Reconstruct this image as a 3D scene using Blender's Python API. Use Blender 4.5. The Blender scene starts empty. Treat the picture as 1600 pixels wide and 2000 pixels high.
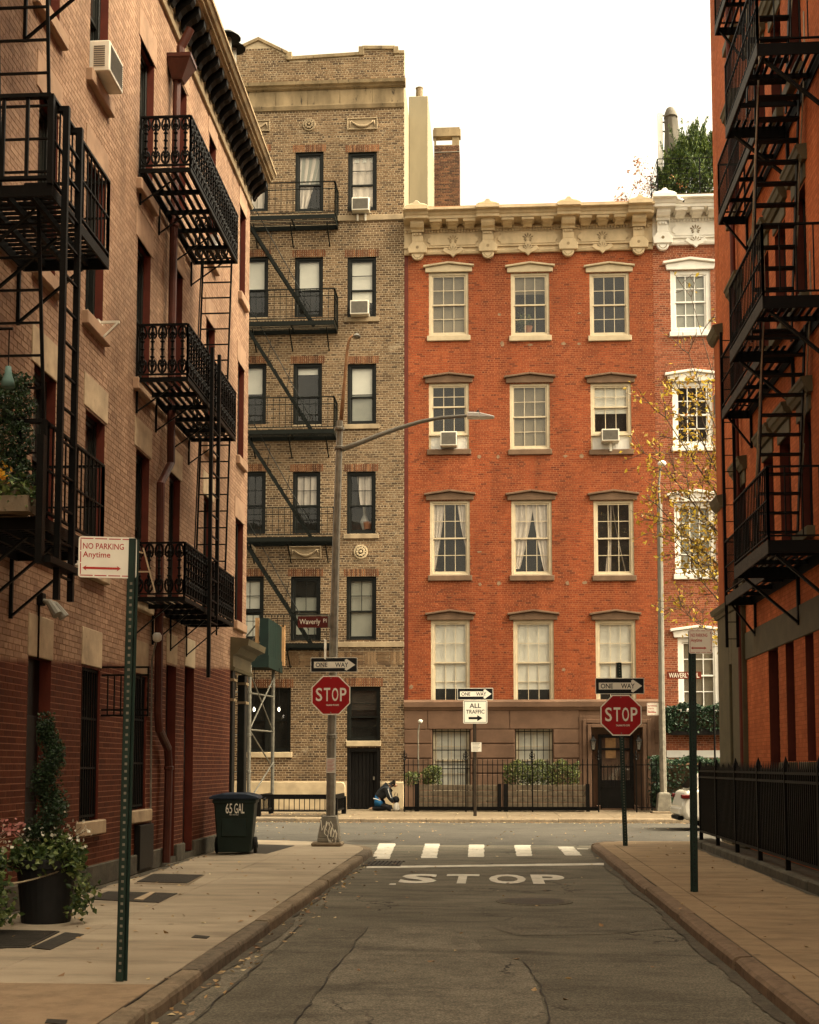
import bpy, bmesh, math, random
import numpy as np
from mathutils import Vector, Matrix

scene = bpy.context.scene
col = scene.collection
RND = random.Random(11)
rad = math.radians

# ------------------------------------------------------------------ camera
FPX = 2500.0                       # focal length in units of a 2000-high picture
YAW, PITCH, EYE = rad(3.66), rad(4.5), 1.5
HORIZON = 1495.0
SHIFT = HORIZON - 1000.0 - FPX * math.tan(PITCH)
cam_d = bpy.data.cameras.new('camera')
cam_d.sensor_fit = 'VERTICAL'
cam_d.sensor_height = 36.0
cam_d.lens = 36.0 * FPX / 2000.0
cam_d.shift_y = SHIFT / 2000.0
cam_d.clip_end = 2000.0
cam = bpy.data.objects.new('camera', cam_d)
cam.location = (0, 0, EYE)
cam.rotation_euler = (math.pi / 2 + PITCH, 0, YAW)
col.objects.link(cam)
scene.camera = cam

# ------------------------------------------------------------------ daylight, overcast
SUN_EL, SUN_AZ = rad(50), rad(98)            # azimuth clockwise from +Y: over the roofs on the right
world = bpy.data.worlds.new('World')
scene.world = world
world.use_nodes = True
nt = world.node_tree
bg = nt.nodes['Background']
sky = nt.nodes.new('ShaderNodeTexSky')
sky.sky_type = 'NISHITA'
sky.sun_disc = False
sky.sun_elevation = SUN_EL
sky.sun_rotation = SUN_AZ
sky.air_density = 1.0
sky.dust_density = 10.0
sky.ozone_density = 1.0
hs = nt.nodes.new('ShaderNodeHueSaturation')
hs.inputs['Saturation'].default_value = 0.12
tint = nt.nodes.new('ShaderNodeMix')
tint.data_type = 'RGBA'
tint.blend_type = 'MULTIPLY'
tint.inputs[0].default_value = 1.0
tint.inputs[7].default_value = (1.10, 0.98, 0.74, 1)
nt.links.new(sky.outputs[0], hs.inputs['Color'])
nt.links.new(hs.outputs[0], tint.inputs[6])
nt.links.new(tint.outputs[2], bg.inputs[0])
bg.inputs[1].default_value = 0.15
sun_d = bpy.data.lights.new('sun', 'SUN')
sun_d.energy = 0.75
sun_d.angle = rad(25)
sun_d.color = (1.0, 0.86, 0.62)
sun = bpy.data.objects.new('sun', sun_d)
sdir = Vector((math.sin(SUN_AZ) * math.cos(SUN_EL), math.cos(SUN_AZ) * math.cos(SUN_EL), math.sin(SUN_EL)))
sun.rotation_euler = sdir.to_track_quat('Z', 'Y').to_euler()
sun.location = sdir * 60
col.objects.link(sun)
scene.view_settings.view_transform = 'Standard'
scene.view_settings.look = 'None'
scene.view_settings.gamma = 1.0
scene.view_settings.exposure = 2.0
scene.cycles.max_bounces = 6
scene.cycles.transparent_max_bounces = 24

# ------------------------------------------------------------------ survey: from a picture bearing to a point on a real plane
_f = np.array([-math.sin(YAW) * math.cos(PITCH), math.cos(YAW) * math.cos(PITCH), math.sin(PITCH)])
_r = np.array([math.cos(YAW), math.sin(YAW), 0.0])
_u = np.cross(_r, _f)
_c = np.array([0.0, 0.0, EYE])
def sv(px, py, axis, val):
    d = _f + _r * (px - 800) / FPX - _u * (py - (1000 + SHIFT)) / FPX
    return _c + d * ((val - _c[axis]) / d[axis])
XL, XR, YF = -4.95, 4.65, 44.0     # the left wall, the right wall, the facades across the street
def LW(px, py, x=XL):
    p = sv(px, py, 0, x); return p[1], p[2]
def FA(px, py, y=YF):
    p = sv(px, py, 1, y); return p[0], p[2]
def RW(px, py, x=XR):
    p = sv(px, py, 0, x); return p[1], p[2]
def GR(px, py, z=0.0):
    p = sv(px, py, 2, z); return p[0], p[1]

# ------------------------------------------------------------------ materials
MATS = {}
def _new(name):
    m = bpy.data.materials.new(name); m.use_nodes = True
    MATS[name] = m
    return m, m.node_tree, m.node_tree.nodes['Principled BSDF']
def _pos(t, scale=(1, 1, 1)):
    g = t.nodes.new('ShaderNodeNewGeometry')
    mp = t.nodes.new('ShaderNodeMapping')
    mp.inputs['Scale'].default_value = scale
    t.links.new(g.outputs['Position'], mp.inputs[0])
    return mp.outputs[0]
def _noise(t, vec, scale, detail=4, rough=.6):
    n = t.nodes.new('ShaderNodeTexNoise')
    n.inputs['Scale'].default_value = scale
    n.inputs['Detail'].default_value = detail
    n.inputs['Roughness'].default_value = rough
    t.links.new(vec, n.inputs['Vector'])
    return n.outputs[0]
def _ramp(t, fac, stops, interp='LINEAR'):
    r = t.nodes.new('ShaderNodeValToRGB')
    r.color_ramp.interpolation = interp
    e = r.color_ramp.elements
    while len(e) < len(stops): e.new(.5)
    for k, (p, c) in enumerate(stops):
        e[k].position = p
        e[k].color = (*c, 1) if len(c) == 3 else c
    t.links.new(fac, r.inputs[0])
    return r.outputs[0]
def _mix(t, fac, a, b, mode='MIX'):
    m = t.nodes.new('ShaderNodeMix'); m.data_type = 'RGBA'; m.blend_type = mode
    for s, v in ((0, fac), (6, a), (7, b)):
        if isinstance(v, (int, float)): m.inputs[s].default_value = v
        elif isinstance(v, tuple): m.inputs[s].default_value = (*v, 1)
        else: t.links.new(v, m.inputs[s])
    return m.outputs[2]
def _math(t, op, a, b=0.0):
    m = t.nodes.new('ShaderNodeMath'); m.operation = op
    for s, v in ((0, a), (1, b)):
        if isinstance(v, (int, float)): m.inputs[s].default_value = v
        else: t.links.new(v, m.inputs[s])
    return m.outputs[0]
def _bump(t, b, h, dist=.01, strength=.5):
    n = t.nodes.new('ShaderNodeBump')
    n.inputs['Distance'].default_value = dist
    n.inputs['Strength'].default_value = strength
    t.links.new(h, n.inputs['Height'])
    t.links.new(n.outputs[0], b.inputs['Normal'])
def g(v): return (v, v, v)
def mat(name, c, rough=.6, var=.25, scale=5., bump=.3, bscale=60., metal=0., spec=.22, wear=None, wamt=.6, streak=1.0, bdist=.006):
    """plain surface: slow colour drift, optional worn patches, fine relief"""
    m, t, b = _new(name)
    p = _pos(t, (1, 1, streak))
    n = _noise(t, p, scale)
    cc = _mix(t, 1.0, _ramp(t, n, [(.3, g(1 - var)), (.7, g(1 + var))]), c, 'MULTIPLY')
    if wear:
        w = _noise(t, p, scale * 3.1, 6, .7)
        cc = _mix(t, _ramp(t, w, [(wamt, g(0)), (wamt + .06, g(1))]), cc, wear)
    t.links.new(cc, b.inputs['Base Color'])
    b.inputs['Roughness'].default_value = rough
    b.inputs['Metallic'].default_value = metal
    b.inputs['Specular IOR Level'].default_value = spec
    if bump: _bump(t, b, _noise(t, _pos(t), bscale, 3), bdist, bump)
    return m
def brickmat(name, stops, stain=(.72, 1.12), rough=.8, spec=.25, low=None, line=None, bump=.35, pale=None, palefac=.66, streak=.35, scale=.9):
    """each brick takes its own tone; slow stains over the wall; optional second paint below a line z = a + b*y"""
    m, t, b = _new(name)
    a = t.nodes.new('ShaderNodeAttribute'); a.attribute_name = 'tone'
    cc = _ramp(t, a.outputs['Fac'], stops)
    if low:
        c2 = _ramp(t, a.outputs['Fac'], low)
        s = t.nodes.new('ShaderNodeSeparateXYZ'); t.links.new(_pos(t), s.inputs[0])
        lim = _math(t, 'ADD', line[0], _math(t, 'MULTIPLY', s.outputs[1], line[1]))
        d = _math(t, 'SUBTRACT', s.outputs[2], lim)
        cc = _mix(t, _ramp(t, _math(t, 'ADD', _math(t, 'MULTIPLY', d, 14.0), .5), [(0, g(0)), (1, g(1))]), c2, cc)
    p = _pos(t, (1, 1, streak))
    cc = _mix(t, 1.0, cc, _ramp(t, _noise(t, p, scale, 5, .65), [(.28, g(stain[0])), (.72, g(stain[1]))]), 'MULTIPLY')
    cc = _mix(t, 1.0, cc, _ramp(t, _noise(t, _pos(t, (2.6, 2.6, .14)), 1.0, 5, .7), [(.30, g(.80)), (.5, g(1)), (.75, g(1.06))]), 'MULTIPLY')
    fine = _noise(t, _pos(t), 22, 3)
    cc = _mix(t, 1.0, cc, _ramp(t, fine, [(.3, g(.86)), (.7, g(1.12))]), 'MULTIPLY')
    if pale:
        w = _noise(t, _pos(t), 1.7, 6, .72)
        cc = _mix(t, _ramp(t, w, [(palefac, g(0)), (palefac + .1, g(.55))]), cc, pale)
    t.links.new(cc, b.inputs['Base Color'])
    b.inputs['Roughness'].default_value = rough
    b.inputs['Specular IOR Level'].default_value = spec
    _bump(t, b, _noise(t, _pos(t), 90, 3), .005, bump)
    return m
def glassmat(name, tintc=(.97, .98, .97), haze=.035, ior=1.6, dirt=(.35, .33, .28)):
    m, t, b = _new(name)
    out = t.nodes['Material Output']
    tr = t.nodes.new('ShaderNodeBsdfTransparent'); tr.inputs[0].default_value = (*tintc, 1)
    gl = t.nodes.new('ShaderNodeBsdfGlossy'); gl.inputs['Roughness'].default_value = .02
    lw_ = t.nodes.new('ShaderNodeLayerWeight'); lw_.inputs['Blend'].default_value = .5
    fr = _math(t, 'ADD', .052, _math(t, 'MULTIPLY', .85, _math(t, 'POWER', lw_.outputs['Facing'], 5.0)))
    bm = t.nodes.new('ShaderNodeBump'); bm.inputs['Strength'].default_value = .12; bm.inputs['Distance'].default_value = .02
    t.links.new(_noise(t, _pos(t), 1.6, 2), bm.inputs['Height'])
    t.links.new(bm.outputs[0], gl.inputs['Normal'])
    mx = t.nodes.new('ShaderNodeMixShader')
    t.links.new(fr, mx.inputs[0]); t.links.new(tr.outputs[0], mx.inputs[1]); t.links.new(gl.outputs[0], mx.inputs[2])
    df = t.nodes.new('ShaderNodeBsdfDiffuse'); df.inputs[0].default_value = (*dirt, 1)
    m2 = t.nodes.new('ShaderNodeMixShader')
    t.links.new(_ramp(t, _noise(t, _pos(t), 2.5, 4), [(.3, g(haze * .5)), (.8, g(haze * 1.8))]), m2.inputs[0])
    t.links.new(mx.outputs[0], m2.inputs[1]); t.links.new(df.outputs[0], m2.inputs[2])
    t.links.new(m2.outputs[0], out.inputs[0])
    return m
def leafmat(name, stops, rough=.55, trans=.25):
    m, t, b = _new(name)
    a = t.nodes.new('ShaderNodeAttribute'); a.attribute_name = 'tone'
    c = _ramp(t, a.outputs['Fac'], stops)
    t.links.new(c, b.inputs['Base Color'])
    b.inputs['Roughness'].default_value = rough
    tl = t.nodes.new('ShaderNodeBsdfTranslucent')
    t.links.new(c, tl.inputs[0])
    mx = t.nodes.new('ShaderNodeMixShader'); mx.inputs[0].default_value = trans
    t.links.new(b.outputs[0], mx.inputs[1]); t.links.new(tl.outputs[0], mx.inputs[2])
    t.links.new(mx.outputs[0], t.nodes['Material Output'].inputs[0])
    return m

PAINT_LINE = (1.72, .0675)         # where the dark red paint of the ground floor stops on the left wall
brickmat('painted brick', [(0, (.275, .165, .105)), (.5, (.335, .205, .130)), (1, (.395, .250, .160))],
         stain=(.70, 1.15), rough=.7, spec=.12, low=[(0, (.074, .019, .009)), (.5, (.094, .024, .011)), (1, (.118, .032, .014))], line=PAINT_LINE)
brickmat('painted mortar', [(0, (.22, .12, .06)), (1, (.22, .12, .06))], stain=(.7, 1.1), rough=.8, spec=.1,
         low=[(0, (.36, .19, .115)), (1, (.36, .19, .115))], line=PAINT_LINE)
TAN = [(0, (.032, .020, .012)), (.25, (.082, .048, .025)), (.5, (.145, .087, .043)), (.75, (.200, .125, .064)), (1, (.255, .165, .090))]
brickmat('tan brick', TAN, stain=(.68, 1.18), pale=(.40, .32, .215), palefac=.60)
mat('pale mortar', (.44, .35, .23), .9, .25, 1.3, .4, 120, streak=.4)
brickmat('red brick', [(0, (.14, .031, .011)), (.3, (.225, .046, .0135)), (.7, (.275, .058, .016)), (1, (.325, .078, .023))],
         stain=(.62, 1.18), pale=(.36, .18, .10), palefac=.70, streak=.22, scale=1.1)
mat('red mortar', (.36, .155, .072), .9, .25, 1.2, .4, 120, streak=.4)
brickmat('old brick', [(0, (.17, .046, .020)), (.5, (.28, .072, .029)), (1, (.37, .110, .048))], stain=(.78, 1.1))
mat('old mortar', (.42, .24, .145), .9, .2, 1.2, .4, 120)
brickmat('orange painted brick', [(0, (.47, .120, .038)), (.5, (.54, .142, .046)), (1, (.60, .168, .056))], stain=(.72, 1.12), rough=.75, spec=.12)
brickmat('orange mortar', [(0, (.40, .105, .036)), (1, (.40, .105, .036))], stain=(.7, 1.1), spec=.1)
brickmat('soldier brick', [(0, (.085, .032, .014)), (.5, (.17, .062, .026)), (1, (.25, .115, .05))], stain=(.85, 1.1))
brickmat('sooty brick', [(0, (.05, .025, .016)), (.5, (.11, .048, .026)), (1, (.19, .085, .042))], stain=(.7, 1.1))
mat('jamb red', (.105, .020, .010), .6, .2, 4)
mat('limestone', (.31, .235, .145), .85, .3, 2.2, .4, 50, wear=(.16, .12, .075), wamt=.66, streak=.35)
mat('sooty stone', (.25, .185, .105), .85, .4, 2.0, .4, 50, wear=(.055, .042, .028), wamt=.60, streak=.3)
mat('cream stone', (.46, .36, .225), .8, .2, 2.2, .3, 50)
mat('cream render', (.25, .21, .135), .85, .15, 1.2, .3, 30, streak=.3, wear=(.40, .32, .2), wamt=.68)
mat('brownstone', (.130, .074, .045), .85, .22, 1.6, .5, 70, wear=(.088, .050, .032), wamt=.64)
mat('brown stone trim', (.150, .092, .056), .8, .2, 3, .4, 60)
mat('buff paint', (.50, .385, .235), .6, .18, 3, .3, 60, wear=(.27, .19, .11), wamt=.68, streak=.5)
mat('chipped cream paint', (.46, .37, .24), .6, .12, 4, .3, 50, wear=(.33, .23, .14), wamt=.70)
mat('sash cream', (.53, .44, .30), .55, .1, 4, .15, 50)
mat('white paint', (.78, .74, .66), .5, .08, 3, .2, 40, wear=(.55, .49, .38), wamt=.72)
mat('bright white', (.80, .77, .70), .45, .06, 3, .1)
mat('salmon stone', (.32, .20, .125), .75, .25, 2.5, .4, 60, wear=(.2, .12, .075), wamt=.68)
mat('pale stone', (.40, .30, .19), .8, .28, 3, .4, 60, wear=(.24, .17, .105), wamt=.64)
mat('olive paint', (.090, .073, .038), .6, .2, 3, .3, 60)
mat('black iron', (.0045, .004, .0034), .5, .35, 6, .35, 90, spec=.09, wear=(.030, .016, .010), wamt=.66)
mat('worn iron', (.030, .023, .016), .6, .45, 9, .5, 90, wear=(.13, .10, .07), wamt=.60)
mat('green black iron', (.0070, .0082, .0062), .55, .3, 6, .3, 90, spec=.1)
mat('bare rail', (.30, .25, .18), .4, .3, 9, .3, 90, metal=.4)
mat('frame black green', (.0075, .0078, .0055), .5, .25, 6, .2)
mat('dark door', (.006, .005, .0042), .45, .25, 5, .2)
mat('interior', (.030, .025, .018), .9, .2, 2, 0)
mat('room wall', (.17, .14, .095), .9, .2, .8, 0)
mat('blind', (.60, .57, .49), .8, .06, 2, .1)
mat('grey blind', (.25, .245, .20), .8, .1, 2, .1)
mat('curtain', (.48, .41, .34), .85, .12, 3, .2)
mat('galvanised', (.20, .18, .14), .5, .3, 7, .3, 70, metal=.25, wear=(.20, .15, .095), wamt=.64)
mat('rusty pole', (.30, .16, .075), .65, .35, 9, .4, 80)
mat('lamp grey', (.22, .205, .165), .5, .15, 4, .15)
mat('sign green post', (.013, .028, .020), .45, .3, 6, .2)
mat('post brown', (.035, .024, .015), .55, .3, 6, .2)
mat('sign white', (.82, .77, .64), .4, .05, 6, .05)
mat('sign black', (.008, .008, .008), .4, .1, 6, 0)
mat('stop red', (.33, .006, .008), .38, .08, 5, .05)
mat('sign red', (.42, .025, .015), .4, .05, 6, 0)
mat('maroon', (.10, .014, .010), .4, .15, 5, 0)
mat('street sign brown', (.16, .030, .014), .4, .15, 5, 0)
mat('paper', (.66, .60, .50), .8, .08, 9, .1)
mat('bin green', (.010, .019, .014), .5, .25, 5, .2)
mat('bin lid', (.016, .026, .045), .45, .2, 5, .15)
mat('rubber', (.010, .010, .009), .8, .2, 5, .1)
mat('pot black', (.012, .0115, .011), .55, .3, 5, .25)
mat('chain metal', (.26, .20, .12), .35, .2, 9, 0, metal=.8)
mat('ac white', (.66, .61, .50), .45, .1, 5, .1)
mat('ac grille', (.14, .125, .10), .6, .15, 8, .1)
mat('downspout', (.060, .017, .010), .45, .25, 4, .2)
mat('scaffold steel', (.095, .088, .070), .5, .35, 7, .3, 70, metal=.2, wear=(.16, .10, .06), wamt=.68)
mat('patch mortar', (.25, .155, .09), .85, .3, 9, .4, 60)
mat('shed green', (.0026, .0095, .0065), .6, .3, 3, .3)
mat('shed wood', (.30, .17, .075), .75, .25, 5, .4)
mat('plank grey', (.15, .115, .075), .85, .35, 4, .5, 60, wear=(.05, .05, .025), wamt=.6)
mat('roof tar', (.03, .028, .024), .8, .3, 3, .3)
mat('umbrella cloth', (.13, .115, .09), .8, .15, 3, .2)
mat('bark', (.09, .062, .04), .85, .3, 9, .6, 60)
mat('car white', (.72, .68, .58), .22, .03, 2, 0, spec=.6)
mat('car glass', (.012, .012, .012), .08, .05, 2, 0, spec=.6)
mat('car lamp', (.09, .008, .006), .2, .05, 2, 0)
mat('skin', (.36, .19, .115), .6, .08, 20, .1)
mat('hair', (.012, .009, .007), .6, .3, 30, .3)
mat('jacket', (.020, .023, .026), .45, .25, 12, .3, 40)
mat('blue cloth', (.010, .085, .20), .7, .2, 9, .2)
mat('black cloth', (.010, .010, .011), .75, .25, 9, .2)
mat('terracotta', (.34, .13, .055), .8, .2, 6, .2)
mat('verdigris', (.09, .16, .14), .6, .2, 6, .2)
glassmat('glass')
glassmat('dusty glass', haze=.16)
m, t, b = _new('bulb')
b.inputs['Emission Color'].default_value = (1, .86, .62, 1); b.inputs['Emission Strength'].default_value = 1.2
GREEN = [(0, (.010, .022, .008)), (.5, (.026, .055, .016)), (1, (.060, .105, .030))]
leafmat('box leaves', [(0, (.008, .018, .007)), (.6, (.018, .042, .013)), (1, (.045, .085, .028))])
leafmat('bedding leaves', [(0, (.016, .034, .008)), (.5, (.055, .095, .020)), (1, (.20, .24, .07))])
leafmat('ivy leaves', [(0, (.008, .020, .010)), (.6, (.020, .052, .022)), (1, (.055, .105, .045))])
leafmat('shrub leaves', [(0, (.022, .036, .008)), (.5, (.070, .095, .018)), (1, (.19, .20, .045))])
leafmat('roof shrub leaves', [(0, (.012, .030, .004)), (.45, (.042, .085, .010)), (1, (.16, .21, .03))])
leafmat('yellow leaves', [(0, (.20, .12, .015)), (.4, (.42, .28, .025)), (.8, (.55, .40, .04)), (1, (.36, .14, .03))], trans=.4)
leafmat('rust leaves', [(0, (.25, .08, .03)), (.6, (.42, .17, .07)), (1, (.5, .28, .12))], trans=.4)
leafmat('litter', [(0, (.18, .085, .03)), (.5, (.34, .20, .075)), (.85, (.46, .33, .15)), (1, (.60, .50, .30))], trans=0.)
leafmat('pink petals', [(0, (.55, .16, .13)), (1, (.7, .33, .28))], trans=.2)
leafmat('white petals', [(0, (.6, .56, .42)), (1, (.75, .72, .6))], trans=.2)
leafmat('yellow petals', [(0, (.6, .3, .02)), (1, (.75, .42, .04))], trans=.2)

def groundmat(name, c1, c2, sc, rough=.9, speck=.3, stain=.55, stretch=(1, 1, 1), crack=0):
    m, t, b = _new(name)
    p = _pos(t, stretch)
    big = _noise(t, p, sc, 6, .68)
    cc = _mix(t, _ramp(t, big, [(.34, g(0)), (.66, g(1))]), c1, c2)
    mid = _noise(t, p, sc * 4.7, 6, .7)
    cc = _mix(t, 1.0, cc, _ramp(t, mid, [(.30, g(stain)), (.55, g(1)), (.8, g(1.12))]), 'MULTIPLY')
    fine = _noise(t, _pos(t), 170, 2)
    cc = _mix(t, 1.0, cc, _ramp(t, fine, [(.32, g(1 - speck)), (.68, g(1 + speck))]), 'MULTIPLY')
    if 'asphalt' in name:
        cc = _mix(t, 1.0, cc, _ramp(t, _noise(t, _pos(t), 58, 2, .5), [(.36, g(.66)), (.52, g(1)), (.66, g(1.42))]), 'MULTIPLY')
        cc = _mix(t, 1.0, cc, _ramp(t, _noise(t, _pos(t, (.5, 1.6, 1)), 1.3, 5, .75), [(.33, g(.60)), (.47, g(1))]), 'MULTIPLY')
    if 'concrete' in name or 'asphalt' in name:
        v = t.nodes.new('ShaderNodeTexVoronoi'); v.inputs['Scale'].default_value = 2.6; v.inputs['Randomness'].default_value = 1
        t.links.new(_pos(t), v.inputs['Vector'])
        sp = _math(t, 'MULTIPLY', _ramp(t, v.outputs['Distance'], [(.065, g(.6)), (.085, g(0))]), _ramp(t, _noise(t, _pos(t), 1.1, 2), [(.44, g(0)), (.56, g(1))]))
        cc = _mix(t, sp, cc, (.03, .025, .018))
    if crack:
        v = t.nodes.new('ShaderNodeTexVoronoi'); v.feature = 'DISTANCE_TO_EDGE'; v.inputs['Scale'].default_value = crack
        wob = t.nodes.new('ShaderNodeTexNoise'); wob.inputs['Scale'].default_value = 2.2; wob.inputs['Detail'].default_value = 5
        pp = _pos(t); t.links.new(pp, wob.inputs['Vector'])
        va = t.nodes.new('ShaderNodeVectorMath'); va.operation = 'ADD'
        t.links.new(pp, va.inputs[0]); t.links.new(wob.outputs[1], va.inputs[1])
        t.links.new(va.outputs[0], v.inputs['Vector'])
        gate = _ramp(t, _noise(t, _pos(t), .45, 2), [(.52, g(0)), (.60, g(1))])
        ck = _math(t, 'MULTIPLY', _ramp(t, v.outputs['Distance'], [(.004, g(1)), (.011, g(0))]), gate)
        cc = _mix(t, ck, cc, (.018, .015, .011))
    t.links.new(cc, b.inputs['Base Color'])
    b.inputs['Roughness'].default_value = rough
    b.inputs['Specular IOR Level'].default_value = .3
    _bump(t, b, fine, .006, .5)
    return m
groundmat('asphalt', (.112, .098, .069), (.168, .147, .105), .6, speck=.42, stain=.55, stretch=(.4, 1, 1), crack=.5)
groundmat('asphalt pale', (.145, .126, .090), (.195, .170, .123), .8, speck=.45, stain=.6, crack=.5)
groundmat('asphalt dark', (.106, .092, .065), (.150, .131, .094), .8, speck=.35, stain=.7)
groundmat('asphalt shaded', (.050, .044, .034), (.072, .064, .049), .5, speck=.3, stain=.75)  # darker copy of the asphalt, with shade put into its colour
groundmat('tar', (.014, .012, .010), (.024, .020, .016), 2.0, rough=.6)
groundmat('concrete', (0.305, 0.243, 0.166), (0.409, 0.332, 0.231), .55, speck=.16, stain=.62, stretch=(.3, 1, 1))
groundmat('concrete brown', (.245, .168, .098), (.315, .222, .134), .8, speck=.16, stain=.66)
groundmat('concrete right', (0.239, 0.162, 0.090), (0.326, 0.229, 0.131), .6, speck=.14, stain=.62, stretch=(.5, 1, 1))
groundmat('concrete far', (.125, .092, .054), (.175, .132, .080), .6, speck=.12, stain=.75)
groundmat('kerb stone', (0.176, 0.132, 0.084), (0.270, 0.205, 0.132), 2.4, speck=.25, stain=.55)
groundmat('kerb stone dark', (.125, .098, .068), (.19, .150, .104), 2.4, speck=.25, stain=.5)
groundmat('kerb brown', (0.155, 0.103, 0.063), (0.216, 0.146, 0.092), 2.4, speck=.18, stain=.6)
groundmat('gutter dirt shade', (.070, .058, .040), (.115, .096, .067), 3.0, speck=.4)
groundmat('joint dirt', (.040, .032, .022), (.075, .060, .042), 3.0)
groundmat('soil', (.05, .035, .02), (.09, .065, .035), 3.0)
groundmat('plinth grey', (.065, .058, .042), (.11, .096, .068), 1.6, speck=.15)
groundmat('road paint', (.52, .48, .38), (.66, .61, .50), 2.5, rough=.7, speck=.18, stain=.74)
groundmat('iron cover', (.030, .026, .019), (.055, .046, .034), 5., rough=.6)
M = MATS

# ------------------------------------------------------------------ mesh building
class FR:
    """a wall's own frame: u along it, n out of it, z up"""
    def __init__(s, O=(0, 0, 0), U=(1, 0, 0), N=(0, -1, 0)):
        s.O, s.U, s.N = np.array(O, float), np.array(U, float), np.array(N, float)
    def p(s, u, n, z): return tuple(s.O + s.U * u + s.N * n + np.array((0, 0, z)))
    @property
    def mat(s): return Matrix(((s.U[0], s.N[0], 0, s.O[0]), (s.U[1], s.N[1], 0, s.O[1]), (0, 0, 1, s.O[2]), (0, 0, 0, 1)))
LEFT = FR((XL, 0, 0), (0, 1, 0), (1, 0, 0))
FAC = FR((0, YF, 0), (1, 0, 0), (0, -1, 0))
RIGHT = FR((XR, 0, 0), (0, -1, 0), (-1, 0, 0))
def front(x, y, z=0.0, rot=0.0):
    return FR((x, y, z), (math.cos(rot), math.sin(rot), 0), (math.sin(rot), -math.cos(rot), 0))

_TXT = {}
def text_geo(s, bold=0.0):
    k = (s, bold)
    if k not in _TXT:
        c = bpy.data.curves.new('lettering', 'FONT'); c.body = s; c.offset = bold; c.resolution_u = 3
        c.align_x = 'LEFT'
        o = bpy.data.objects.new('lettering', c); col.objects.link(o)
        me = bpy.data.meshes.new_from_object(o.evaluated_get(bpy.context.evaluated_depsgraph_get()))
        v = np.array([tuple(x.co) for x in me.vertices]); f = [tuple(p.vertices) for p in me.polygons]
        bpy.data.objects.remove(o); bpy.data.curves.remove(c); bpy.data.meshes.remove(me)
        lo, hi = v[:, :2].min(0), v[:, :2].max(0)
        _TXT[k] = ((v[:, :2] - (lo + hi) / 2) / (hi - lo), f)
    return _TXT[k]

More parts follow.
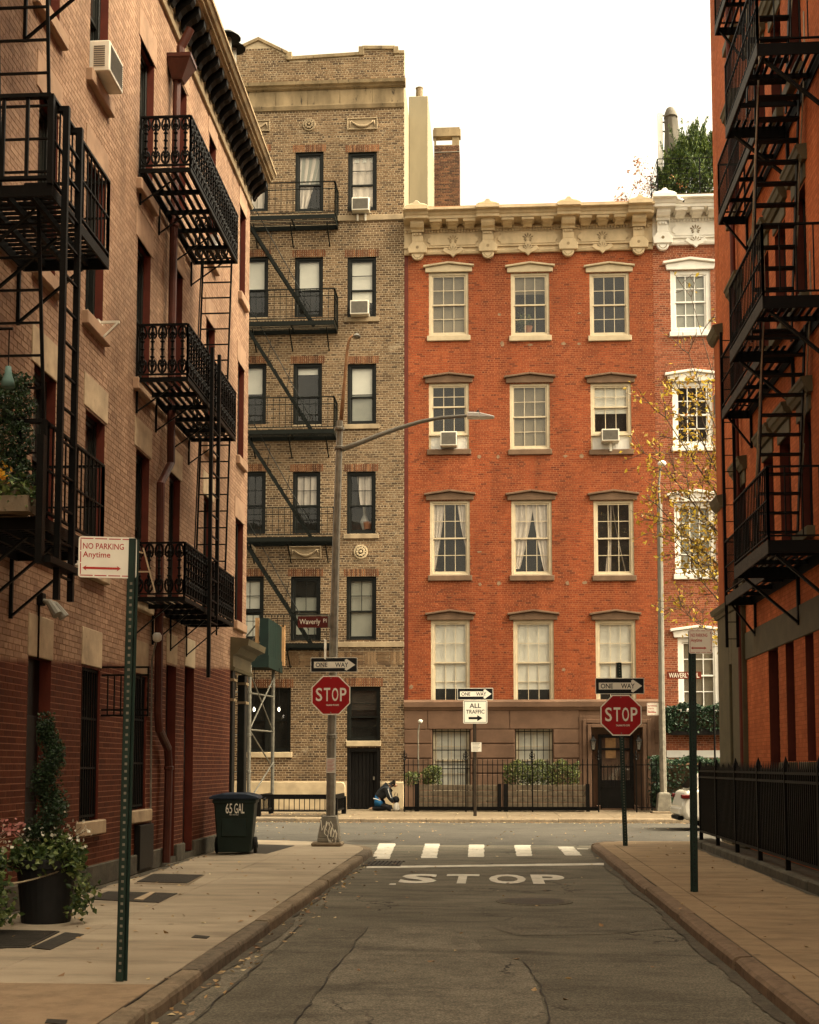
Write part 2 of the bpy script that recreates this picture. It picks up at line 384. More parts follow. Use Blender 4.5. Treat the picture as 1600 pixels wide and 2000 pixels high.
class MB:
    def __init__(s, fr=None): s.v, s.f, s.fr, s.mi, s.cur, s.tones = [], [], fr, [], 0, None
    def add(s, vs, fs):
        k = len(s.v)
        if s.fr: s.v += [s.fr.p(*p) for p in vs]; fs = [tuple(reversed(f)) for f in fs]
        else: s.v += [tuple(p) for p in vs]
        s.f += [tuple(i + k for i in f) for f in fs]
        s.mi += [s.cur] * len(fs)
        return s
    def box(s, a0, b0, c0, a1, b1, c1):
        a0, a1 = min(a0, a1), max(a0, a1); b0, b1 = min(b0, b1), max(b0, b1); c0, c1 = min(c0, c1), max(c0, c1)
        return s.add([(a0, b0, c0), (a1, b0, c0), (a1, b1, c0), (a0, b1, c0), (a0, b0, c1), (a1, b0, c1), (a1, b1, c1), (a0, b1, c1)],
                     [(0, 3, 2, 1), (4, 5, 6, 7), (0, 1, 5, 4), (1, 2, 6, 5), (2, 3, 7, 6), (3, 0, 4, 7)])
    def taper(s, c0, h0, c1, h1):      # frustum between two horizontal rectangles: centre (x,y,z), half sizes (a,b)
        vs = [(c[0] + sx * h[0], c[1] + sy * h[1], c[2]) for c, h in ((c0, h0), (c1, h1)) for sx, sy in ((-1, -1), (1, -1), (1, 1), (-1, 1))]
        return s.add(vs, [(0, 3, 2, 1), (4, 5, 6, 7), (0, 1, 5, 4), (1, 2, 6, 5), (2, 3, 7, 6), (3, 0, 4, 7)])
    def bar(s, p, q, w, d=None, up=(0, 0, 1)):
        d = d or w
        p, q = np.array(p, float), np.array(q, float)
        t = q - p; t /= np.linalg.norm(t) + 1e-12
        up = np.array(up, float)
        if abs(t @ up) > .98: up = np.array((0., 1., 0.))
        a = np.cross(t, up); a /= np.linalg.norm(a); c = np.cross(a, t)
        vs = [e + a * sx * w / 2 + c * sy * d / 2 for e in (p, q) for sx, sy in ((-1, -1), (1, -1), (1, 1), (-1, 1))]
        return s.add(vs, [(0, 3, 2, 1), (4, 5, 6, 7), (0, 1, 5, 4), (1, 2, 6, 5), (2, 3, 7, 6), (3, 0, 4, 7)])
    def tube(s, pts, r, n=8):
        pts = [np.array(p, float) for p in pts]
        rs = r if isinstance(r, (list, tuple)) else [r] * len(pts)
        vs, prev = [], None
        for i, p in enumerate(pts):
            t = pts[min(i + 1, len(pts) - 1)] - pts[max(i - 1, 0)]
            t = t / (np.linalg.norm(t) + 1e-12)
            if prev is None:
                a = np.cross(t, (0, 0, 1.)) if abs(t[2]) < .9 else np.cross(t, (0, 1., 0))
            else: a = prev - t * (prev @ t)
            a = a / (np.linalg.norm(a) + 1e-12); prev = a; b = np.cross(t, a)
            vs += [p + (a * math.cos(k * 2 * math.pi / n) + b * math.sin(k * 2 * math.pi / n)) * rs[i] for k in range(n)]
        fs = [(i * n + k, i * n + (k + 1) % n, (i + 1) * n + (k + 1) % n, (i + 1) * n + k) for i in range(len(pts) - 1) for k in range(n)]
        fs += [tuple(range(n - 1, -1, -1)), tuple((len(pts) - 1) * n + k for k in range(n))]
        return s.add(vs, fs)
    def lathe(s, c, prof, n=16):
        vs = [(c[0] + r * math.cos(k * 2 * math.pi / n), c[1] + r * math.sin(k * 2 * math.pi / n), c[2] + z) for r, z in prof for k in range(n)]
        m = len(prof)
        fs = [(i * n + k, i * n + (k + 1) % n, (i + 1) * n + (k + 1) % n, (i + 1) * n + k) for i in range(m - 1) for k in range(n)]
        fs += [tuple(range(n - 1, -1, -1)), tuple((m - 1) * n + k for k in range(n))]
        return s.add(vs, fs)
    def prism(s, base, vec):           # polygon extruded along a vector
        n = len(base); vec = np.array(vec, float)
        vs = [tuple(p) for p in base] + [tuple(np.array(p, float) + vec) for p in base]
        fs = [tuple(range(n - 1, -1, -1)), tuple(range(n, 2 * n))] + [(k, (k + 1) % n, n + (k + 1) % n, n + k) for k in range(n)]
        return s.add(vs, fs)
    def uz(s, poly, n0, n1):           # outline drawn on the wall, thickness n0..n1
        return s.prism([(u, n0, z) for u, z in poly], (0, n1 - n0, 0))
    def prof(s, pr, u0, u1):           # moulding profile (n,z) run along the wall
        return s.prism([(u0, n, z) for n, z in pr], (u1 - u0, 0, 0))
    def disc(s, u, z, r, n0, n1, k=16, sx=1.0):
        return s.uz([(u + r * sx * math.cos(a * 2 * math.pi / k), z + r * math.sin(a * 2 * math.pi / k)) for a in range(k)], n0, n1)
    def text(s, st, u, z, w, h, n, bold=0.0):
        v, f = text_geo(st, bold)
        return s.add([(u + x * w, n, z + y * h) for x, y in v], [tuple(reversed(q)) for q in f])
    def quad(s, pts): return s.add(pts, [tuple(range(len(pts)))])
    def mesh(s, name, mats, smooth=False):
        me = bpy.data.meshes.new(name)
        me.from_pydata(s.v, [], s.f)
        for m_ in (mats if isinstance(mats, (list, tuple)) else [mats]): me.materials.append(M[m_])
        if any(s.mi): me.polygons.foreach_set('material_index', s.mi)
        if smooth: me.polygons.foreach_set('use_smooth', [True] * len(me.polygons))
        if s.tones is not None:
            at = me.attributes.new('tone', 'FLOAT', 'FACE'); at.data.foreach_set('value', s.tones)
        me.update()
        return me
    def build(s, name, mats, parent=None, smooth=False, bevel=0.0):
        o = link(name, s.mesh(name, mats, smooth), parent)
        if bevel:
            bv = o.modifiers.new('bevel', 'BEVEL'); bv.width = bevel; bv.segments = 1; bv.limit_method = 'ANGLE'
        return o

def link(name, data, parent=None, mw=None):
    """an object at world matrix mw, hung under its parent"""
    o = bpy.data.objects.new(name, data)
    col.objects.link(o)
    if mw is not None: o.matrix_basis = mw
    if parent is not None:
        o.parent = parent
        if parent.type == 'EMPTY': o.matrix_parent_inverse = Matrix.Translation(parent.location).inverted()
        elif parent.parent is None and tuple(parent.location) != (0, 0, 0):
            o.matrix_parent_inverse = parent.matrix_basis.inverted()
    return o
def tag(o, label=None, cat=None, group=None, kind=None):
    for k, v in (('label', label), ('category', cat), ('group', group), ('kind', kind)):
        if v: o[k] = v
    return o
def thing(name, label, cat, loc=(0, 0, 0), group=None):
    o = bpy.data.objects.new(name, None); col.objects.link(o)
    o.location = loc; o.empty_display_size = .2
    return tag(o, label, cat, group)
def kids(name, me, parent, mats):
    for mw in mats: link(name, me, parent, mw)
def T(x, y, z, rz=0.0): return Matrix.Translation((x, y, z)) @ Matrix.Rotation(rz, 4, 'Z')

# ------------------------------------------------------------------ brickwork
def free(u0, u1, za, zb, holes):
    segs = [(u0, u1)]
    for h0, h1, g0, g1 in holes:
        if min(zb, g1) - max(za, g0) > .5 * (zb - za):
            ns = []
            for a, b_ in segs:
                if h1 <= a or h0 >= b_: ns.append((a, b_)); continue
                if h0 > a: ns.append((a, h0))
                if h1 < b_: ns.append((h1, b_))
            segs = ns
    return segs
def tone_mesh(name, bl, bh, dep, matn, tones, fr):
    out = []; c_ = min(.002, dep * .5)
    for tn in tones:
        b = MB(FR((0, 0, 0), fr.U, fr.N)); b.add([(0, 0, 0), (bl, 0, 0), (bl, 0, bh), (0, 0, bh), (c_, dep, c_), (bl - c_, dep, c_), (bl - c_, dep, bh - c_), (c_, dep, bh - c_)],
                        [(4, 5, 6, 7), (0, 1, 5, 4), (1, 2, 6, 5), (2, 3, 7, 6), (3, 0, 4, 7)])
        b.tones = [tn] * 5
        out.append(b.mesh(name, matn))
    return out
def brickwork(parent, fr, u0, u1, z0, z1, holes, matn, bl=.205, bh=.058, mj=.011, dep=.006, npart=300, near=None, seed=1, header=6, top=None, tone=None, english=False):
    rr = random.Random(seed)
    tones = [.06, .2, .34, .46, .58, .7, .83, .95]
    full, rest = [], []
    k, z = 0, z0
    while z + bh <= z1 + 1e-6:
        hd = (k % header == header - 1) if not english else False
        L = (bl - mj) / 2 if hd else bl
        off = (k % 2) * (bl + mj) / 2 + (.25 * bl if hd else 0)
        segs = free(u0, u1, z, z + bh, holes)
        for a, b_ in segs:
            u = u0 - off + math.floor((a - u0 + off) / (L + mj)) * (L + mj)
            j = 0
            while u < b_:
                Lk = L
                e0, e1 = max(u, a), min(u + Lk, b_)
                if e1 - e0 > .025 and (top is None or z + bh < top((e0 + e1) / 2)):
                    tn = rr.choice(tones) if tone is None else tone(rr, (e0 + e1) / 2, z, tones, k)
                    it = (e0, e1, z, tn, rr.uniform(-.3, .3) * dep)
                    (full if (e1 - e0 > bl - .002 and not hd) else rest).append(it)
                u += L + mj
        z += bh + mj; k += 1
    near = near or (lambda q: (q[0] * 7.3 + q[2] * 3.1) % 1)
    full.sort(key=near)
    part, rest = full[:npart], rest + full[npart:]
    ms = tone_mesh('brick', bl, bh, dep, matn, tones, fr)
    kids_ = [(tones.index(q[3]), Matrix.Translation(fr.p(q[0], q[4], q[2]))) for q in part]
    for ti, mw in kids_: link('brick', ms[ti], parent, mw)
    n = len(rest)
    if not n: return
    A = np.array(rest)
    C = np.zeros((n, 8, 3)); c = min(.002, dep * .5)
    for i, (uu, zz, nn) in enumerate(((0, 0, 0), (1, 0, 0), (1, 1, 0), (0, 1, 0), (0, 0, 1), (1, 0, 1), (1, 1, 1), (0, 1, 1))):
        sh = c if nn else 0
        C[:, i, 0] = (A[:, 1] - sh) if uu else (A[:, 0] + sh)
        C[:, i, 2] = A[:, 2] + ((bh - sh) if zz else sh)
        C[:, i, 1] = A[:, 4] + dep * nn
    W = fr.O + C[:, :, 0:1] * fr.U + C[:, :, 1:2] * fr.N
    W[:, :, 2] += C[:, :, 2]
    F = np.array([(4, 7, 6, 5), (0, 4, 5, 1), (1, 5, 6, 2), (2, 6, 7, 3), (3, 7, 4, 0)])[:, ::-1]
    F = (F[None] + (np.arange(n) * 8)[:, None, None]).reshape(-1, 4)
    me = bpy.data.meshes.new('brickwork')
    me.vertices.add(n * 8); me.vertices.foreach_set('co', W.reshape(-1).astype(np.float32))
    me.loops.add(F.size); me.loops.foreach_set('vertex_index', F.reshape(-1).astype(np.int32))
    me.polygons.add(len(F)); me.polygons.foreach_set('loop_start', (np.arange(len(F)) * 4).astype(np.int32))
    me.materials.append(M[matn])
    me.update(calc_edges=True); me.shade_flat()
    at = me.attributes.new('tone', 'FLOAT', 'FACE'); at.data.foreach_set('value', np.repeat(A[:, 3], 5).astype(np.float32))
    o = link('brickwork', me, parent); o['kind'] = 'stuff'
    return o
def panel(parent, fr, u0, u1, z0, z1, holes, matn, reveal, rmat, name='wall', top=None):
    us = sorted({u0, u1, *[h for q in holes for h in q[:2] if u0 < h < u1]})
    zs = sorted({z0, z1, *[h for q in holes for h in q[2:4] if z0 < h < z1]})
    b = MB(fr)
    for a, c in zip(us, us[1:]):
        for d, e in zip(zs, zs[1:]):
            mu, mz = (a + c) / 2, (d + e) / 2
            if any(h[0] < mu < h[1] and h[2] < mz < h[3] for h in holes): continue
            b.add([(a, 0, d), (c, 0, d), (c, 0, e), (a, 0, e)], [(0, 3, 2, 1)])
    b.tones = [.5] * len(b.f)
    w = b.build(name, matn, parent)
    for h in holes:
        r = MB(fr); a, c, d, e = h[:4]
        dp = h[4] if len(h) > 4 else reveal
        r.add([(a, .004, d), (a, -dp, d), (a, -dp, e), (a, .004, e)], [(0, 1, 2, 3)])
        r.add([(c, .004, d), (c, -dp, d), (c, -dp, e), (c, .004, e)], [(3, 2, 1, 0)])
        r.add([(a, .004, e), (c, .004, e), (c, -dp, e), (a, -dp, e)], [(3, 2, 1, 0)])
        r.add([(a, .004, d), (c, .004, d), (c, -dp, d), (a, -dp, d)], [(0, 1, 2, 3)])
        r.build('window_reveal', rmat, parent)
    return w
def window(parent, fr, u0, u1, z0, z1, inset=.12, fmat='sash cream', smat=None, fw=.075, sw=.045, cols=3, rows=2, split=.5, shade=None, glass='glass', smat2=None, low_cols=None, low_rows=None, mw=.022):
    """box frame, two sashes with glazing bars, every pane its own sheet, and what hangs behind it"""
    smat = smat or fmat
    b = MB(fr); n1 = -inset; n0 = n1 - .11
    b.box(u0, n0, z0, u0 + fw, n1, z1).box(u1 - fw, n0, z0, u1, n1, z1)
    b.box(u0 + fw, n0, z1 - fw, u1 - fw, n1, z1).box(u0 + fw, n0, z0, u1 - fw, n1, z0 + fw * .8)
    w = b.build('window', fmat, parent, bevel=.006)
    a, c, d, e = u0 + fw, u1 - fw, z0 + fw * .8, z1 - fw
    zm = d + (e - d) * split
    for k, (za, zb, nn, cc, rw) in enumerate(((zm - sw / 2, e, n1 - .03, cols, rows), (d, zm + sw / 2, n1 - .065, low_cols or cols, low_rows or rows))):
        s_ = MB(fr); t0, t1 = nn - .03, nn
        s_.box(a, t0, za, a + sw, t1, zb).box(c - sw, t0, za, c, t1, zb)
        s_.box(a + sw, t0, zb - sw, c - sw, t1, zb).box(a + sw, t0, za, c - sw, t1, za + sw * (1 if k == 0 else 1.5))
        pa, pc, pd, pe = a + sw, c - sw, za + sw * (1 if k == 0 else 1.5), zb - sw
        for i in range(1, cc):
            uu = pa + (pc - pa) * i / cc; s_.box(uu - mw / 2, t0 + .004, pd, uu + mw / 2, t1 - .004, pe)
        for i in range(1, rw):
            zz = pd + (pe - pd) * i / rw
            for q in range(cc):
                x0 = pa + (pc - pa) * q / cc + (mw / 2 if q else 0); x1 = pa + (pc - pa) * (q + 1) / cc - (mw / 2 if q < cc - 1 else 0)
                s_.box(x0, t0 + .004, zz - mw / 2, x1, t1 - .004, zz + mw / 2)
        s_.build('sash', smat, w)
        for i in range(cc):
            for j in range(rw):
                x0, x1 = pa + (pc - pa) * i / cc, pa + (pc - pa) * (i + 1) / cc
                y0, y1 = pd + (pe - pd) * j / rw, pd + (pe - pd) * (j + 1) / rw
                tl = RND.uniform(-.0022, .0022); tl2 = RND.uniform(-.0015, .0015)
                p_ = MB(fr); p_.add([(x0, nn - .016 + tl, y0), (x1, nn - .016 - tl, y0 ), (x1, nn - .016 - tl + tl2, y1), (x0, nn - .016 + tl + tl2, y1)], [(0, 3, 2, 1)])
                p_.build('pane', glass, w)
    nb = n1 - .106
    if shade:
        for kind, *args in shade:
            if kind == 'blind':        # fraction from, to (top down)
                f0, f1, mt = args
                q = MB(fr); q.box(a, nb - .01, e - (e - d) * f1, c, nb, e - (e - d) * f0)
                q.box(a, nb - .018, e - (e - d) * f1 - .02, c, nb + .006, e - (e - d) * f1)
                q.build('blind', mt, w)
            elif kind == 'curtain':    # outline points as fractions (x from left, y from top) for a gathered cloth
                (tl, tr, bl_, br, fb) = args[0]
                q = MB(fr); N_ = 15; K = 8; vs = []
                for j in range(K + 1):
                    v_ = j / K
                    l_, r_ = tl + (bl_ - tl) * v_ ** 1.3, tr + (br - tr) * v_ ** 1.3
                    for i in range(N_ + 1):
                        x = i / N_
                        vs.append((a + (c - a) * (l_ + (r_ - l_) * x), nb + .018 * math.sin(x * 19 + v_ * 1.5), e - (e - d) * fb * v_))
                q.add(vs, [(j * (N_ + 1) + i, j * (N_ + 1) + i + 1, (j + 1) * (N_ + 1) + i + 1, (j + 1) * (N_ + 1) + i) for j in range(K) for i in range(N_)])
                q.build('curtain', 'curtain', w, smooth=True)
    return w
def leaves(name, pts, size, matn, parent=None, seed=3, tone=None, flat=None, aspect=1.7):
    """folded leaf blades, one per point"""
    rg = np.random.default_rng(seed); P = np.asarray(pts, float); n = len(P)
    d = rg.normal(size=(n, 3)); d /= np.linalg.norm(d, axis=1)[:, None]
    if flat is not None: d[:, 2] *= flat; d /= np.linalg.norm(d, axis=1)[:, None]
    s = rg.normal(size=(n, 3)); s -= d * (s * d).sum(1)[:, None]; s /= np.linalg.norm(s, axis=1)[:, None]
    if flat is not None and flat < .3: s[:, 2] *= .3
    nn = np.cross(d, s)
    L = (size * rg.uniform(.6, 1.35, n))[:, None]; Wd = L / aspect / 2
    a = P - d * L / 2; b_ = P + d * L / 2
    l = P + s * Wd + nn * L * .14; r = P - s * Wd + nn * L * .14
    V = np.stack([a, l, b_, r], 1).reshape(-1, 3)
    k = np.arange(n)[:, None] * 4
    F = np.concatenate([k + np.array([[0, 2, 1]]), k + np.array([[0, 3, 2]])], 1).reshape(-1, 3)
    me = bpy.data.meshes.new(name)
    me.vertices.add(len(V)); me.vertices.foreach_set('co', V.reshape(-1).astype(np.float32))
    me.loops.add(F.size); me.loops.foreach_set('vertex_index', F.reshape(-1).astype(np.int32))
    me.polygons.add(len(F)); me.polygons.foreach_set('loop_start', (np.arange(len(F)) * 3).astype(np.int32))
    me.materials.append(M[matn]); me.update(calc_edges=True); me.shade_flat()
    tn = rg.random(n) if tone is None else np.asarray(tone)
    at = me.attributes.new('tone', 'FLOAT', 'FACE'); at.data.foreach_set('value', np.repeat(tn, 2).astype(np.float32))
    return link(name, me, parent)

# ================================================================== THE GROUND
ZR = -0.12
def sheet(name, pts, z, matn, parent=None, kind=None):
    o = MB().quad([(x, y, z) for x, y in pts]).build(name, matn, parent)
    if kind: o['kind'] = kind
    return o
road = sheet('road', [(-250, -150), (250, -150), (250, 350), (-250, 350)], ZR, 'asphalt', kind='structure')
def groad(px): return [tuple(GR(x, y, ZR)) for x, y in px]
def rsheet(name, px, lift, matn): sheet(name, groad(px), ZR + .004 * lift, matn, road)
rsheet('road_patch', [(598, 1796), (378, 1994), (100, 2240), (30, 2240), (250, 2010), (560, 1796)], 1, 'asphalt pale')
rsheet('road_patch', [(716, 1812), (600, 1806), (380, 1998), (100, 2240), (400, 2240), (580, 1994), (640, 1913)], 1, 'asphalt dark')
rsheet('road_patch', [(718, 1812), (850, 1808), (905, 1822), (950, 1858), (1020, 1880), (1052, 1930), (1070, 2000), (1100, 2240), (402, 2240), (582, 1994), (642, 1913)], 1, 'asphalt pale')
rsheet('road_patch', [(1026, 1880), (1200, 1862), (1330, 1856), (1470, 1892), (1640, 2100), (1105, 2240), (1075, 2000), (1057, 1930)], 1, 'asphalt')
rsheet('road_patch', [(960, 1812), (1010, 1790), (1120, 1782), (1260, 1790), (1330, 1812), (1180, 1826), (1010, 1828)], 1, 'asphalt dark')
sheet('cross_street', [(-60, 26.3), (60, 26.3), (60, 36.75), (-60, 36.75)], ZR + .003, 'asphalt shaded', road)  # added sheet: the far road's darker look is painted into its colour
rj = random.Random(5)
def crack(px, w):
    P = groad(px); L, Rr = [], []
    pts = []
    for (x0, y0), (x1, y1) in zip(P, P[1:]):
        for k in range(9):
            t_ = k / 9; pts.append((x0 + (x1 - x0) * t_ + rj.uniform(-.02, .02), y0 + (y1 - y0) * t_ + rj.uniform(-.03, .03)))
    b = MB(); z = ZR + .009
    for a, c in zip(pts, pts[1:]):
        d = math.hypot(c[0] - a[0], c[1] - a[1]) or 1; nx, ny = -(c[1] - a[1]) / d, (c[0] - a[0]) / d
        w0 = w * rj.uniform(.15, .85)
        b.quad([(a[0] - nx * w0, a[1] - ny * w0, z), (c[0] - nx * w0, c[1] - ny * w0, z), (c[0] + nx * w0, c[1] + ny * w0, z), (a[0] + nx * w0, a[1] + ny * w0, z)])
    b.build('tar_seam', 'tar', road)
crack([(718, 1812), (640, 1913), (582, 1994), (400, 2240)], .009)
crack([(600, 1798), (490, 1900), (380, 1996), (110, 2240)], .008)
crack([(1026, 1880), (1057, 1935), (1075, 2000), (1105, 2240)], .009)
crack([(560, 1812), (640, 1810), (718, 1812), (850, 1808), (960, 1812)], .006)
crack([(640, 1750), (700, 1752), (760, 1756)], .006)
crack([(1170, 1752), (1195, 1756), (1225, 1762)], .012)
# painted markings

def worn(name, px, matn='road paint'):
    P = groad(px); c_ = MB()
    n = len(P); pts = []
    for i in range(n):                 # ragged outline
        (x0, y0), (x1, y1) = P[i], P[(i + 1) % n]
        k = max(2, int(math.hypot(x1 - x0, y1 - y0) / .12))
        for j in range(k): pts.append((x0 + (x1 - x0) * j / k + rj.uniform(-.012, .012), y0 + (y1 - y0) * j / k + rj.uniform(-.02, .02), ZR + .006))
    c_.quad(pts).build(name, matn, road)
for q in ([(741, 1648), (773, 1648), (761, 1678), (727, 1678)], [(830.5, 1648.5), (859, 1648.5), (853, 1676.5), (822, 1676.5)],
          [(916, 1650), (945.6, 1650), (945.6, 1674.5), (914, 1674.5)], [(1004.6, 1651), (1036, 1651), (1039.6, 1672.6), (1009, 1672.6)],
          [(1089, 1654), (1120.6, 1654.5), (1137, 1671.3), (1105, 1671.5)]):
    worn('crosswalk_stripe', q)
worn('stop_line', [(717, 1692.5), (950, 1689.5), (1182, 1686), (1182, 1690), (950, 1693.2), (717, 1696.3)])
worn('paint_fleck', [(762, 1726.5), (774, 1726), (773, 1728.5), (761, 1728.8)])
worn('paint_fleck', [(1128, 1657.5), (1150, 1658), (1149, 1659.5), (1127, 1659)])
(xa, ya), (xb, yb) = GR(780, 1727.5, ZR), GR(1101, 1708.3, ZR)
lt = MB()
for k, ch in enumerate('STOP'):        # stencilled letters laid on the asphalt
    x0 = [0, .275, .54, .80][k] * 2.34; wch = [.225, .205, .225, .205][k] * 2.34
    v, f = text_geo(ch, .035)
    y0, y1 = 17.75, 19.25
    lt.add([(-1.31 + x0 + (x + .5) * wch, y0 + (y + .5) * (y1 - y0), ZR + .007) for x, y in v], f)
lt.build('stop_lettering', 'road paint', road)

# pavements: a dirt-filled bed with flags laid on it, and kerb stones along the edge
def arc(cx, cy, r, a0, a1, k=10): return [(cx + r * math.cos(rad(a0 + (a1 - a0) * i / k)), cy + r * math.sin(rad(a0 + (a1 - a0) * i / k))) for i in range(k + 1)]
def pavement(pts):
    return tag(MB().prism([(x, y, ZR - .1) for x, y in pts], (0, 0, -ZR + .1 - .008)).build('sidewalk', 'joint dirt'), kind='structure')
def flags(parent, xs, ys, mats, gap=.011, skip=()):
    cache = {}
    for i, (a, c) in enumerate(zip(xs, xs[1:])):
        for j, (d, e) in enumerate(zip(ys, ys[1:])):
            m_ = mats(a, d); key = (round(c - a, 3), round(e - d, 3), m_)
            if key not in cache:
                b = MB(); w, l = c - a - gap, e - d - gap
                b.taper((w / 2, l / 2, -.09), (w / 2, l / 2), (w / 2, l / 2, -.004), (w / 2, l / 2))
                b.taper((w / 2, l / 2, -.004), (w / 2, l / 2), (w / 2, l / 2, 0), (w / 2 - .006, l / 2 - .006))
                cache[key] = b.mesh('paving_slab', m_)
            link('paving_slab', cache[key], parent, Matrix.Translation((a + gap / 2, d + gap / 2, rj.uniform(-.0022, .0015))))
def kerb(path, w, matn, length=1.45, side=1, parent=None, hgt=0.0, rnd=.03):
    """stones along a path; the path is the outer top edge, side +1 puts the stone on its left"""
    k0 = tag(MB().add([(path[0][0], path[0][1], ZR - .2), (path[0][0] + .01, path[0][1], ZR - .2), (path[0][0], path[0][1] + .01, ZR - .2)], [(0, 1, 2)]).build('kerb', matn), kind='structure')
    P = [np.array(p, float) for p in path]; seg = []
    for a, c in zip(P, P[1:]):
        L = np.linalg.norm(c - a); n = max(1, round(L / length))
        for i in range(n): seg.append((a + (c - a) * i / n, a + (c - a) * (i + 1) / n))
    for a, c in seg:
        t_ = (c - a) / np.linalg.norm(c - a); nn = np.array((-t_[1], t_[0])) * side
        L = np.linalg.norm(c - a) - (.018 if length < 2 else .010)
        pr = [(-.012, ZR - .1), (0, -.035), (rnd * .35, -.010), (rnd, 0), (w, 0), (w, ZR - .1)]
        dz = rj.uniform(-.008, .003); dn = rj.uniform(-.012, .010); b = MB()
        K = 5; rings = []
        for i in range(K + 1):
            o_ = a + t_ * (.005 + L * i / K)
            wob = 0 if i in (0, K) else rj.uniform(-.006, .006)
            chip = rj.uniform(.004, .016) if i in (0, K) else 0
            rings.append([(*(o_ + nn * (x + dn + wob + (chip if q < 3 else 0))), zz + hgt + dz + (wob * .4 if q > 1 else 0) - (chip * .5 if q in (2, 3) else 0)) for q, (x, zz) in enumerate(pr)])
        m_ = len(pr)
        b.add([p for r_ in rings for p in r_], [(i * m_ + q, i * m_ + (q + 1) % m_, (i + 1) * m_ + (q + 1) % m_, (i + 1) * m_ + q) for i in range(K) for q in range(m_)] + [tuple(range(m_)), tuple(K * m_ + q for q in range(m_ - 1, -1, -1))])
        b.build('kerb_stone', rj.choice([matn, matn, 'kerb stone dark']) if matn == 'kerb stone' else matn, k0)
    return k0
KX = -2.15
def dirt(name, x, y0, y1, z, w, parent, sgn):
    """a ragged dark strip along an edge: dirt that also paints in contact shade"""
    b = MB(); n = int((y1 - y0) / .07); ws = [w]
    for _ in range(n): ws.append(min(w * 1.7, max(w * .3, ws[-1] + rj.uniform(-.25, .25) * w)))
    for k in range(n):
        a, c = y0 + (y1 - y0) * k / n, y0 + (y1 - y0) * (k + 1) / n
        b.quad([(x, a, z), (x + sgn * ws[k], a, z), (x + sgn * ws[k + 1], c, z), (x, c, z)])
    b.build(name, 'gutter dirt shade', parent)
edge = arc(-5.05, 23.0, 2.9, 0, 90, 9)
walk_l = pavement([(XL - .3, -14), (KX - .15, -14), (KX - .15, 23.0)] + arc(-5.05, 23.0, 2.75, 0, 90, 9)[1:] + [(-30, 25.75), (-30, 24.2), (XL - .3, 24.2)])
ysl = [-9.0 + 1.62 * k for k in range(20)]
flags(walk_l, [XL, -3.63, KX - .155], [y for y in ysl if y < 23.1], lambda a, d: 'concrete brown' if d < 8.8 else 'concrete')
ye = [y for y in ysl if y < 23.1][-1]
MB().prism([(XL, ye + .006, -.09), (KX - .155, ye + .006, -.09), (KX - .155, 23.0, -.09)] + [(x, y, -.09) for x, y in arc(-5.05, 23.0, 2.744, 0, 90, 9)[1:]] + [(-30, 25.744, -.09), (-30, 24.6, -.09), (XL, 24.6, -.09)], (0, 0, .09)).build('paving_slab', 'concrete', walk_l)
kerb([(KX, -10), (KX, 23.0)] + edge[1:] + [(-29, 25.9)], .15, 'kerb stone', 1.5, 1)
RX = 1.90
redge = [(RX, -10), (RX, 25.0)] + arc(2.9, 25.0, 1.0, 180, 90, 5)[1:] + [(29, 26.0)]
walk_r = pavement([(6.2, -14), (RX + .15, -14), (RX + .15, 25.0)] + arc(2.9, 25.0, .85, 180, 90, 5)[1:] + [(30, 25.85), (30, 24.6), (6.2, 24.6)])
kerb(redge, .15, 'kerb brown', 2.9, -1, rnd=.06)
flags(walk_r, [RX + .155, RX + .42], [-9.0 + 3.1 * k for k in range(12)][:12], lambda a, d: 'concrete right')
flags(walk_r, [RX + .42, 3.76], [-8.2 + 2.35 * k for k in range(15)], lambda a, d: 'concrete right')
MB().prism([(RX + .42, 24.71, -.09), (3.76, 24.71, -.09), (8.0, 24.71, -.09), (8.0, 25.84, -.09)] + [(x, y, -.09) for x, y in arc(2.9, 25.0, .84, 90, 165, 5)] + [(2.08, 24.9, -.09)], (0, 0, .09)).build('paving_slab', 'concrete right', walk_r)
walk_f = pavement([(-30, 36.75), (30, 36.75), (30, 44.4), (-30, 44.4)])
flags(walk_f, [-13.5 + 1.55 * k for k in range(18)], [36.76, 38.6, 40.4, 42.2, 44.0], lambda a, d: 'concrete far')
kerb([(30, 36.6), (-30, 36.6)], .15, 'kerb stone', 1.9, -1)
dirt('gutter_dirt_shade', KX + .005, 4, 22.8, ZR + .011, .085, road, 1)  # dark strips at kerbs and wall foot, dirt doubling as painted contact shade
dirt('gutter_dirt_shade', 1.895, 4, 24.8, ZR + .011, .075, road, -1)
dirt('wall_dirt_shade', XL + .06, 4, 23.9, .0035, .09, walk_l, 1)
dirt('wall_dirt_shade', 3.752, 4, 24, .0035, .06, walk_r, -1)
def gquad(px, z=.004): return [(*GR(x, y), z) for x, y in px]
# covers let into the left pavement
hatch = thing('cellar_hatch', 'dark metal cellar hatch plate in the pavement under the lower barred window', 'hatch', (-4.4, 17, 0))
MB().prism(gquad([(268, 1723), (365, 1726), (396, 1710), (300, 1708)], 0), (0, 0, .012)).build('cover_plate', 'iron cover', hatch)
MB().prism(gquad([(262, 1726), (368, 1729), (400, 1709), (300, 1706)], -.004), (0, 0, .008)).build('frame', 'kerb stone', hatch)
hatch2 = thing('cellar_hatch', 'worn cellar hatch with a pale wedge on it, behind the flower pot', 'hatch', (-4.4, 14.5, 0))
MB().prism(gquad([(170, 1757), (310, 1764), (346, 1746), (212, 1742)], 0), (0, 0, .010)).build('cover_plate', 'iron cover', hatch2)
MB().prism(gquad([(262, 1759), (280, 1760), (303, 1745), (296, 1744)], .006), (0, 0, .012)).build('ramp_wedge', 'pale stone', hatch2)
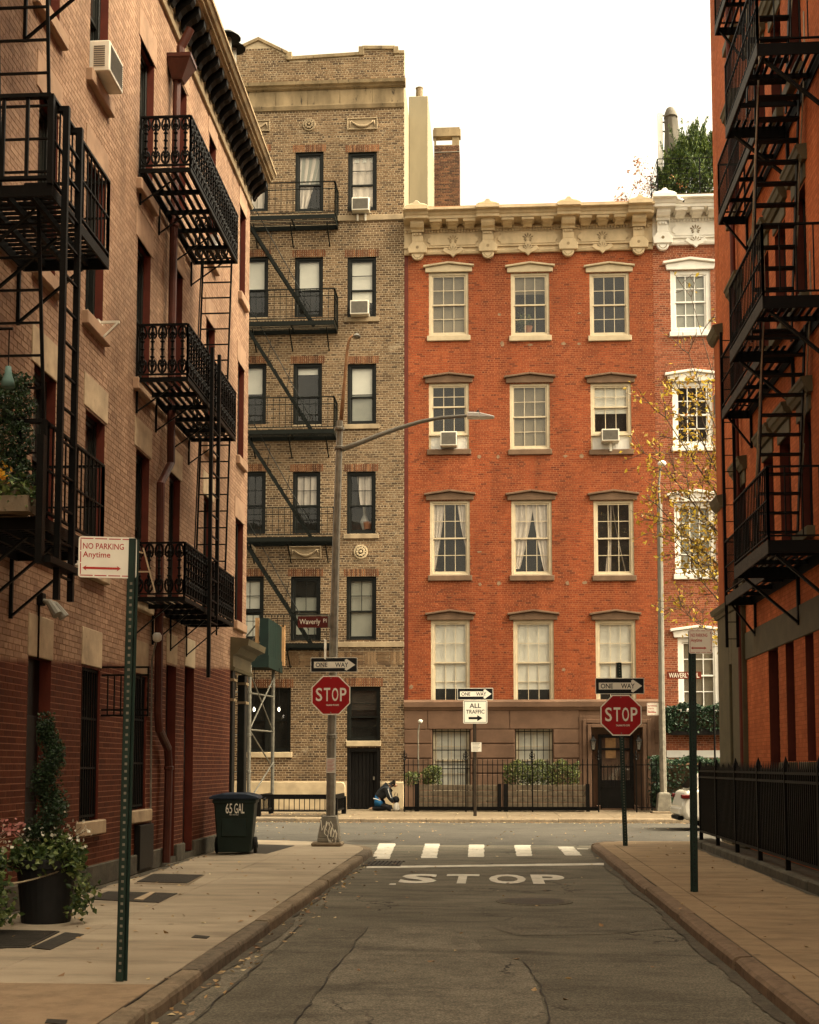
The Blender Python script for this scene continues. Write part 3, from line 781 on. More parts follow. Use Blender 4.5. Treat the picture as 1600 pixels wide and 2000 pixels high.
gr_ = thing('pavement_grating', 'barred iron grating in the pavement in front of the flower pot', 'grating', (-4.5, 11, 0))
c4 = gquad([(-40, 1852), (52, 1851), (112, 1821), (-20, 1818)], .002)
MB().prism(c4, (0, 0, .004)).build('pit', 'rubber', gr_)
c4 = [np.array(p) for p in c4]
gb = MB(); gb.bar(c4[0], c4[1], .04, .02).bar(c4[1], c4[2], .04, .02).bar(c4[2], c4[3], .04, .02)
gb.build('frame', 'iron cover', gr_)
for k in range(1, 26):
    t_ = k / 26; MB().bar(c4[0] * (1 - t_) + c4[3] * t_ + (0, 0, .008), c4[1] * (1 - t_) + c4[2] * t_ + (0, 0, .008), .016, .014).build('grating_bar', 'iron cover', gr_)
vp = tag(MB().prism(gquad([(62, 1852), (98, 1856), (164, 1826), (128, 1822)], 0), (0, 0, .008)).build('cover_plate', 'iron cover'), 'flat grey access plate beside the barred grating', 'cover')
tag(MB().prism(gquad([(374, 1832), (404, 1834), (410, 1830), (382, 1827)], 0), (0, 0, .007)).build('valve_cover', 'iron cover'), 'small rectangular valve cover in the middle of the left pavement', 'cover')
tag(MB().prism(gquad([(88, 1999), (128, 2003), (132, 1994), (92, 1992)], 0), (0, 0, .007)).build('valve_cover', 'iron cover'), 'small dark valve cover in the brown slab at the near left', 'cover')
tag(MB().prism(gquad([(400, 1662), (520, 1668), (575, 1652), (470, 1648)], 0), (0, 0, .006)).build('cover_plate', 'iron cover'), 'flat dark metal plate in the pavement under the wheeled bin', 'cover')
# street drain at the left kerb and a manhole
dr = thing('storm_drain', 'iron storm drain grate against the left kerb by the stop line', 'drain', (-1.8, 21, ZR))
p0, p1 = GR(714, 1693, ZR), GR(778, 1687, ZR)
MB().box(-2.10, 20.75, ZR, -1.50, 21.75, ZR + .004).build('pit', 'rubber', dr)
for k in range(9): MB().box(-2.08 + k * .068, 20.77, ZR + .002, -2.045 + k * .068, 21.73, ZR + .014).build('grate_bar', 'iron cover', dr)
MB().box(-2.13, 20.70, ZR, -1.47, 20.75, ZR + .012).box(-2.13, 21.75, ZR, -1.47, 21.80, ZR + .012).build('frame', 'iron cover', dr)
mh = thing('manhole_cover', 'round iron manhole cover sunk in the asphalt beyond the patch', 'manhole', (*GR(1044, 1761, ZR), ZR))
mx, my = GR(1044, 1761, ZR)
MB().lathe((mx, my, ZR), [(.46, 0), (.46, .007), (.40, .007)], 28).build('frame', 'asphalt dark', mh)
MB().lathe((mx, my, ZR), [(.36, 0), (.36, .009), (.05, .009)], 28).build('lid', 'iron cover', mh)
mh2 = thing('manhole_cover', 'dark oval manhole in the cross street behind the lamp base', 'manhole', (*GR(722, 1643, ZR), ZR))
mx, my = GR(722, 1643, ZR)
MB().lathe((mx, my, ZR), [(.50, 0), (.50, .006), (.1, .008)], 24).build('lid', 'iron cover', mh2)
# fallen leaves
lf = []
for _ in range(760):
    x = rj.uniform(-9, 12); lf.append((x, 36.55 - abs(rj.gauss(0, .16)) - .03, ZR + .015))
for _ in range(240): lf.append((rj.uniform(-8, 10), rj.uniform(26.5, 36), ZR + .012))
for _ in range(150): lf.append((KX + abs(rj.gauss(0, .12)) + .02, rj.uniform(5, 22), ZR + .014))
for _ in range(70): lf.append((rj.uniform(KX, RX), rj.uniform(7, 26), ZR + .012))
for _ in range(90): lf.append((rj.uniform(XL + .1, KX - .1), rj.uniform(8, 23), .012))
for _ in range(60): lf.append((XL + .12 + abs(rj.gauss(0, .15)), rj.uniform(9, 23), .012))
for _ in range(35): lf.append((rj.uniform(RX, 3.7), rj.uniform(9, 25), .012))
for _ in range(120): lf.append((rj.uniform(-9, 10), rj.uniform(36.8, 40), .012))
for _ in range(90): lf.append((rj.uniform(-8.2, -5.0), rj.uniform(38.0, 39.6), .03))
tag(leaves('fallen_leaves', lf, .062, 'litter', seed=9, flat=.18, aspect=1.35), kind='stuff')

# ================================================================== LEFT BUILDING
LB = thing('apartment_building', 'salmon painted brick building along the left, dark red below, under a heavy bracketed cornice', 'building', (XL - 5, 8, 0))
LTOP = 13.58
lw = [  # left px, right px, head y, sill y, upper floors
    (78, 124, -330, 0), (77, 115, 175, 520), (67, 110, 709, 1050), (180, 215, -150, 150), (172, 206, 310, 617), (168, 205, 794, 1100),
    (275, 302, 75, 360), (269, 295, 463, 745), (266, 292, 872, 1168), (350, 365, 150, 420), (341, 357, 519, 770), (331, 352, 920, 1175),
    (409, 422, 262, 500), (403, 420, 620, 868), (398, 415, 965, 1190), (469, 480, 402, 575), (465, 477, 706, 893), (460, 475, 1010, 1213)]
lg = [(55, 100, 1280, 1792, 'door'), (160, 196, 1297, 1605, 'barred'), (260, 287, 1312, 1583, 'barred'), (325, 344, 1294, 1692, 'door'), (361, 379, 1300, 1662, 'door')]
holes, spec = [], []
for q in lw + lg:
    y0 = LW(q[0], q[2])[0]; y1 = LW(q[1], q[2])[0]
    z1 = LW(q[0], q[2])[1]; z0 = LW(q[0], q[3])[1]
    kind = q[4] if len(q) > 4 else 'sash'
    if kind == 'door': z0 = .10
    holes.append((y0, y1, z0, z1)); spec.append(kind)
YC, YB = 25.5, 24.0                    # the corner, and where the brick stops beside the shopfront
sh = (YB, YC + .2, 0, 3.93)
panel(LB, LEFT, -2, YC, 0, LTOP, holes + [sh + (.0,)], 'painted mortar', .14, 'jamb red')
brickwork(LB, LEFT, 9.5, YC, .28, LTOP - .4, holes + [sh], 'painted brick', mj=.009, bl=.207, bh=.060, dep=.0028, near=lambda q: q[0] + abs(q[2] - 2.0) * .35, seed=2)
b = MB(LEFT)                           # the body behind the wall
b.box(-2, -9, 0, YC, -2.2, LTOP).box(-2, -2.2, LTOP - .12, YC, -.25, LTOP - .05)
b.build('building_core', 'interior', LB)
b = MB(LEFT); b.box(YC - .35, -9, 3.95, YC - .001, -.003, LTOP - .05); b.box(YB, -9, 0, YB + .25, -.3, 3.93)
b.build('end_wall', 'jamb red', LB)
pb = MB(LEFT)
doors = sorted((h[0], h[1]) for h, k in zip(holes, spec) if k == 'door')
e = -2.0
for a, c in doors + [(YB, YB)]:
    pb.box(e, .0, 0, a - .02, .055, .27); e = c + .02
pb.build('plinth', 'plinth grey', LB, bevel=.012)
for h, k in zip(holes, spec):
    y0, y1, z0, z1 = h
    w = y1 - y0
    hi = z1 > 6.3
    lm = 'salmon stone' if hi else 'pale stone'
    lh = .42 if k == 'sash' else .46
    if h is holes[-1]: lm = 'chipped cream paint'
    ov = .10 if k == 'sash' else .03
    MB(LEFT).box(y0 - ov, -.05, z1, y1 + ov, .016, z1 + lh).build('lintel', lm, LB, bevel=.008)
    if k != 'door':
        MB(LEFT).box(y0 - .11, -.2, z0 - .17, y1 + .11, .085, z0).build('sill', lm, LB, bevel=.012)
    if k == 'sash':
        window(LB, LEFT, y0, y1, z0, z1, .10, 'frame black green', cols=1, rows=1, fw=.06, shade=[('blind', 0, RND.choice([.35, .5, .6]), 'grey blind')] if RND.random() < .5 else None)
    elif k == 'barred':
        window(LB, LEFT, y0, y1, z0, z1, .10, 'frame black green', cols=1, rows=2, fw=.06, shade=[('blind', 0, .5, 'blind')])
        gm = MB(LEFT)
        for zz in (z0 + .06, z0 + (z1 - z0) * .34, z0 + (z1 - z0) * .66, z1 - .05): gm.box(y0, -.05, zz - .014, y1, -.03, zz + .014)
        gm.box(y0, -.053, z0 + .04, y0 + .02, -.027, z1 - .03).box(y1 - .02, -.053, z0 + .04, y1, -.027, z1 - .03)
        go = gm.build('window_guard', 'black iron', LB)
        nb_ = 8
        bm_ = MB().box(-.009, -.009, 0, .009, .009, z1 - z0 - .06).mesh('guard_bar', 'black iron')
        kids('guard_bar', bm_, go, [T(XL - .04, y0 + w * (i + .5) / nb_, z0 + .03) for i in range(nb_)])
    else:
        d_ = MB(LEFT); d_.box(y0, -.22, z0, y1, -.13, z1)
        do = d_.build('door', 'dark door', LB)
        MB(LEFT).box(y0 + .08, -.129, z0 + .25, y1 - .08, -.11, z0 + 1.0).box(y0 + .08, -.129, z0 + 1.15, y1 - .08, -.11, z0 + 1.95).build('door_panel', 'dark door', do, bevel=.01)
        MB(LEFT).box(y0, -.20, 0, y1, .04, .10).build('doorstep', 'plinth grey', LB)
# black panel under the second barred window
a, c = LW(262, 1600)[0], LW(289, 1600)[0]
MB(LEFT).box(a, .0, .05, c, .09, LW(262, 1612)[1]).build('basement_hatch', 'dark door', LB, bevel=.01)
# cornice
pr = [(0, 13.02), (.05, 13.02), (.07, 13.08), (.03, 13.10), (.03, 13.30), (.06, 13.32), (.06, 13.58), (0, 13.58)]
MB(LEFT).prof(pr, -2, YC + .03).build('frieze', 'limestone', LB)
pr = [(0, 13.58), (.36, 13.58), (.37, 13.62), (.42, 13.63), (.43, 13.68), (.47, 13.69), (.51, 13.76), (.53, 13.77), (.53, 13.82), (0, 13.88)]
MB(LEFT).prof(pr, -2, YC + .12).build('cornice', 'sooty stone', LB)
br = MB(FR((0, 0, 0), LEFT.U, LEFT.N))
br.prof([(.06, 13.20), (.10, 13.20), (.14, 13.28), (.22, 13.36), (.30, 13.40), (.35, 13.47), (.35, 13.575), (.06, 13.575)], -.075, .075)
brm = br.mesh('cornice_bracket', 'black iron')
kids('cornice_bracket', brm, LB, [T(XL, 8.2 + i * .36, 0) for i in range(49)])
# rain pipe with its hopper
def LP(px, py, x): y, z = LW(px, py, x); return (x, y, z)
XP = XL + .12
dp = MB(); P0 = LP(346, 160, XP)
yy = P0[1]
pts = [LP(346, 160, XP), LP(340, 440, XP), LP(336, 640, XP), LP(334, 905, XP), LP(314, 945, XP), LP(311, 1200, XP), LP(309, 1395, XP), LP(311, 1425, XP), LP(328, 1462, XP), LP(330, 1500, XP), LP(325, 1685, XP)]
dp.tube(pts, .062, 10)
for p in (pts[1], pts[2], pts[5], pts[9]): dp.lathe((p[0], p[1], p[2] - .03), [(.066, 0), (.078, .01), (.078, .05), (.066, .06)], 10)
dpo = dp.build('rain_pipe', 'downspout', LB, smooth=False)
hz = P0[2]; hb = MB(); hb.taper((XP + .02, yy, hz), (.08, .09), (XP + .06, yy, hz + .30), (.19, .2)); hb.box(XP - .12, yy - .21, hz + .30, XP + .26, yy + .21, hz + .36)
hb.tube([(XP + .05, yy, hz + .3), (XP + .05, yy, hz + .55), (XP + .2, yy, hz + .85)], .07, 8)
hb.build('rain_hopper', 'downspout', dpo)
# shopfront on the corner
sf = MB(LEFT)
sf.box(YB + .02, -.10, 0, YB + .26, .05, 3.3).box(YC - .28, -.10, 0, YC - .02, .05, 3.3).box(YB + .26, -.2, 0, YC - .28, -.16, .6).box(YB + .26, -.2, 3.0, YC - .28, -.12, 3.3)
sf.box(YC - .5, -2.2, 0, YC - .45, -.2, 3.3)
sfo = sf.build('shopfront', 'frame black green', LB, bevel=.012)
MB(LEFT).box(YB + .26, -.19, .6, YC - .28, -.18, 3.0).build('pane', 'glass', sfo)
MB(LEFT).box(YB + .02, -.9, .3, YC - .1, -.88, 3.2).build('shop_interior', 'olive paint', sfo)
MB(LEFT).prof([(0, 3.3), (.08, 3.3), (.10, 3.36), (.06, 3.38), (.06, 3.6), (.12, 3.63), (.20, 3.74), (.34, 3.78), (.36, 3.90), (.05, 3.94), (0, 3.94)], YB - .02, YC + .30).build('shop_cornice', 'olive paint', sfo)
for zz in (2.72, 3.1):
    MB(LEFT).box(YB, -.1, zz, YB + .28, .075, zz + .05).build('pilaster_band', 'sooty stone', sfo)
    MB(LEFT).box(YC - .3, -.1, zz, YC, .075, zz + .05).build('pilaster_band', 'sooty stone', sfo)
gl = MB(LEFT)
for k, (u, z) in enumerate(((24.42, 1.2), (24.5, 1.45), (24.44, 1.7), (24.52, 1.95), (24.45, 2.2))):
    gl.text('SHOPS'[k], u, z, .16, .2, -.172, .01)
gl.build('window_lettering', 'sign white', sfo)

def ac_unit(fr, u, z, w, h, d, label, group='window air conditioners', rz=0):
    o = thing('air_conditioner', label, 'air conditioner', fr.p(u, 0, z), group)
    b = MB(fr); b.box(u - w / 2, -.1, z, u + w / 2, d, z + h); b.build('case', 'ac white', o, bevel=.012)
    g_ = MB(fr); g_.box(u - w / 2 + .04, d, z + .04, u + w / 2 - .04, d + .004, z + h - .04); gg = g_.build('grille', 'ac grille', o)
    for k in range(1, 12): MB(fr).box(u - w / 2 + .045, d + .004, z + .04 + (h - .08) * k / 12, u + w / 2 - .045, d + .009, z + .045 + (h - .08) * k / 12).build('louvre', 'ac grille', gg)
    s_ = MB(fr)
    for k in range(10):
        uu = (u - w / 2 - .003, u + w / 2 + .003)
        zz = z + .06 + (h - .12) * k / 10
        for q in uu: s_.box(q - .003, .05, zz, q + .003, d - .06, zz + .012)
    s_.build('side_vent', 'ac grille', o)['kind'] = 'stuff'
    return o
q = holes[3]
ac_unit(LEFT, (q[0] + q[1]) / 2 - .05, q[2] + .02, .58, .40, .25, 'white air conditioner jutting from the top floor window of the salmon wall')
# small bracket left on a sill
tp = LP(196, 632, XL + .25)
bk = MB(); q = holes[4]; yb = (q[0] + q[1]) / 2
bk.bar((XL + .02, yb + .1, q[2] + .03), (XL + .30, yb + .1, q[2] + .03), .03).bar((XL + .1, yb + .1, q[2] - .16), (XL + .28, yb + .1, q[2] + .02), .025)
bk.box(XL - .02, yb + .02, q[2] + .005, XL + .06, yb + .2, q[2] + .05)
tag(bk.build('support_bracket', 'ac white'), 'empty white air conditioner bracket on a salmon wall sill', 'bracket')
# vent pipes on the roof
for k, (px, py, yv) in enumerate(((445, 112, 24.2), (455, 122, 24.9))):
    x_, z_ = FA(px, py, yv)
    o = thing('roof_vent', ['nearer mushroom vent on the roof edge above the left cornice', 'second mushroom vent on the roof edge, next to the tan gable'][k], 'vent', (x_, yv, LTOP), 'mushroom vents on the left roof')
    top_z = FA(px, [70, 90][k], yv)[1]
    MB().tube([(x_, yv, 13.3), (x_, yv, top_z - .02)], .075, 10).build('flue', 'galvanised', o)
    MB().lathe((x_, yv, top_z), [(.09, -.06), (.26, -.05), (.12, .06), (.02, .09)], 14).build('cap', 'black iron', o)

# ================================================================== TAN APARTMENT HOUSE
def fx(px, py, y=YF): return FA(px, py, y)[0]
def fz(py, y=YF, px=960): return FA(px, py, y)[1]
def frect(x0, x1, y0, y1, y=YF):
    ym = (y0 + y1) / 2
    return (fx(x0, ym, y), fx(x1, ym, y), fz(y1, y, (x0 + x1) / 2), fz(y0, y, (x0 + x1) / 2))
TB = thing('apartment_building', 'tall tan brick apartment house with stone festoons and a stepped parapet', 'building', (-6, YF + 4, 0))
TX0, TX1 = -10.2, -3.0
tw = {}
rowsT = [(297, 413), (502, 620), (710, 829), (921, 1043), (1126, 1251)]
colsT = [[(680, 736), (679, 735), (679, 735), (678, 734), (677, 735)], [(577, 632), (576, 631), (573, 629), (572, 626), (568, 626)], [(468, 524), (468, 524), (464, 520), (463, 519), (459, 515)]]
holes = []
for c in range(3):
    for r in range(5): tw[c, r] = frect(*colsT[c][r], *rowsT[r]); holes.append(tw[c, r])
gw_r = frect(678, 743, 1341, 1447); gdoor = frect(678, 743, 1461, 1580); gw_l = frect(478, 568, 1343, 1469)
gdoor = (gdoor[0], gdoor[1], 0.0, gdoor[3])
holes += [gw_r, gdoor, gw_l]
ZPAR = fz(118)                         # main coping line of the parapet
prof_px = [(440, 112), (455, 103), (505, 80), (563, 108), (567, 118), (704, 109), (708, 97), (772, 97), (775, 106), (790, 106)]
PT = [FA(x, y) for x, y in prof_px]; PT[0] = (TX0, PT[0][1] - .25); PT[-1] = (TX1, PT[-1][1])
def ptop(u):
    for (a, za), (c, zc) in zip(PT, PT[1:]):
        if a <= u <= c: return za + (zc - za) * (u - a) / max(c - a, 1e-6) - .02
    return 0
ZBAND0, ZBAND1 = fz(205), fz(152)      # stone frieze and ledge
panel(TB, FAC, TX0, TX1, 0, fz(135), holes, 'pale mortar', .16, 'frame black green')
MB(FAC).uz([(TX0, fz(135)), (TX1, fz(135))] + [(u, z) for u, z in reversed(PT)], -.35, 0).build('parapet', 'pale mortar', TB)
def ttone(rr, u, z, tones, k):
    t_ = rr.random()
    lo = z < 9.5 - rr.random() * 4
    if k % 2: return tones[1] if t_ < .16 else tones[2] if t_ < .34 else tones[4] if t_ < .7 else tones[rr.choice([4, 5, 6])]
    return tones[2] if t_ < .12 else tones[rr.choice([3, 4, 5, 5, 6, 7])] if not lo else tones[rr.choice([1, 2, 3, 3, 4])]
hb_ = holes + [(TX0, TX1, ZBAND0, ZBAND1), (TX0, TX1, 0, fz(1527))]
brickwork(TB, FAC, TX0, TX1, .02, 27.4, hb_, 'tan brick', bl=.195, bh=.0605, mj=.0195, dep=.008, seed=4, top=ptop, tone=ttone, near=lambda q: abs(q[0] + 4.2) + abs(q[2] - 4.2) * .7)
b = MB(FAC)
b.box(TX0, -12, 0, TX1 - .012, -11.8, fz(140)).box(TX0, -12, fz(160) - .1, TX1 - .012, -.36, fz(160)).box(TX0, -12, 0, TX0 + .2, -.4, fz(160))
b.box(TX0 + .2, -2.4, 0, TX1 - .3, -2.3, fz(160) - .1)
b.build('building_core', 'interior', TB)
MB(FAC).box(TX1 - .3, -12, 0, TX1, -.001, fz(150)).build('side_wall', 'cream render', TB)
cap = MB(FAC)
for (a, za), (c, zc) in zip(PT, PT[1:]):
    if c - a < .12: cap.uz([(a - .06, min(za, zc)), (c + .06, min(za, zc)), (c + .06, max(za, zc) + .1), (a - .06, max(za, zc) + .1)], -.40, .07); continue
    cap.uz([(a, za - .0), (c, zc - .0), (c, zc + .13), (a, za + .13)], -.40, .06)
cap.build('coping', 'sooty stone', TB, bevel=.01)
led = MB(FAC); zl = fz(163)
led.prof([(0, zl - .05), (.10, zl), (.14, zl + .05), (.22, zl + .09), (.24, zl + .20), (.02, zl + .30), (0, zl + .30)], TX0, TX1 + .05)
led.build('stone_ledge', 'sooty stone', TB)
blocks = [440, 475, 538, 601, 664, 727, 789.5]
for a, c in zip(blocks, blocks[1:]):
    MB(FAC).box(fx(a, 180) + .006, -.1, fz(195), fx(c, 180) - .006, .03, zl - .055).build('frieze_block', 'sooty stone', TB, bevel=.012)
MB(FAC).prof([(0, fz(204)), (.05, fz(204)), (.09, fz(197)), (.09, fz(195)), (0, fz(194.6))], TX0, TX1).build('stone_string_course', 'sooty stone', TB)
MB(FAC).box(fx(655, 419), 0, fz(425), TX1, .07, fz(414)).build('stone_string_course', 'limestone', TB, bevel=.012)
MB(FAC).box(fx(660, 1257), 0, fz(1263), TX1, .07, fz(1252)).build('stone_string_course', 'limestone', TB, bevel=.012)
def soldier(h, hgt, parent=TB):
    a, c = h[0] - .10, h[1] + .10
    MB(FAC).box(a, -.02, h[3], c, .002, h[3] + hgt).build('lintel_bed', 'pale mortar', parent)
    n = round((c - a) / .078)
    ms = []
    for tn in (.1, .35, .6, .9):
        b_ = MB(); b_.box(0, -.012, 0, (c - a) / n - .026, 0, hgt - .012); b_.tones = [tn] * 6; ms.append(b_.mesh('soldier_brick', 'soldier brick'))
    for i in range(n): link('soldier_brick', ms[RND.randrange(4)], parent, T(a + (c - a) * i / n + .008, YF - .002, h[3] + .006))
for c in range(3):
    for r in range(5): soldier(tw[c, r], .27)
soldier(gw_r, .30); soldier(gw_l, .30)
for c, r in ((0, 1), (0, 2), (0, 3)):
    h = tw[c, r]; MB(FAC).box(h[0] - .12, -.14, h[2] - .17, h[1] + .12, .07, h[2]).build('sill', 'limestone', TB, bevel=.012)
for h, e in ((gw_r, 0), (gw_l, .05)): MB(FAC).box(h[0] - .02 - e, -.14, h[2] - .19, h[1] + .02 + e, .08, h[2]).build('sill', 'cream stone', TB, bevel=.012)
shadesT = {(0, 0): [('blind', 0, .10, 'blind'), ('curtain', (0, 1, 0, 1, .92))], (1, 0): [('curtain', (.0, .95, .0, .35, .98)), ('blind', 0, .5, 'grey blind')], (2, 0): [('curtain', (0, 1, .0, .9, 1))],
           (0, 1): [('blind', 0, .74, 'blind')], (1, 1): [('blind', 0, .52, 'blind')], (2, 1): [('blind', 0, .5, 'blind')],
           (0, 2): [('blind', 0, .47, 'blind'), ('blind', .5, 1, 'grey blind')], (1, 2): [('blind', 0, .12, 'blind')], (2, 2): [('blind', 0, .47, 'blind')],
           (0, 3): [('curtain', (.3, 1, .45, 1, .55))], (1, 3): [('curtain', (0, 1, .0, 1, .55))], (2, 3): None,
           (0, 4): [('blind', .02, .98, 'grey blind')], (1, 4): [('blind', .3, .92, 'grey blind')], (2, 4): [('blind', 0, .48, 'blind'), ('blind', .6, 1, 'blind')]}
for (c, r), h in tw.items():
    cols, rows = (1, 1)
    kw = {}
    if r == 3: cols, rows = (3, 2) if c else (3, 2)
    if r == 4: cols, rows = 2, 2
    if (c, r) in ((0, 0), (0, 1)): rows = 2
    window(TB, FAC, *h, .06, 'frame black green', cols=cols, rows=rows, fw=.10, sw=.055, shade=shadesT[c, r], low_cols=1 if r in (3, 4, 0, 1) else None, low_rows=1 if r in (3, 4, 0, 1) else None, split=.46)
window(TB, FAC, *gw_r, .10, 'frame black green', cols=1, rows=2, fw=.10, split=.44, shade=[('blind', 0, .40, 'interior')])
window(TB, FAC, gw_l[0], (gw_l[0] + gw_l[1]) / 2, gw_l[2], gw_l[3], .10, 'frame black green', cols=1, rows=1, fw=.10)
window(TB, FAC, (gw_l[0] + gw_l[1]) / 2, gw_l[1], gw_l[2], gw_l[3], .10, 'frame black green', cols=1, rows=1, fw=.10)
a, c, _, zt = gdoor
df = MB(FAC); df.box(a, -.26, 0, a + .12, -.02, zt).box(c - .12, -.26, 0, c, -.02, zt).box(a + .12, -.26, zt - .13, c - .12, -.02, zt)
do = df.build('door', 'dark door', TB, bevel=.01)
n = 7
for i in range(n):
    w = (c - a - .24) / n
    MB(FAC).box(a + .12 + w * i + .006, -.2, .02, a + .12 + w * (i + 1) - .006, -.16, zt - .14).build('door_plank', 'dark door', do, bevel=.006)
MB(FAC).box(a + .13, -.158, zt * .47, c - .13, -.14, zt * .47 + .05).build('door_rail', 'dark door', do)
MB(FAC).box(c - .26, -.16, 1.0, c - .2, -.10, 1.12).build('door_handle', 'galvanised', do)
# cream stone foot of the wall with a scrolled end beside the door
b = MB(FAC); zb = fz(1527)
b.box(TX0, -.05, 0, a - .62, .06, zb)
b.build('stone_base', 'cream stone', TB, bevel=.015)
b = MB(FAC); b.uz([(a - .61, 0), (a - .05, 0), (a - .05, zb - .16), (a - .09, zb - .05), (a - .18, zb), (a - .61, zb)], -.05, .10); b.build('stone_base', 'cream stone', TB, bevel=.03)
b = MB(FAC); b.uz([(c + .02, 0), (TX1, 0), (TX1, zb), (c + .16, zb), (c + .06, zb - .06), (c + .02, zb - .16)], -.05, .07); b.build('stone_base', 'cream stone', TB, bevel=.03)
# basket weave bricks under the ground floor string
bw0, bw1 = fz(1300), fz(1267)
for i in range(9):
    u0 = fx(560, 1283) + i * .45
    if u0 + .45 > TX1: break
    for k in range(4):
        bx = MB(FAC)
        if i % 2: bx.box(u0 + .02, .004, bw0 + .05 + k * .12, u0 + .43, .016, bw0 + .15 + k * .12)
        else: bx.box(u0 + .02 + k * .104, .004, bw0 + .05, u0 + .11 + k * .104, .016, bw0 + .51)
        bx.tones = [RND.choice([.3, .5, .8])] * 6
        bx.build('weave_brick', 'tan brick', TB)
# terracotta ornaments
def medallion(px, py, r, matn):
    u, z = FA(px, py); r = r / 56.
    b = MB(FAC); b.disc(u, z, r, 0, .05, 22).disc(u, z, r * .78, .05, .035, 22)
    o = b.build('medallion', matn, TB, bevel=.01)
    q = MB(FAC)
    for k in range(10):
        t_ = k * math.tau / 10
        q.disc(u + r * .5 * math.cos(t_), z + r * .5 * math.sin(t_), r * .19, .05, .085, 8)
    q.disc(u, z, r * .2, .05, .11, 10); q.build('rosette', matn, o, bevel=.008)
def festoon(x0, x1, y0, y1, matn):
    h = frect(x0, x1, y0, y1); b = MB(FAC); t_ = .045
    b.box(h[0], 0, h[2], h[1], .025, h[3])
    b.box(h[0], .025, h[2], h[1], .06, h[2] + t_).box(h[0], .025, h[3] - t_, h[1], .06, h[3]).box(h[0], .025, h[2] + t_, h[0] + t_, .06, h[3] - t_).box(h[1] - t_, .025, h[2] + t_, h[1], .06, h[3] - t_)
    o = b.build('festoon_panel', matn, TB, bevel=.008)
    q = MB(FAC); uc = (h[0] + h[1]) / 2; w = (h[1] - h[0]) * .36; zt_ = h[3] - .12; dr = (h[3] - h[2]) * .5
    P = [(uc + w * s_, .06, zt_ - dr * (1 - s_ * s_)) for s_ in np.linspace(-1, 1, 13)]
    q.tube(P, [.02 + .045 * (1 - abs(s_)) for s_ in np.linspace(-1, 1, 13)], 6)
    for s_ in (-1, 1): q.tube([(uc + w * s_ * 1.05, .05, zt_), (uc + w * s_ * 1.12, .05, h[2] + .1)], [.03, .012], 6)
    q.build('festoon', matn, o, smooth=True)
medallion(604, 244, 13, 'limestone'); medallion(705, 1078, 14, 'cream stone'); medallion(487, 1076, 13, 'limestone')
festoon(678, 738, 231, 254, 'limestone'); festoon(468, 528, 236, 258, 'limestone'); festoon(565, 628, 1067, 1092, 'limestone')
# chimneys behind
cz = MB(FAC); x0, zt = FA(803, 188, 46.5); x1 = FA(836, 188, 46.5)[0]
CH = thing('chimney', 'cream rendered chimney stack rising beside the tan building', 'chimney', ((x0 + x1) / 2, 47.4, 20))
MB().box(TX1 + .001, 46.5, 14, x1, 51.9, zt).build('stack', 'cream render', CH, bevel=.02)
u, z1_ = FA(819, 170, 47.2)
MB().lathe((u, 47.3, zt), [(.17, 0), (.155, .1), (.13, z1_ - zt - .06), (.15, z1_ - zt)], 14).build('chimney_pot', 'sooty stone', CH)
x0, zt = FA(848, 250, 52); x1 = FA(897, 250, 52)[0]; zo0 = fz(280, 52); zo1 = fz(264, 52)
BC = thing('chimney', 'sooty brick chimney with a slot under its cap, behind the red house', 'chimney', ((x0 + x1) / 2, 53, 20))
CF = FR((0, 52, 0), (1, 0, 0), (0, -1, 0))
MB(CF).box(x0, -1.3, 16, x1, 0, zo0).box(x0, -.3, zo0, x0 + .08, 0, zo1).box(x1 - .3, -.3, zo0, x1, 0, zo1).build('stack', 'sooty stone', BC)
MB(CF).box(x0 - .05, -.35, zo1, x1 + .06, .06, zt - .1).box(x0 - .02, -.32, zt - .1, x1 + .02, .02, zt).build('cap', 'sooty stone', BC)
brickwork(BC, CF, x0, x1, 20, zo0, [], 'sooty brick', dep=.008, npart=200, seed=8)
brickwork(BC, FR((x1, 52, 0), (0, 1, 0), (1, 0, 0)), 0, 1.3, 20, zo0, [], 'sooty brick', dep=.008, npart=0, seed=9)
MB(CF).box(x0, .012, zo0 - .34, x1 + .02, .03, zo0 - .31).build('strap', 'lamp grey', BC)
ac_unit(FAC, fx(706, 398), fz(411), .62, .46, .35, 'white air conditioner on two struts in the top right tan window')
ac_unit(FAC, fx(704, 600), fz(614), .66, .50, .35, 'white air conditioner in the tan window one floor below the top')
st = MB(FAC)
for dx in (-.14, .14): st.bar((fx(707, 415) + dx, .1, fz(413)), (fx(707, 415) + dx, .07, fz(426)), .06)
tag(st.build('support_strut', 'ac white'), 'pair of white struts under the top tan window air conditioner', 'strut')

# ================================================================== RED TOWN HOUSE
RB = thing('town_house', 'orange red brick town house with a buff bracketed cornice and brownstone ground floor', 'house', (1.2, YF + 4, 0))
UX0, UX1 = TX1 + .004, fx(1281, 900)
ZBS = fz(1378)                         # top of the brownstone
ZRT = fz(400)
rw = {}
colsR = [[(838, 915), (838, 916), (840, 918), (842, 918)], [(998, 1073), (996, 1074), (999, 1078), (1003, 1082)], [(1152, 1229), (1154, 1233), (1160, 1238), (1164, 1242)]]
rowsR = [(532, 656), (748, 878), (977, 1124), (1211, 1376)]
for c in range(3):
    for r in range(4): rw[c, r] = frect(*colsR[c][r], *rowsR[r])
bwin = [frect(845, 918, 1424, 1545), frect(1007, 1080, 1424, 1545)]
rd = frect(1155, 1256, 1421, 1580); rd = (rd[0], rd[1], 0, rd[3])
holes = list(rw.values())
panel(RB, FAC, UX0, UX1, ZBS, ZRT, holes, 'red mortar', .10, 'sash cream')
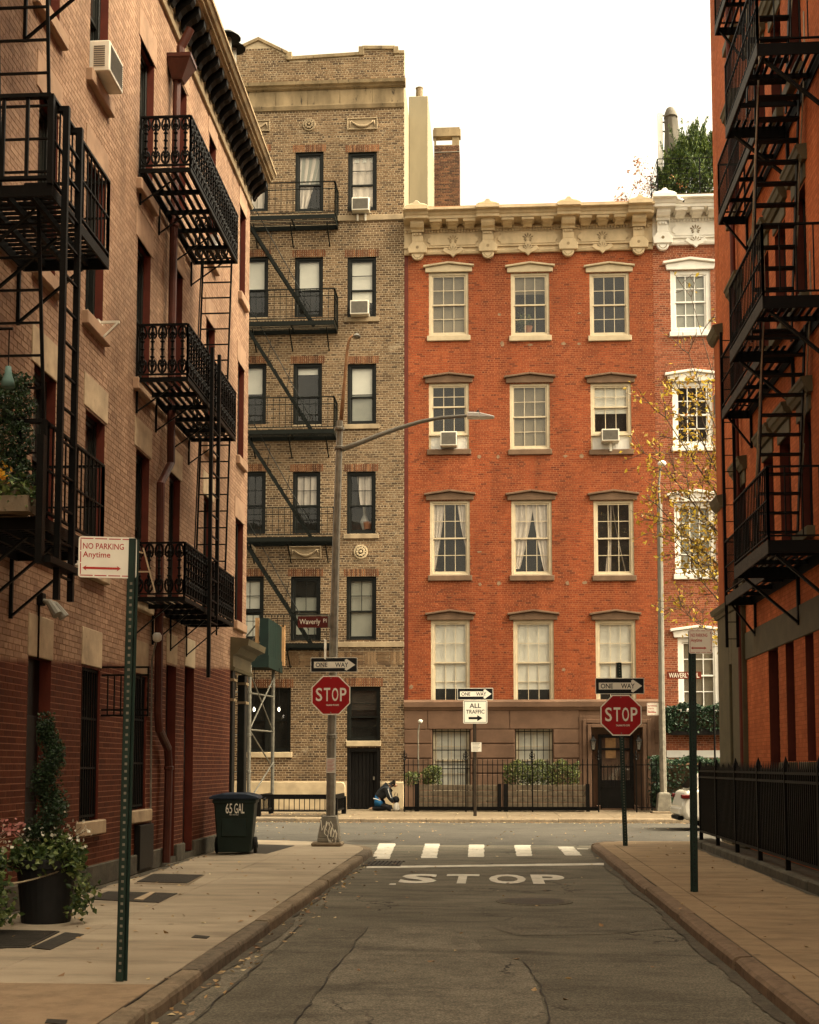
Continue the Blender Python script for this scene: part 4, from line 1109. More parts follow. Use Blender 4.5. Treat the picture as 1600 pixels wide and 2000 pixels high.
panel(RB, FAC, UX0, UX1, 0, ZBS, bwin + [rd + (.5,)], 'brownstone', .14, 'brownstone', name='ground_wall')
def rtone(rr, u, z, tones, k): return rr.choice(tones[2:]) if rr.random() > .06 else tones[0]
brickwork(RB, FAC, UX0 + .14, UX1, ZBS + .22, ZRT - .2, holes, 'red brick', bl=.190, bh=.056, mj=.0125, dep=.005, seed=5, tone=rtone, near=lambda q: abs(q[0] - 1.2) + abs(q[2] - 9) * .6)
MB(FAC).box(UX0, -.02, ZBS, UX0 + .135, .012, ZRT - .2).build('party_wall_edge', 'jamb red', RB)
b = MB(FAC)
b.box(UX0, -12, 0, UX1, -11.8, ZRT - .3).box(UX0, -12, ZRT - .6, UX1, -.3, ZRT - .5).box(UX0 + .02, -2.0, 0, UX1 - .02, -1.9, ZRT - .6)
b.build('building_core', 'interior', RB)
for c in range(3):
    for r in range(4):
        h = rw[c, r]; up = r == 0
        lm = 'chipped cream paint' if up else 'brown stone trim'
        a, e, z0, z1 = h; um = (a + e) / 2
        b = MB(FAC); lh = .17
        b.uz([(a - .13, z1), (e + .13, z1), (e + .13, z1 + lh), (um, z1 + lh + .11), (a - .13, z1 + lh)], -.05, .06)
        lo_ = b.build('lintel', lm, RB, bevel=.012)
        q = MB(FAC)
        for (p0, p1) in (((a - .20, z1 + lh), (um, z1 + lh + .12)), ((um, z1 + lh + .12), (e + .20, z1 + lh))):
            q.uz([p0, p1, (p1[0], p1[1] + .07), (p0[0], p0[1] + .07)], -.03, .13)
        q.build('lintel_hood', lm, lo_, bevel=.012)
        if r < 3: MB(FAC).box(a - .07, -.12, z0 - .19, e + .07, .075, z0).build('sill', lm, RB, bevel=.014)
shR = {(0, 0): [('blind', 0, .99, 'room wall')], (1, 0): [('blind', 0, .30, 'room wall')], (2, 0): None, (0, 1): None, (1, 1): [('blind', 0, .98, 'room wall')], (2, 1): [('blind', 0, .56, 'blind')],
       (0, 2): [('curtain', (0, .34, 0, .06, .97)), ('curtain', (.72, 1, .97, 1, .66))], (1, 2): [('curtain', (0, .56, 0, .16, .93)), ('curtain', (.52, 1, .86, 1, .98))], (2, 2): [('curtain', (.42, .46, .25, .42, 1)), ('curtain', (.48, .5, .84, .87, 1))],
       (0, 3): [('blind', 0, .82, 'blind')], (1, 3): [('blind', 0, .83, 'blind')], (2, 3): [('blind', 0, .80, 'blind')]}
for (c, r), h in rw.items():
    hh = h
    if r == 1 and c != 1:              # an air conditioner stands in a filler board below the raised sash
        zf = h[2] + (h[3] - h[2]) * .215
        fb = MB(FAC); fb.box(h[0] + .06, -.2, h[2] + .01, h[1] - .06, -.14, zf)
        for k in range(1, 16): fb.box(h[0] + .06 + (h[1] - h[0] - .12) * k / 16 - .004, -.14, h[2] + .02, h[0] + .06 + (h[1] - h[0] - .12) * k / 16 + .004, -.132, zf - .01)
        fb.build('filler_board', 'bright white', RB)
        for x_ in (h[0], h[1] - .06): MB(FAC).box(x_, -.22, h[2], x_ + .06, -.10, zf).build('window_jamb', 'sash cream', RB)
        hh = (h[0], h[1], zf, h[3])
    window(RB, FAC, *hh, .035, 'sash cream', cols=3, rows=2, fw=.10, sw=.05, shade=shR[c, r], split=.5 if r != 1 or c == 1 else .56, low_rows=1 if (r == 1 and c != 1) else None)
for h in bwin:
    window(RB, FAC, *h, .10, 'sash cream', cols=2, rows=2, fw=.09, shade=[('blind', 0, 1, 'blind')])
    g_ = MB(FAC); 
    for t_ in (.05, .36, .66, .96): g_.box(h[0], -.05, h[2] + (h[3] - h[2]) * t_ - .015, h[1], -.03, h[2] + (h[3] - h[2]) * t_ + .015)
    g_.box(h[0], -.053, h[2], h[0] + .02, -.027, h[3]).box(h[1] - .02, -.053, h[2], h[1], -.027, h[3])
    go = g_.build('window_guard', 'black iron', RB)
    bm_ = MB().box(-.011, -.011, 0, .011, .011, h[3] - h[2]).mesh('guard_bar', 'black iron')
    kids('guard_bar', bm_, go, [T(h[0] + (h[1] - h[0]) * (i + .5) / 6, YF + .04, h[2]) for i in range(6)])
ac_unit(FAC, fx(877, 857), fz(873), .58, .50, .32, 'white air conditioner in the left window of the red house')
ac_unit(FAC, fx(1191, 855), fz(869), .60, .42, .32, 'white air conditioner on a prop in the right window of the red house')
tag(MB(FAC).box(fx(1190, 875), .02, fz(886), fx(1195, 875), .12, fz(869)).build('support_strut', 'ac white'), 'single white prop under the right air conditioner of the red house', 'strut')
# brownstone: ledge and rusticated joints
MB(FAC).prof([(0, ZBS - .16), (.05, ZBS - .16), (.09, ZBS - .06), (.11, ZBS - .05), (.11, ZBS + .12), (.02, ZBS + .20), (0, ZBS + .20)], UX0 - .01, UX1 + .02).build('stone_string_course', 'brownstone', RB)
for za, zb in ((fz(1452), fz(1424.5)), (fz(1481), fz(1453.5)), (fz(1510), fz(1482.5)), (0.02, fz(1511.5))):
    for a, e in ((UX0, bwin[0][0] - .03), (bwin[0][1] + .03, bwin[1][0] - .03), (bwin[1][1] + .03, rd[0] - .40), (rd[1] + .40, UX1)):
        MB(FAC).box(a, 0, za + .012, e, .035, zb - .012).build('stone_block', 'brownstone', RB, bevel=.012)
for a, e in ((UX0, fx(835, 1400)), (fx(836, 1400), fx(995, 1400)), (fx(996, 1400), rd[0] - .40)):
    MB(FAC).box(a, 0, fz(1423.5), e - .008, .035, ZBS - .17).build('stone_block', 'brownstone', RB, bevel=.008)
b = MB(FAC)
for k, (o_, n_) in enumerate(((.40, .05), (.28, .09), (.12, .12))):
    zt = rd[3] + o_
    b.box(rd[0] - o_, 0, 0, rd[0] - (o_ - .13 if k < 2 else 0), n_, zt).box(rd[1] + (o_ - .13 if k < 2 else 0), 0, 0, rd[1] + o_, n_, zt)
    b.box(rd[0] - (o_ - .13 if k < 2 else 0), 0, rd[3] + (o_ - .13 if k < 2 else 0), rd[1] + (o_ - .13 if k < 2 else 0), n_, zt)
b.build('door_surround', 'brownstone', RB, bevel=.012)
d0, d1 = fx(1171, 1500), fx(1240, 1500)
b = MB(FAC); b.box(rd[0], -.62, 0, rd[1], -.58, rd[3]); b.build('porch_back', 'brownstone', RB)
b = MB(FAC); zd = fz(1434)
b.box(d0, -.5, .15, d0 + .12, -.42, zd).box(d1 - .12, -.5, .15, d1, -.42, zd).box(d0 + .12, -.5, zd - .12, d1 - .12, -.42, zd).box(d0 + .12, -.5, .15, d1 - .12, -.42, 1.0).box(d0 + .12, -.5, 2.02, d1 - .12, -.42, 2.1)
do = b.build('door', 'dark door', RB, bevel=.01)
for i in range(3):
    w = (d1 - d0 - .24) / 3
    for z0, z1 in ((1.0, 2.02), (2.1, zd - .12)): MB(FAC).box(d0 + .12 + i * w + .012, -.47, z0 + .012, d0 + .12 + (i + 1) * w - .012, -.462, z1 - .012).build('pane', 'glass', do)
MB(FAC).box(d0 + .25, -.46, 1.75, d0 + .6, -.45, 2.5).build('notice', 'shed wood', do)
MB(FAC).box(d0 - .1, -.55, 0, d1 + .1, .2, .15).build('doorstep', 'brownstone', RB, bevel=.012)

def italian_cornice(parent, uu0, uu1, matn, consoles, mods, zs, fans, open_right=False):
    """crown over modillions, fluted consoles, panelled frieze with anthemions"""
    ztop, zcr, zmod, zden, zpan0, zpan1, zbot = zs
    MB(FAC).prof([(0, zden - .02), (.04, zden - .02), (.04, zcr), (0, zcr)], uu0, uu1).prof([(0, zbot), (.05, zbot), (.05, zden - .02), (0, zden - .02)], uu0, uu1).build('frieze', matn, parent)
    crown = [(0, zcr), (.62, zcr), (.62, zcr + .10), (.66, zcr + .12), (.72, zcr + .26), (.80, ztop - .10), (.84, ztop - .08), (.84, ztop), (0, ztop + .05)]
    MB(FAC).prof(crown, uu0, uu1).build('cornice', matn, parent)
    MB(FAC).prof([(.05, zbot), (.10, zbot), (.13, zbot + .07), (.05, zbot + .12)], uu0, uu1).prof([(.05, zpan0 - .06), (.11, zpan0 - .06), (.11, zpan0 - .01), (.05, zpan0)], uu0, uu1).build('frieze_moulding', matn, parent)
    n = int((uu1 - uu0) / .105); dm = MB().box(-.032, -.10, 0, .032, -.04, .10).mesh('dentil', matn)
    kids('dentil', dm, parent, [T(uu0 + (i + .5) * .105, YF, zden - .02) for i in range(n)])
    MB(FAC).prof([(.04, zden + .08), (.11, zden + .08), (.12, zden + .13), (.04, zden + .14)], uu0, uu1).build('dentil_bed', matn, parent)
    for u in consoles:
        w = .235; f_ = FR((u, YF, 0), (1, 0, 0), (0, -1, 0))
        c_ = MB(f_)
        c_.prof([(.05, zmod), (.30, zmod - .06), (.34, zmod + .02), (.44, zmod + .05), (.54, zmod + .16), (.55, zcr), (.05, zcr)], -w, w)
        c_.prof([(.05, zpan0 + .12), (.22, zpan0 + .12), (.25, zden), (.30, zmod - .06), (.05, zmod)], -w * .82, w * .82)
        k_ = c_.build('console', matn, parent, bevel=.012)
        d_ = MB(f_)
        for x in (-.10, 0, .10): d_.box(x - .022, .24, zpan1 - .1, x + .022, .30, zmod - .1)
        d_.build('flute', matn, k_)
        e_ = MB(f_); zl_ = zpan0 + .12
        e_.uz([(-w * .8, zl_), (w * .8, zl_), (w * 1.45, zl_ - .20), (w * 1.35, zl_ - .40), (-w * 1.35, zl_ - .40), (-w * 1.45, zl_ - .20)], .05, .24)
        e_.disc(0, zl_ - .42, w * .92, .05, .19, 16)
        e_.build('console_foot', matn, k_, bevel=.015)
        h_ = MB(f_); h_.disc(0, zl_ - .2, .055, .235, .246, 12)
        for t_ in range(7):
            an = math.pi + math.pi * (t_ + .5) / 7; h_.disc(.13 * math.cos(an), zl_ - .44 + .13 * math.sin(an), .026, .185, .194, 6)
        h_.build('piercing', 'sooty stone', k_)
        t2 = MB(f_); t2.prof([(.05, zcr + .004), (.70, zcr + .004), (.70, zcr + .10), (.74, zcr + .12), (.80, zcr + .26), (.88, ztop - .10), (.93, ztop - .08), (.93, ztop + .03), (.05, ztop + .08)], -w * 1.7, w * 1.7)
        t2.build('crown_break', matn, k_)
        ac_ = MB(f_)
        ac_.uz([(-.42, ztop + .06), (.42, ztop + .06), (.30, ztop + .13), (.12, ztop + .17), (.05, ztop + .26), (-.05, ztop + .26), (-.12, ztop + .17), (-.30, ztop + .13)], .70, .84)
        ac_.build('acroterion', matn if matn != 'buff paint' else 'chipped cream paint', k_, bevel=.02)
    for u in mods:
        f_ = FR((u, YF, 0), (1, 0, 0), (0, -1, 0)); m_ = MB(f_); w = .16
        m_.prof([(.05, zmod + .10), (.20, zmod + .06), (.30, zmod + .12), (.44, zmod + .14), (.52, zmod + .22), (.52, zcr - .10), (.05, zcr - .10)], -w, w)
        m_.prof([(.05, zcr - .098), (.57, zcr - .098), (.60, zcr - .01), (.05, zcr - .01)], -w * 1.35, w * 1.35)
        m_.build('modillion', matn, parent, bevel=.012)
    pe = [uu0 - .2] + [c_ for c_ in consoles] + ([] if not open_right else [uu1 + .2])
    for a, e in zip(consoles, (consoles + [uu1 + .3])[1:]):
        if e - a < .8: continue
        q = MB(FAC); w = .34
        q.uz([(a + w + .1, zpan0 + .02), (e - w - .1, zpan0 + .02), (e - w - .1, zpan0 + .10), (e - w, zpan0 + .16), (e - w, zpan1 - .16), (e - w - .1, zpan1 - .1), (e - w - .1, zpan1 - .02), (a + w + .1, zpan1 - .02), (a + w + .1, zpan1 - .1), (a + w, zpan1 - .16), (a + w, zpan0 + .16), (a + w + .1, zpan0 + .10)], .05, .085)
        q.build('frieze_panel', matn, parent, bevel=.012)
    for u in fans:
        q = MB(FAC); zc = (zpan0 + zpan1) / 2 - .04
        for k in range(9):
            an = rad(-35 + 250 * k / 8); l_ = .22 if 1 < k < 7 else .15
            c0, s0 = math.cos(an), math.sin(an)
            q.uz([(u + c0 * .05, zc + s0 * .05), (u + c0 * l_ * .8 - s0 * .028, zc + s0 * l_ * .8 + c0 * .028), (u + c0 * l_, zc + s0 * l_), (u + c0 * l_ * .8 + s0 * .028, zc + s0 * l_ * .8 - c0 * .028)], .086, .098)
        q.build('fan_piercing', 'sooty stone', parent)
        q = MB(FAC); zc = zbot + .06
        q.uz([(u - .38, zc + .05), (u - .30, zc + .16), (u - .15, zc + .12), (u - .10, zc + .24), (u, zc + .33), (u + .10, zc + .24), (u + .15, zc + .12), (u + .30, zc + .16), (u + .38, zc + .05), (u + .22, zc - .06), (u + .1, zc - .09), (u, zc - .19), (u - .1, zc - .09), (u - .22, zc - .06)], .05, .15)
        po = q.build('palmette', matn, parent, bevel=.012)
        r_ = MB(FAC)
        for k in range(5):
            an = rad(30 + 120 * k / 4); c0, s0 = math.cos(an), math.sin(an)
            r_.uz([(u + c0 * .06, zc + s0 * .06), (u + c0 * .18 - s0 * .022, zc + s0 * .18 + c0 * .022), (u + c0 * .22, zc + s0 * .22), (u + c0 * .18 + s0 * .022, zc + s0 * .18 - c0 * .022)], .151, .158)
        r_.build('palmette_vein', 'sooty stone', po)
zsR = (fz(401, YF - .84), fz(424, YF - .6), fz(445, YF - .35), fz(450, YF - .1), fz(480), fz(456), fz(496))
italian_cornice(RB, UX0, UX1, 'buff paint', [fx(p, 450) for p in (816, 953, 1109, 1246)], [fx(p, 430) for p in (852, 884, 917, 991, 1030, 1068, 1142, 1175, 1208)], zsR, [fx(p, 470) for p in (885, 1031, 1176)])
# patches and anchors on the brick
for k, (px, py, w, h) in enumerate(((976, 614, .12, .10), (981, 672, .14, .2), (1036, 674, .2, .09), (1101, 671, .17, .12), (1131, 672, .13, .1), (936, 892, .14, .14), (973, 892, .12, .14), (1104, 891, .16, .1), (1136, 891, .16, .16), (938, 1141, .12, .12), (975, 1140, .16, .15), (1108, 1139, .14, .15), (1142, 1138, .2, .12), (1101, 1308, .13, .13), (803, 1342, .16, .16), (1132, 612, .13, .06), (936, 1078, .16, .06))):
    u, z = FA(px, py); q = MB(FAC)
    q.uz([(u + w / 2 * math.cos(t_) * RND.uniform(.7, 1.15), z + h / 2 * math.sin(t_) * RND.uniform(.7, 1.2)) for t_ in [math.tau * i / 9 for i in range(9)]], 0, .009)
    q.v = [(a + RND.uniform(-.012, .012), b_, c) for a, b_, c in q.v]
    q.build('wall_patch', 'patch mortar', RB)
# items at the windows
wl = thing('floor_lamp', 'pale torchiere lamp standing inside the top left window of the red house', 'lamp', (fx(873, 630), YF + .7, 0))
u, z = FA(873, 640, YF + .7)
MB().lathe((u, YF + .7, fz(652, YF + .7)), [(.12, 0), (.03, .03), (.022, .55), (.022, .74)], 10).build('stem', 'cream stone', wl)
MB().lathe((u, YF + .7, fz(652, YF + .7) + .74), [(.03, 0), (.06, .06), (.16, .24), (.15, .245)], 12).build('shade', 'blind', wl)
hp = thing('potted_plant', 'small potted plant inside the top middle window of the red house', 'plant', (fx(1033, 645), YF + .45, fz(654)))
u, z = FA(1032, 650, YF + .45)
MB().lathe((u, YF + .45, z), [(.10, 0), (.15, .2), (.16, .22)], 12).build('pot', 'terracotta', hp)
leaves('foliage', [(u - .2 + RND.gauss(0, .17), YF + .45 + RND.gauss(0, .07), z + .4 + RND.gauss(0, .14)) for _ in range(220)], .1, 'shrub leaves', hp)
hp = thing('potted_plant', 'terracotta pot and vase on the inside sill of the fourth floor tan window', 'plant', (fx(718, 1030), YF + .45, fz(1036)))
u, z = FA(718, 1034, YF + .45)
MB().lathe((u, YF + .45, z), [(.12, 0), (.15, .24), (.16, .26)], 12).build('pot', 'terracotta', hp)
MB().lathe((u - .12, YF + .6, z), [(.08, 0), (.16, .3), (.05, .55), (.07, .9), (.13, 1.02)], 12).build('vase', 'blind', hp)

# ================================================================== WHITE TRIMMED HOUSE
WB = thing('town_house', 'dark red brick house with bright white window trim, right of the red house', 'house', (9, YF + 4, 0))
WX0, WX1 = UX1 + .004, 14.5
ZWT = fz(396)
ww = [frect(1310, 1388, 527, 648), frect(1314, 1392, 745, 872), frect(1318, 1398, 980, 1122), frect(1325, 1406, 1245, 1392)]
STEP = fx(1460, 600) - fx(1308, 600) + .1
allw = [(a + STEP * k, c + STEP * k, d, e) for k in range(3) for a, c, d, e in ww]
ZWB = fz(1480)
panel(WB, FAC, WX0, WX1, ZWB, ZWT, allw, 'old mortar', .10, 'white paint')
brickwork(WB, FAC, WX0, WX1, fz(1465), ZWT - .2, allw, 'old brick', bl=.195, bh=.058, mj=.014, dep=.006, seed=6, tone=lambda rr, u, z, t, k: rr.choice(t), near=lambda q: q[0] + abs(q[2] - 8) * .2)
b = MB(FAC); b.box(WX0, -12, 0, WX1, -11.8, ZWT - .3).box(WX0, -12, ZWT - .6, WX1, -.3, ZWT - .5).box(WX0, -2.0, 0, WX1, -1.9, ZWT - .6)
b.build('building_core', 'interior', WB)
MB(FAC).box(WX0, -.2, 0, WX1, .02, ZWB).build('ground_wall', 'old mortar', WB)
MB(FAC).box(WX0 + .2, 0, ZWB, WX1, .06, fz(1466)).build('stone_string_course', 'white paint', WB, bevel=.012)
shW = [[('blind', 0, .98, 'grey blind')], None, [('blind', 0, 1, 'grey blind')], [('blind', 0, 1, 'room wall')]]
for i, (a, c, d, e) in enumerate(allw):
    um = (a + c) / 2; lh = .20
    window(WB, FAC, a, c, d, e, .05, 'white paint', smat='bright white', cols=3, rows=2, fw=.15, sw=.055, mw=.03, shade=shW[i % 4])
    b = MB(FAC); b.uz([(a - .13, e), (c + .13, e), (c + .17, e + lh), (um, e + lh + .12), (a - .17, e + lh)], -.05, .07)
    lo_ = b.build('lintel', 'white paint', WB, bevel=.012); q = MB(FAC)
    for p0, p1 in (((a - .26, e + lh), (um, e + lh + .13)), ((um, e + lh + .13), (c + .26, e + lh))): q.uz([p0, p1, (p1[0], p1[1] + .09), (p0[0], p0[1] + .09)], -.03, .15)
    q.build('lintel_hood', 'white paint', lo_, bevel=.012)
    MB(FAC).box(a - .06, -.12, d - .17, c + .06, .09, d).build('sill', 'white paint', WB, bevel=.014)
zsW = (fz(390, YF - .84), fz(414, YF - .6), fz(435, YF - .35), fz(441, YF - .1), fz(473), fz(448), fz(489))
italian_cornice(WB, WX0, WX1, 'white paint', [fx(p, 450) for p in (1293, 1424, 1560, 1690)], [fx(p, 430) for p in (1326, 1358, 1390, 1460, 1495, 1530)], zsW, [fx(p, 470) for p in (1358, 1492)])

# ================================================================== IRONWORK
_bars = {}
def barmesh(name, w, h, d=None, matn='black iron'):
    k = (name, round(w, 4), round(h, 4), d, matn)
    if k not in _bars: _bars[k] = MB().box(-w / 2, -(d or w) / 2, 0, w / 2, (d or w) / 2, h).mesh(name, matn)
    return _bars[k]
def railing(root, p, q, h, step, bw=.016, matn='black iron', rail=.04, mid=(), post=.03, lo=.06, bal=True):
    """rails and end posts in one part, every baluster its own piece"""
    p, q = np.array(p, float), np.array(q, float)
    b = MB(); Z = np.array((0, 0, 1.))
    b.bar(p + Z * h, q + Z * h, rail, rail * .6).bar(p + Z * lo, q + Z * lo, rail * .8, rail * .5)
    for m_ in mid: b.bar(p + Z * m_, q + Z * m_, rail * .7, rail * .4)
    for e in (p, q): b.bar(e, e + Z * (h + .01), post)
    o = b.build('railing', matn, root)
    L = np.linalg.norm(q - p); n = max(1, round(L / step))
    if bal: kids('baluster', barmesh('baluster', bw, h - lo, None, matn), o, [T(*(p + (q - p) * i / n + Z * lo)) for i in range(1, n)])
    return o
def landing(root, x0, x1, y0, y1, z, gap=.085, sw=.045, matn='black iron', edge=.13, along='y', beams=3, cut=None, et=.02, emat=None):
    """edge channels and cross beams in one part, every floor slat its own piece"""
    b = MB()
    b.box(x0, y0, z - edge, x1, y0 + et, z).box(x0, y1 - et, z - edge, x1, y1, z).box(x1 - et, y0 + et, z - edge, x1, y1 - et, z).box(x0, y0 + et, z - edge, x0 + et, y1 - et, z)
    for k in range(1, beams + 1):
        if along == 'y': yy = y0 + (y1 - y0) * k / (beams + 1); b.box(x0 + et, yy - .02, z - .085, x1 - et, yy + .02, z - .022)
        else: xx = x0 + (x1 - x0) * k / (beams + 1); b.box(xx - .02, y0 + et, z - .085, xx + .02, y1 - et, z - .022)
    o = b.build('landing', matn, root)
    if along == 'y':
        n = int((x1 - x0) / gap)
        for i in range(n):
            x = x0 + (i + .5) * (x1 - x0) / n
            segs = [(y0 + et, y1 - et)]
            if cut and cut[0] < x < cut[1]: segs = [s_ for s_ in ((y0 + et, cut[2]), (cut[3], y1 - et)) if s_[1] - s_[0] > .05]
            for a, c in segs: link('slat', barmesh('slat', sw, .02, c - a, matn), o, T(x, (a + c) / 2, z - .02))
    else:
        n = int((y1 - y0) / gap)
        me = barmesh('slat', x1 - x0 - 2 * et, .02, sw, matn)
        kids('slat', me, o, [T((x0 + x1) / 2, y0 + (i + .5) * (y1 - y0) / n, z - .02) for i in range(n)])
    return o
def bracket(root, x_wall, x_out, y, z, drop, matn='black iron', w=.035, name='wall_bracket'):
    b = MB(); s_ = 1 if x_out > x_wall else -1
    b.bar((x_wall + s_ * .02, y, z), (x_wall + s_ * .02, y, z - drop), w).bar((x_wall + s_ * .02, y, z - drop + .02), (x_out, y, z - .03), w, w * .6)
    b.build(name, matn, root)
def ladder(root, pts0, pts1, step, r=.016, rung=.013, matn='black iron', name='ladder'):
    """two rails between bottom and top, every rung its own piece"""
    (a0, a1), (b0, b1) = pts0, pts1    # left rail bottom, top; right rail bottom, top
    a0, a1, b0, b1 = [np.array(v, float) for v in (a0, a1, b0, b1)]
    o = MB().bar(a0, a1, r * 2, r * 1.3).bar(b0, b1, r * 2, r * 1.3).build(name, matn, root)
    n = int(np.linalg.norm(a1 - a0) / step)
    w = np.linalg.norm(b0 - a0); me = MB().box(0, -rung, -rung * .7, w, rung, rung * .7).mesh('rung', matn)
    an = math.atan2(b0[1] - a0[1], b0[0] - a0[0])
    kids('rung', me, o, [T(*(a0 + (a1 - a0) * (i + .5) / n), an) for i in range(n)])
    return o

# ---- near fire escape on the left wall
XN = -4.0
y_n = LW(106, 184, XN)[0]; y_f = LW(215, 430, XN)[0]
FE = thing('fire_escape', 'plain black iron fire escape at the near end of the salmon wall', 'fire escape', (XL, y_n, 3.5))
ZN = [LW(104, 1019, XN)[1], LW(104, 362, XN)[1]]
ZN.append(ZN[1] + (ZN[1] - ZN[0]))
for i, z in enumerate(ZN):
    landing(FE, XL + .03, XN, y_n, y_f, z, gap=.10, sw=.045, edge=.11, along='x', cut=None)
    hr = LW(104, 832 if i == 0 else 184, XN)[1] - ZN[min(i, 1)]
    railing(FE, (XN - .02, y_n, z), (XN - .02, y_f, z), hr, .115, bw=.014, mid=(.45,))
    railing(FE, (XL + .03, y_n, z), (XN - .02, y_n, z), hr, .225, bw=.03, rail=.06, post=.05)
    railing(FE, (XL + .03, y_f, z), (XN - .02, y_f, z), hr, .15, bw=.014, mid=(.45,))
    for yy in (y_n + .25, (y_n + y_f) / 2, y_f - .1): bracket(FE, XL, XN - .25, yy, z - .1, .62)
# two heavy guide posts of the drop ladder
for (px, p0, p1, w) in ((121, 196, 1176, .062), (148, 240, 1180, .062)):
    yg = LW(px, 600, XN + .05)[0]; a, c = LW(px, p1, XN + .05)[1], LW(px, p0, XN + .05)[1]
    MB().box(XN + .03, yg - .025, a, XN + .085, yg + .025, c).box(XN - .10, yg - .025, c - .05, XN + .03, yg + .025, c).build('ladder_guide', 'black iron', FE)
ya, yb = LW(121, 600, XN + .05)[0], LW(148, 600, XN + .05)[0]
a = LW(121, 1165, XN)[1]
ladder(FE, ((XN + .06, ya, a), (XN + .06, ya, a + 4.4)), ((XN + .06, yb, a), (XN + .06, yb, a + 4.4)), .30, r=.012)
MB().box(XN - .02, ya - .35, a + .22, XN + .12, yb + .10, a + .28).box(XN - .0, ya - .42, a + .2, XN + .06, ya - .34, a + 1.35).build('ladder_foot', 'black iron', FE)
# inclined ladders between balconies, standing off the wall
def fe_ladder(px, matn='black iron', step=.30):   # pixels: left bottom, left top, right bottom, right top on two planes
    (lb, lt_, rb, rt_), (x0, x1) = px
    ladder(FE, (LP(*lb, x0), LP(*lt_, x0)), (LP(*rb, x1), LP(*rt_, x1)), step, matn=matn, r=.016)
yl = LW(60, 60, -4.6)[0]
for z0, z1 in ((ZN[1], ZN[2] + .1), (ZN[0], ZN[1])):
    lean = .22 if z0 == ZN[1] else .30
    yb0 = y_n + .60
    ladder(FE, ((-4.80, yb0 + lean, z0 + .02), (-4.80, yb0 - .12, z1)), ((-4.30, yb0 + lean, z0 + .02), (-4.30, yb0 - .12, z1)), .30)
# ---- ornate cast balconies on the left wall
XO = -4.18
y_n = LW(369, 633, XO)[0]; y_f = LW(462, 759, XO)[0]
OB = thing('fire_escape', 'ornate cast iron balconies joined by ladders, on the salmon wall near its corner', 'fire escape', (XL, y_n, 3.3))
ZO = [LW(367, 1168, XO)[1], LW(368, 736, XO)[1], LW(369, 318, XO)[1]]
HO = LW(369, 633, XO)[1] - ZO[1]
def ornate():
    b = MB(); h = HO - .05
    b.box(-.014, -.014, 0, .014, .014, h)
    for z in (h * .34, h * .5, h * .66): b.lathe((0, 0, z - .014), [(.016, 0), (.032, .008), (.032, .02), (.016, .028)], 6)
    for top in (0, 1):
        zc = h - .115 if top else .115
        sg = 1 if top else -1
        for s_ in (-1, 1):
            P = [(s_ * .055 * math.sin(t_) , 0, zc + sg * (.10 * math.cos(t_) - .0)) for t_ in np.linspace(0, 2.5, 7)]
            P += [(s_ * .012, 0, zc - sg * .045), (s_ * .03, 0, zc - sg * .01)]
            b.tube(P, .015, 4)
        b.lathe((0, 0, zc - .035), [(.012, 0), (.034, .035), (.012, .07)], 6)
        b.lathe((0, 0, zc - sg * .13 - .012), [(.012, 0), (.034, .012), (.012, .024)], 6)
    return b
om = ornate().mesh('baluster', 'black iron')
for i, z in enumerate(ZO):
    landing(OB, XL + .03, XO, y_n, y_f, z, gap=.105, sw=.05, along='y', edge=.06, beams=4, et=.03)
    for (p, q, n) in (((XO - .015, y_n, z), (XO - .015, y_f, z), 21), ((XL + .05, y_n, z), (XO - .015, y_n, z), 5), ((XL + .05, y_f, z), (XO - .015, y_f, z), 5)):
        p, q = np.array(p), np.array(q)
        o = railing(OB, p, q, HO, 1, rail=.04, post=.022, bal=False, lo=.04)
        rz = math.atan2(q[1] - p[1], q[0] - p[0])
        kids('baluster', om, o, [T(*(p + (q - p) * (k + .5) / n + np.array((0, 0, .05))), rz) for k in range(n)])
    for k in range(4): bracket(OB, XL, XO - .22, y_n + .12 + (y_f - y_n - .24) * k / 3, z - .05, .42 if i else .5, w=.026)
for i in (0, 1):
    z0, z1 = ZO[i], ZO[i + 1]
    yb = LW(425, 560, -4.5)[0]
    ladder(OB, ((-4.75, yb - .30, z0), (-4.75, yb + .02, z1)), ((-4.27, yb - .30, z0), (-4.27, yb + .02, z1)), .275, r=.014)
    MB().tube([(-4.83, yb - .75, z0 + .4), (-4.70, yb - .55, z0 + 1.0), (-4.72, yb - .28, z1 - .5), (-4.72, yb - .16, z1 + .2)], .012, 5).build('handrail', 'black iron', OB)
for px, p0, p1 in ((413, 675, 1325), (427, 690, 1205)):
    yg = LW(px, 900, XO + .06)[0]; a, c = LW(px, p1, XO + .06)[1], LW(px, p0, XO + .06)[1]
    MB().box(XO + .03, yg - .03, a, XO + .08, yg + .03, c).build('ladder_guide', 'worn iron' if 0 else 'black iron', OB)
ya, yb = LW(413, 900, XO + .06)[0], LW(427, 900, XO + .06)[0]
zl = LW(413, 1240, XO)[1]
ladder(OB, ((XO + .06, ya, zl), (XO + .06, ya, zl + 3.2)), ((XO + .06, yb, zl), (XO + .06, yb, zl + 3.2)), .30, r=.012)
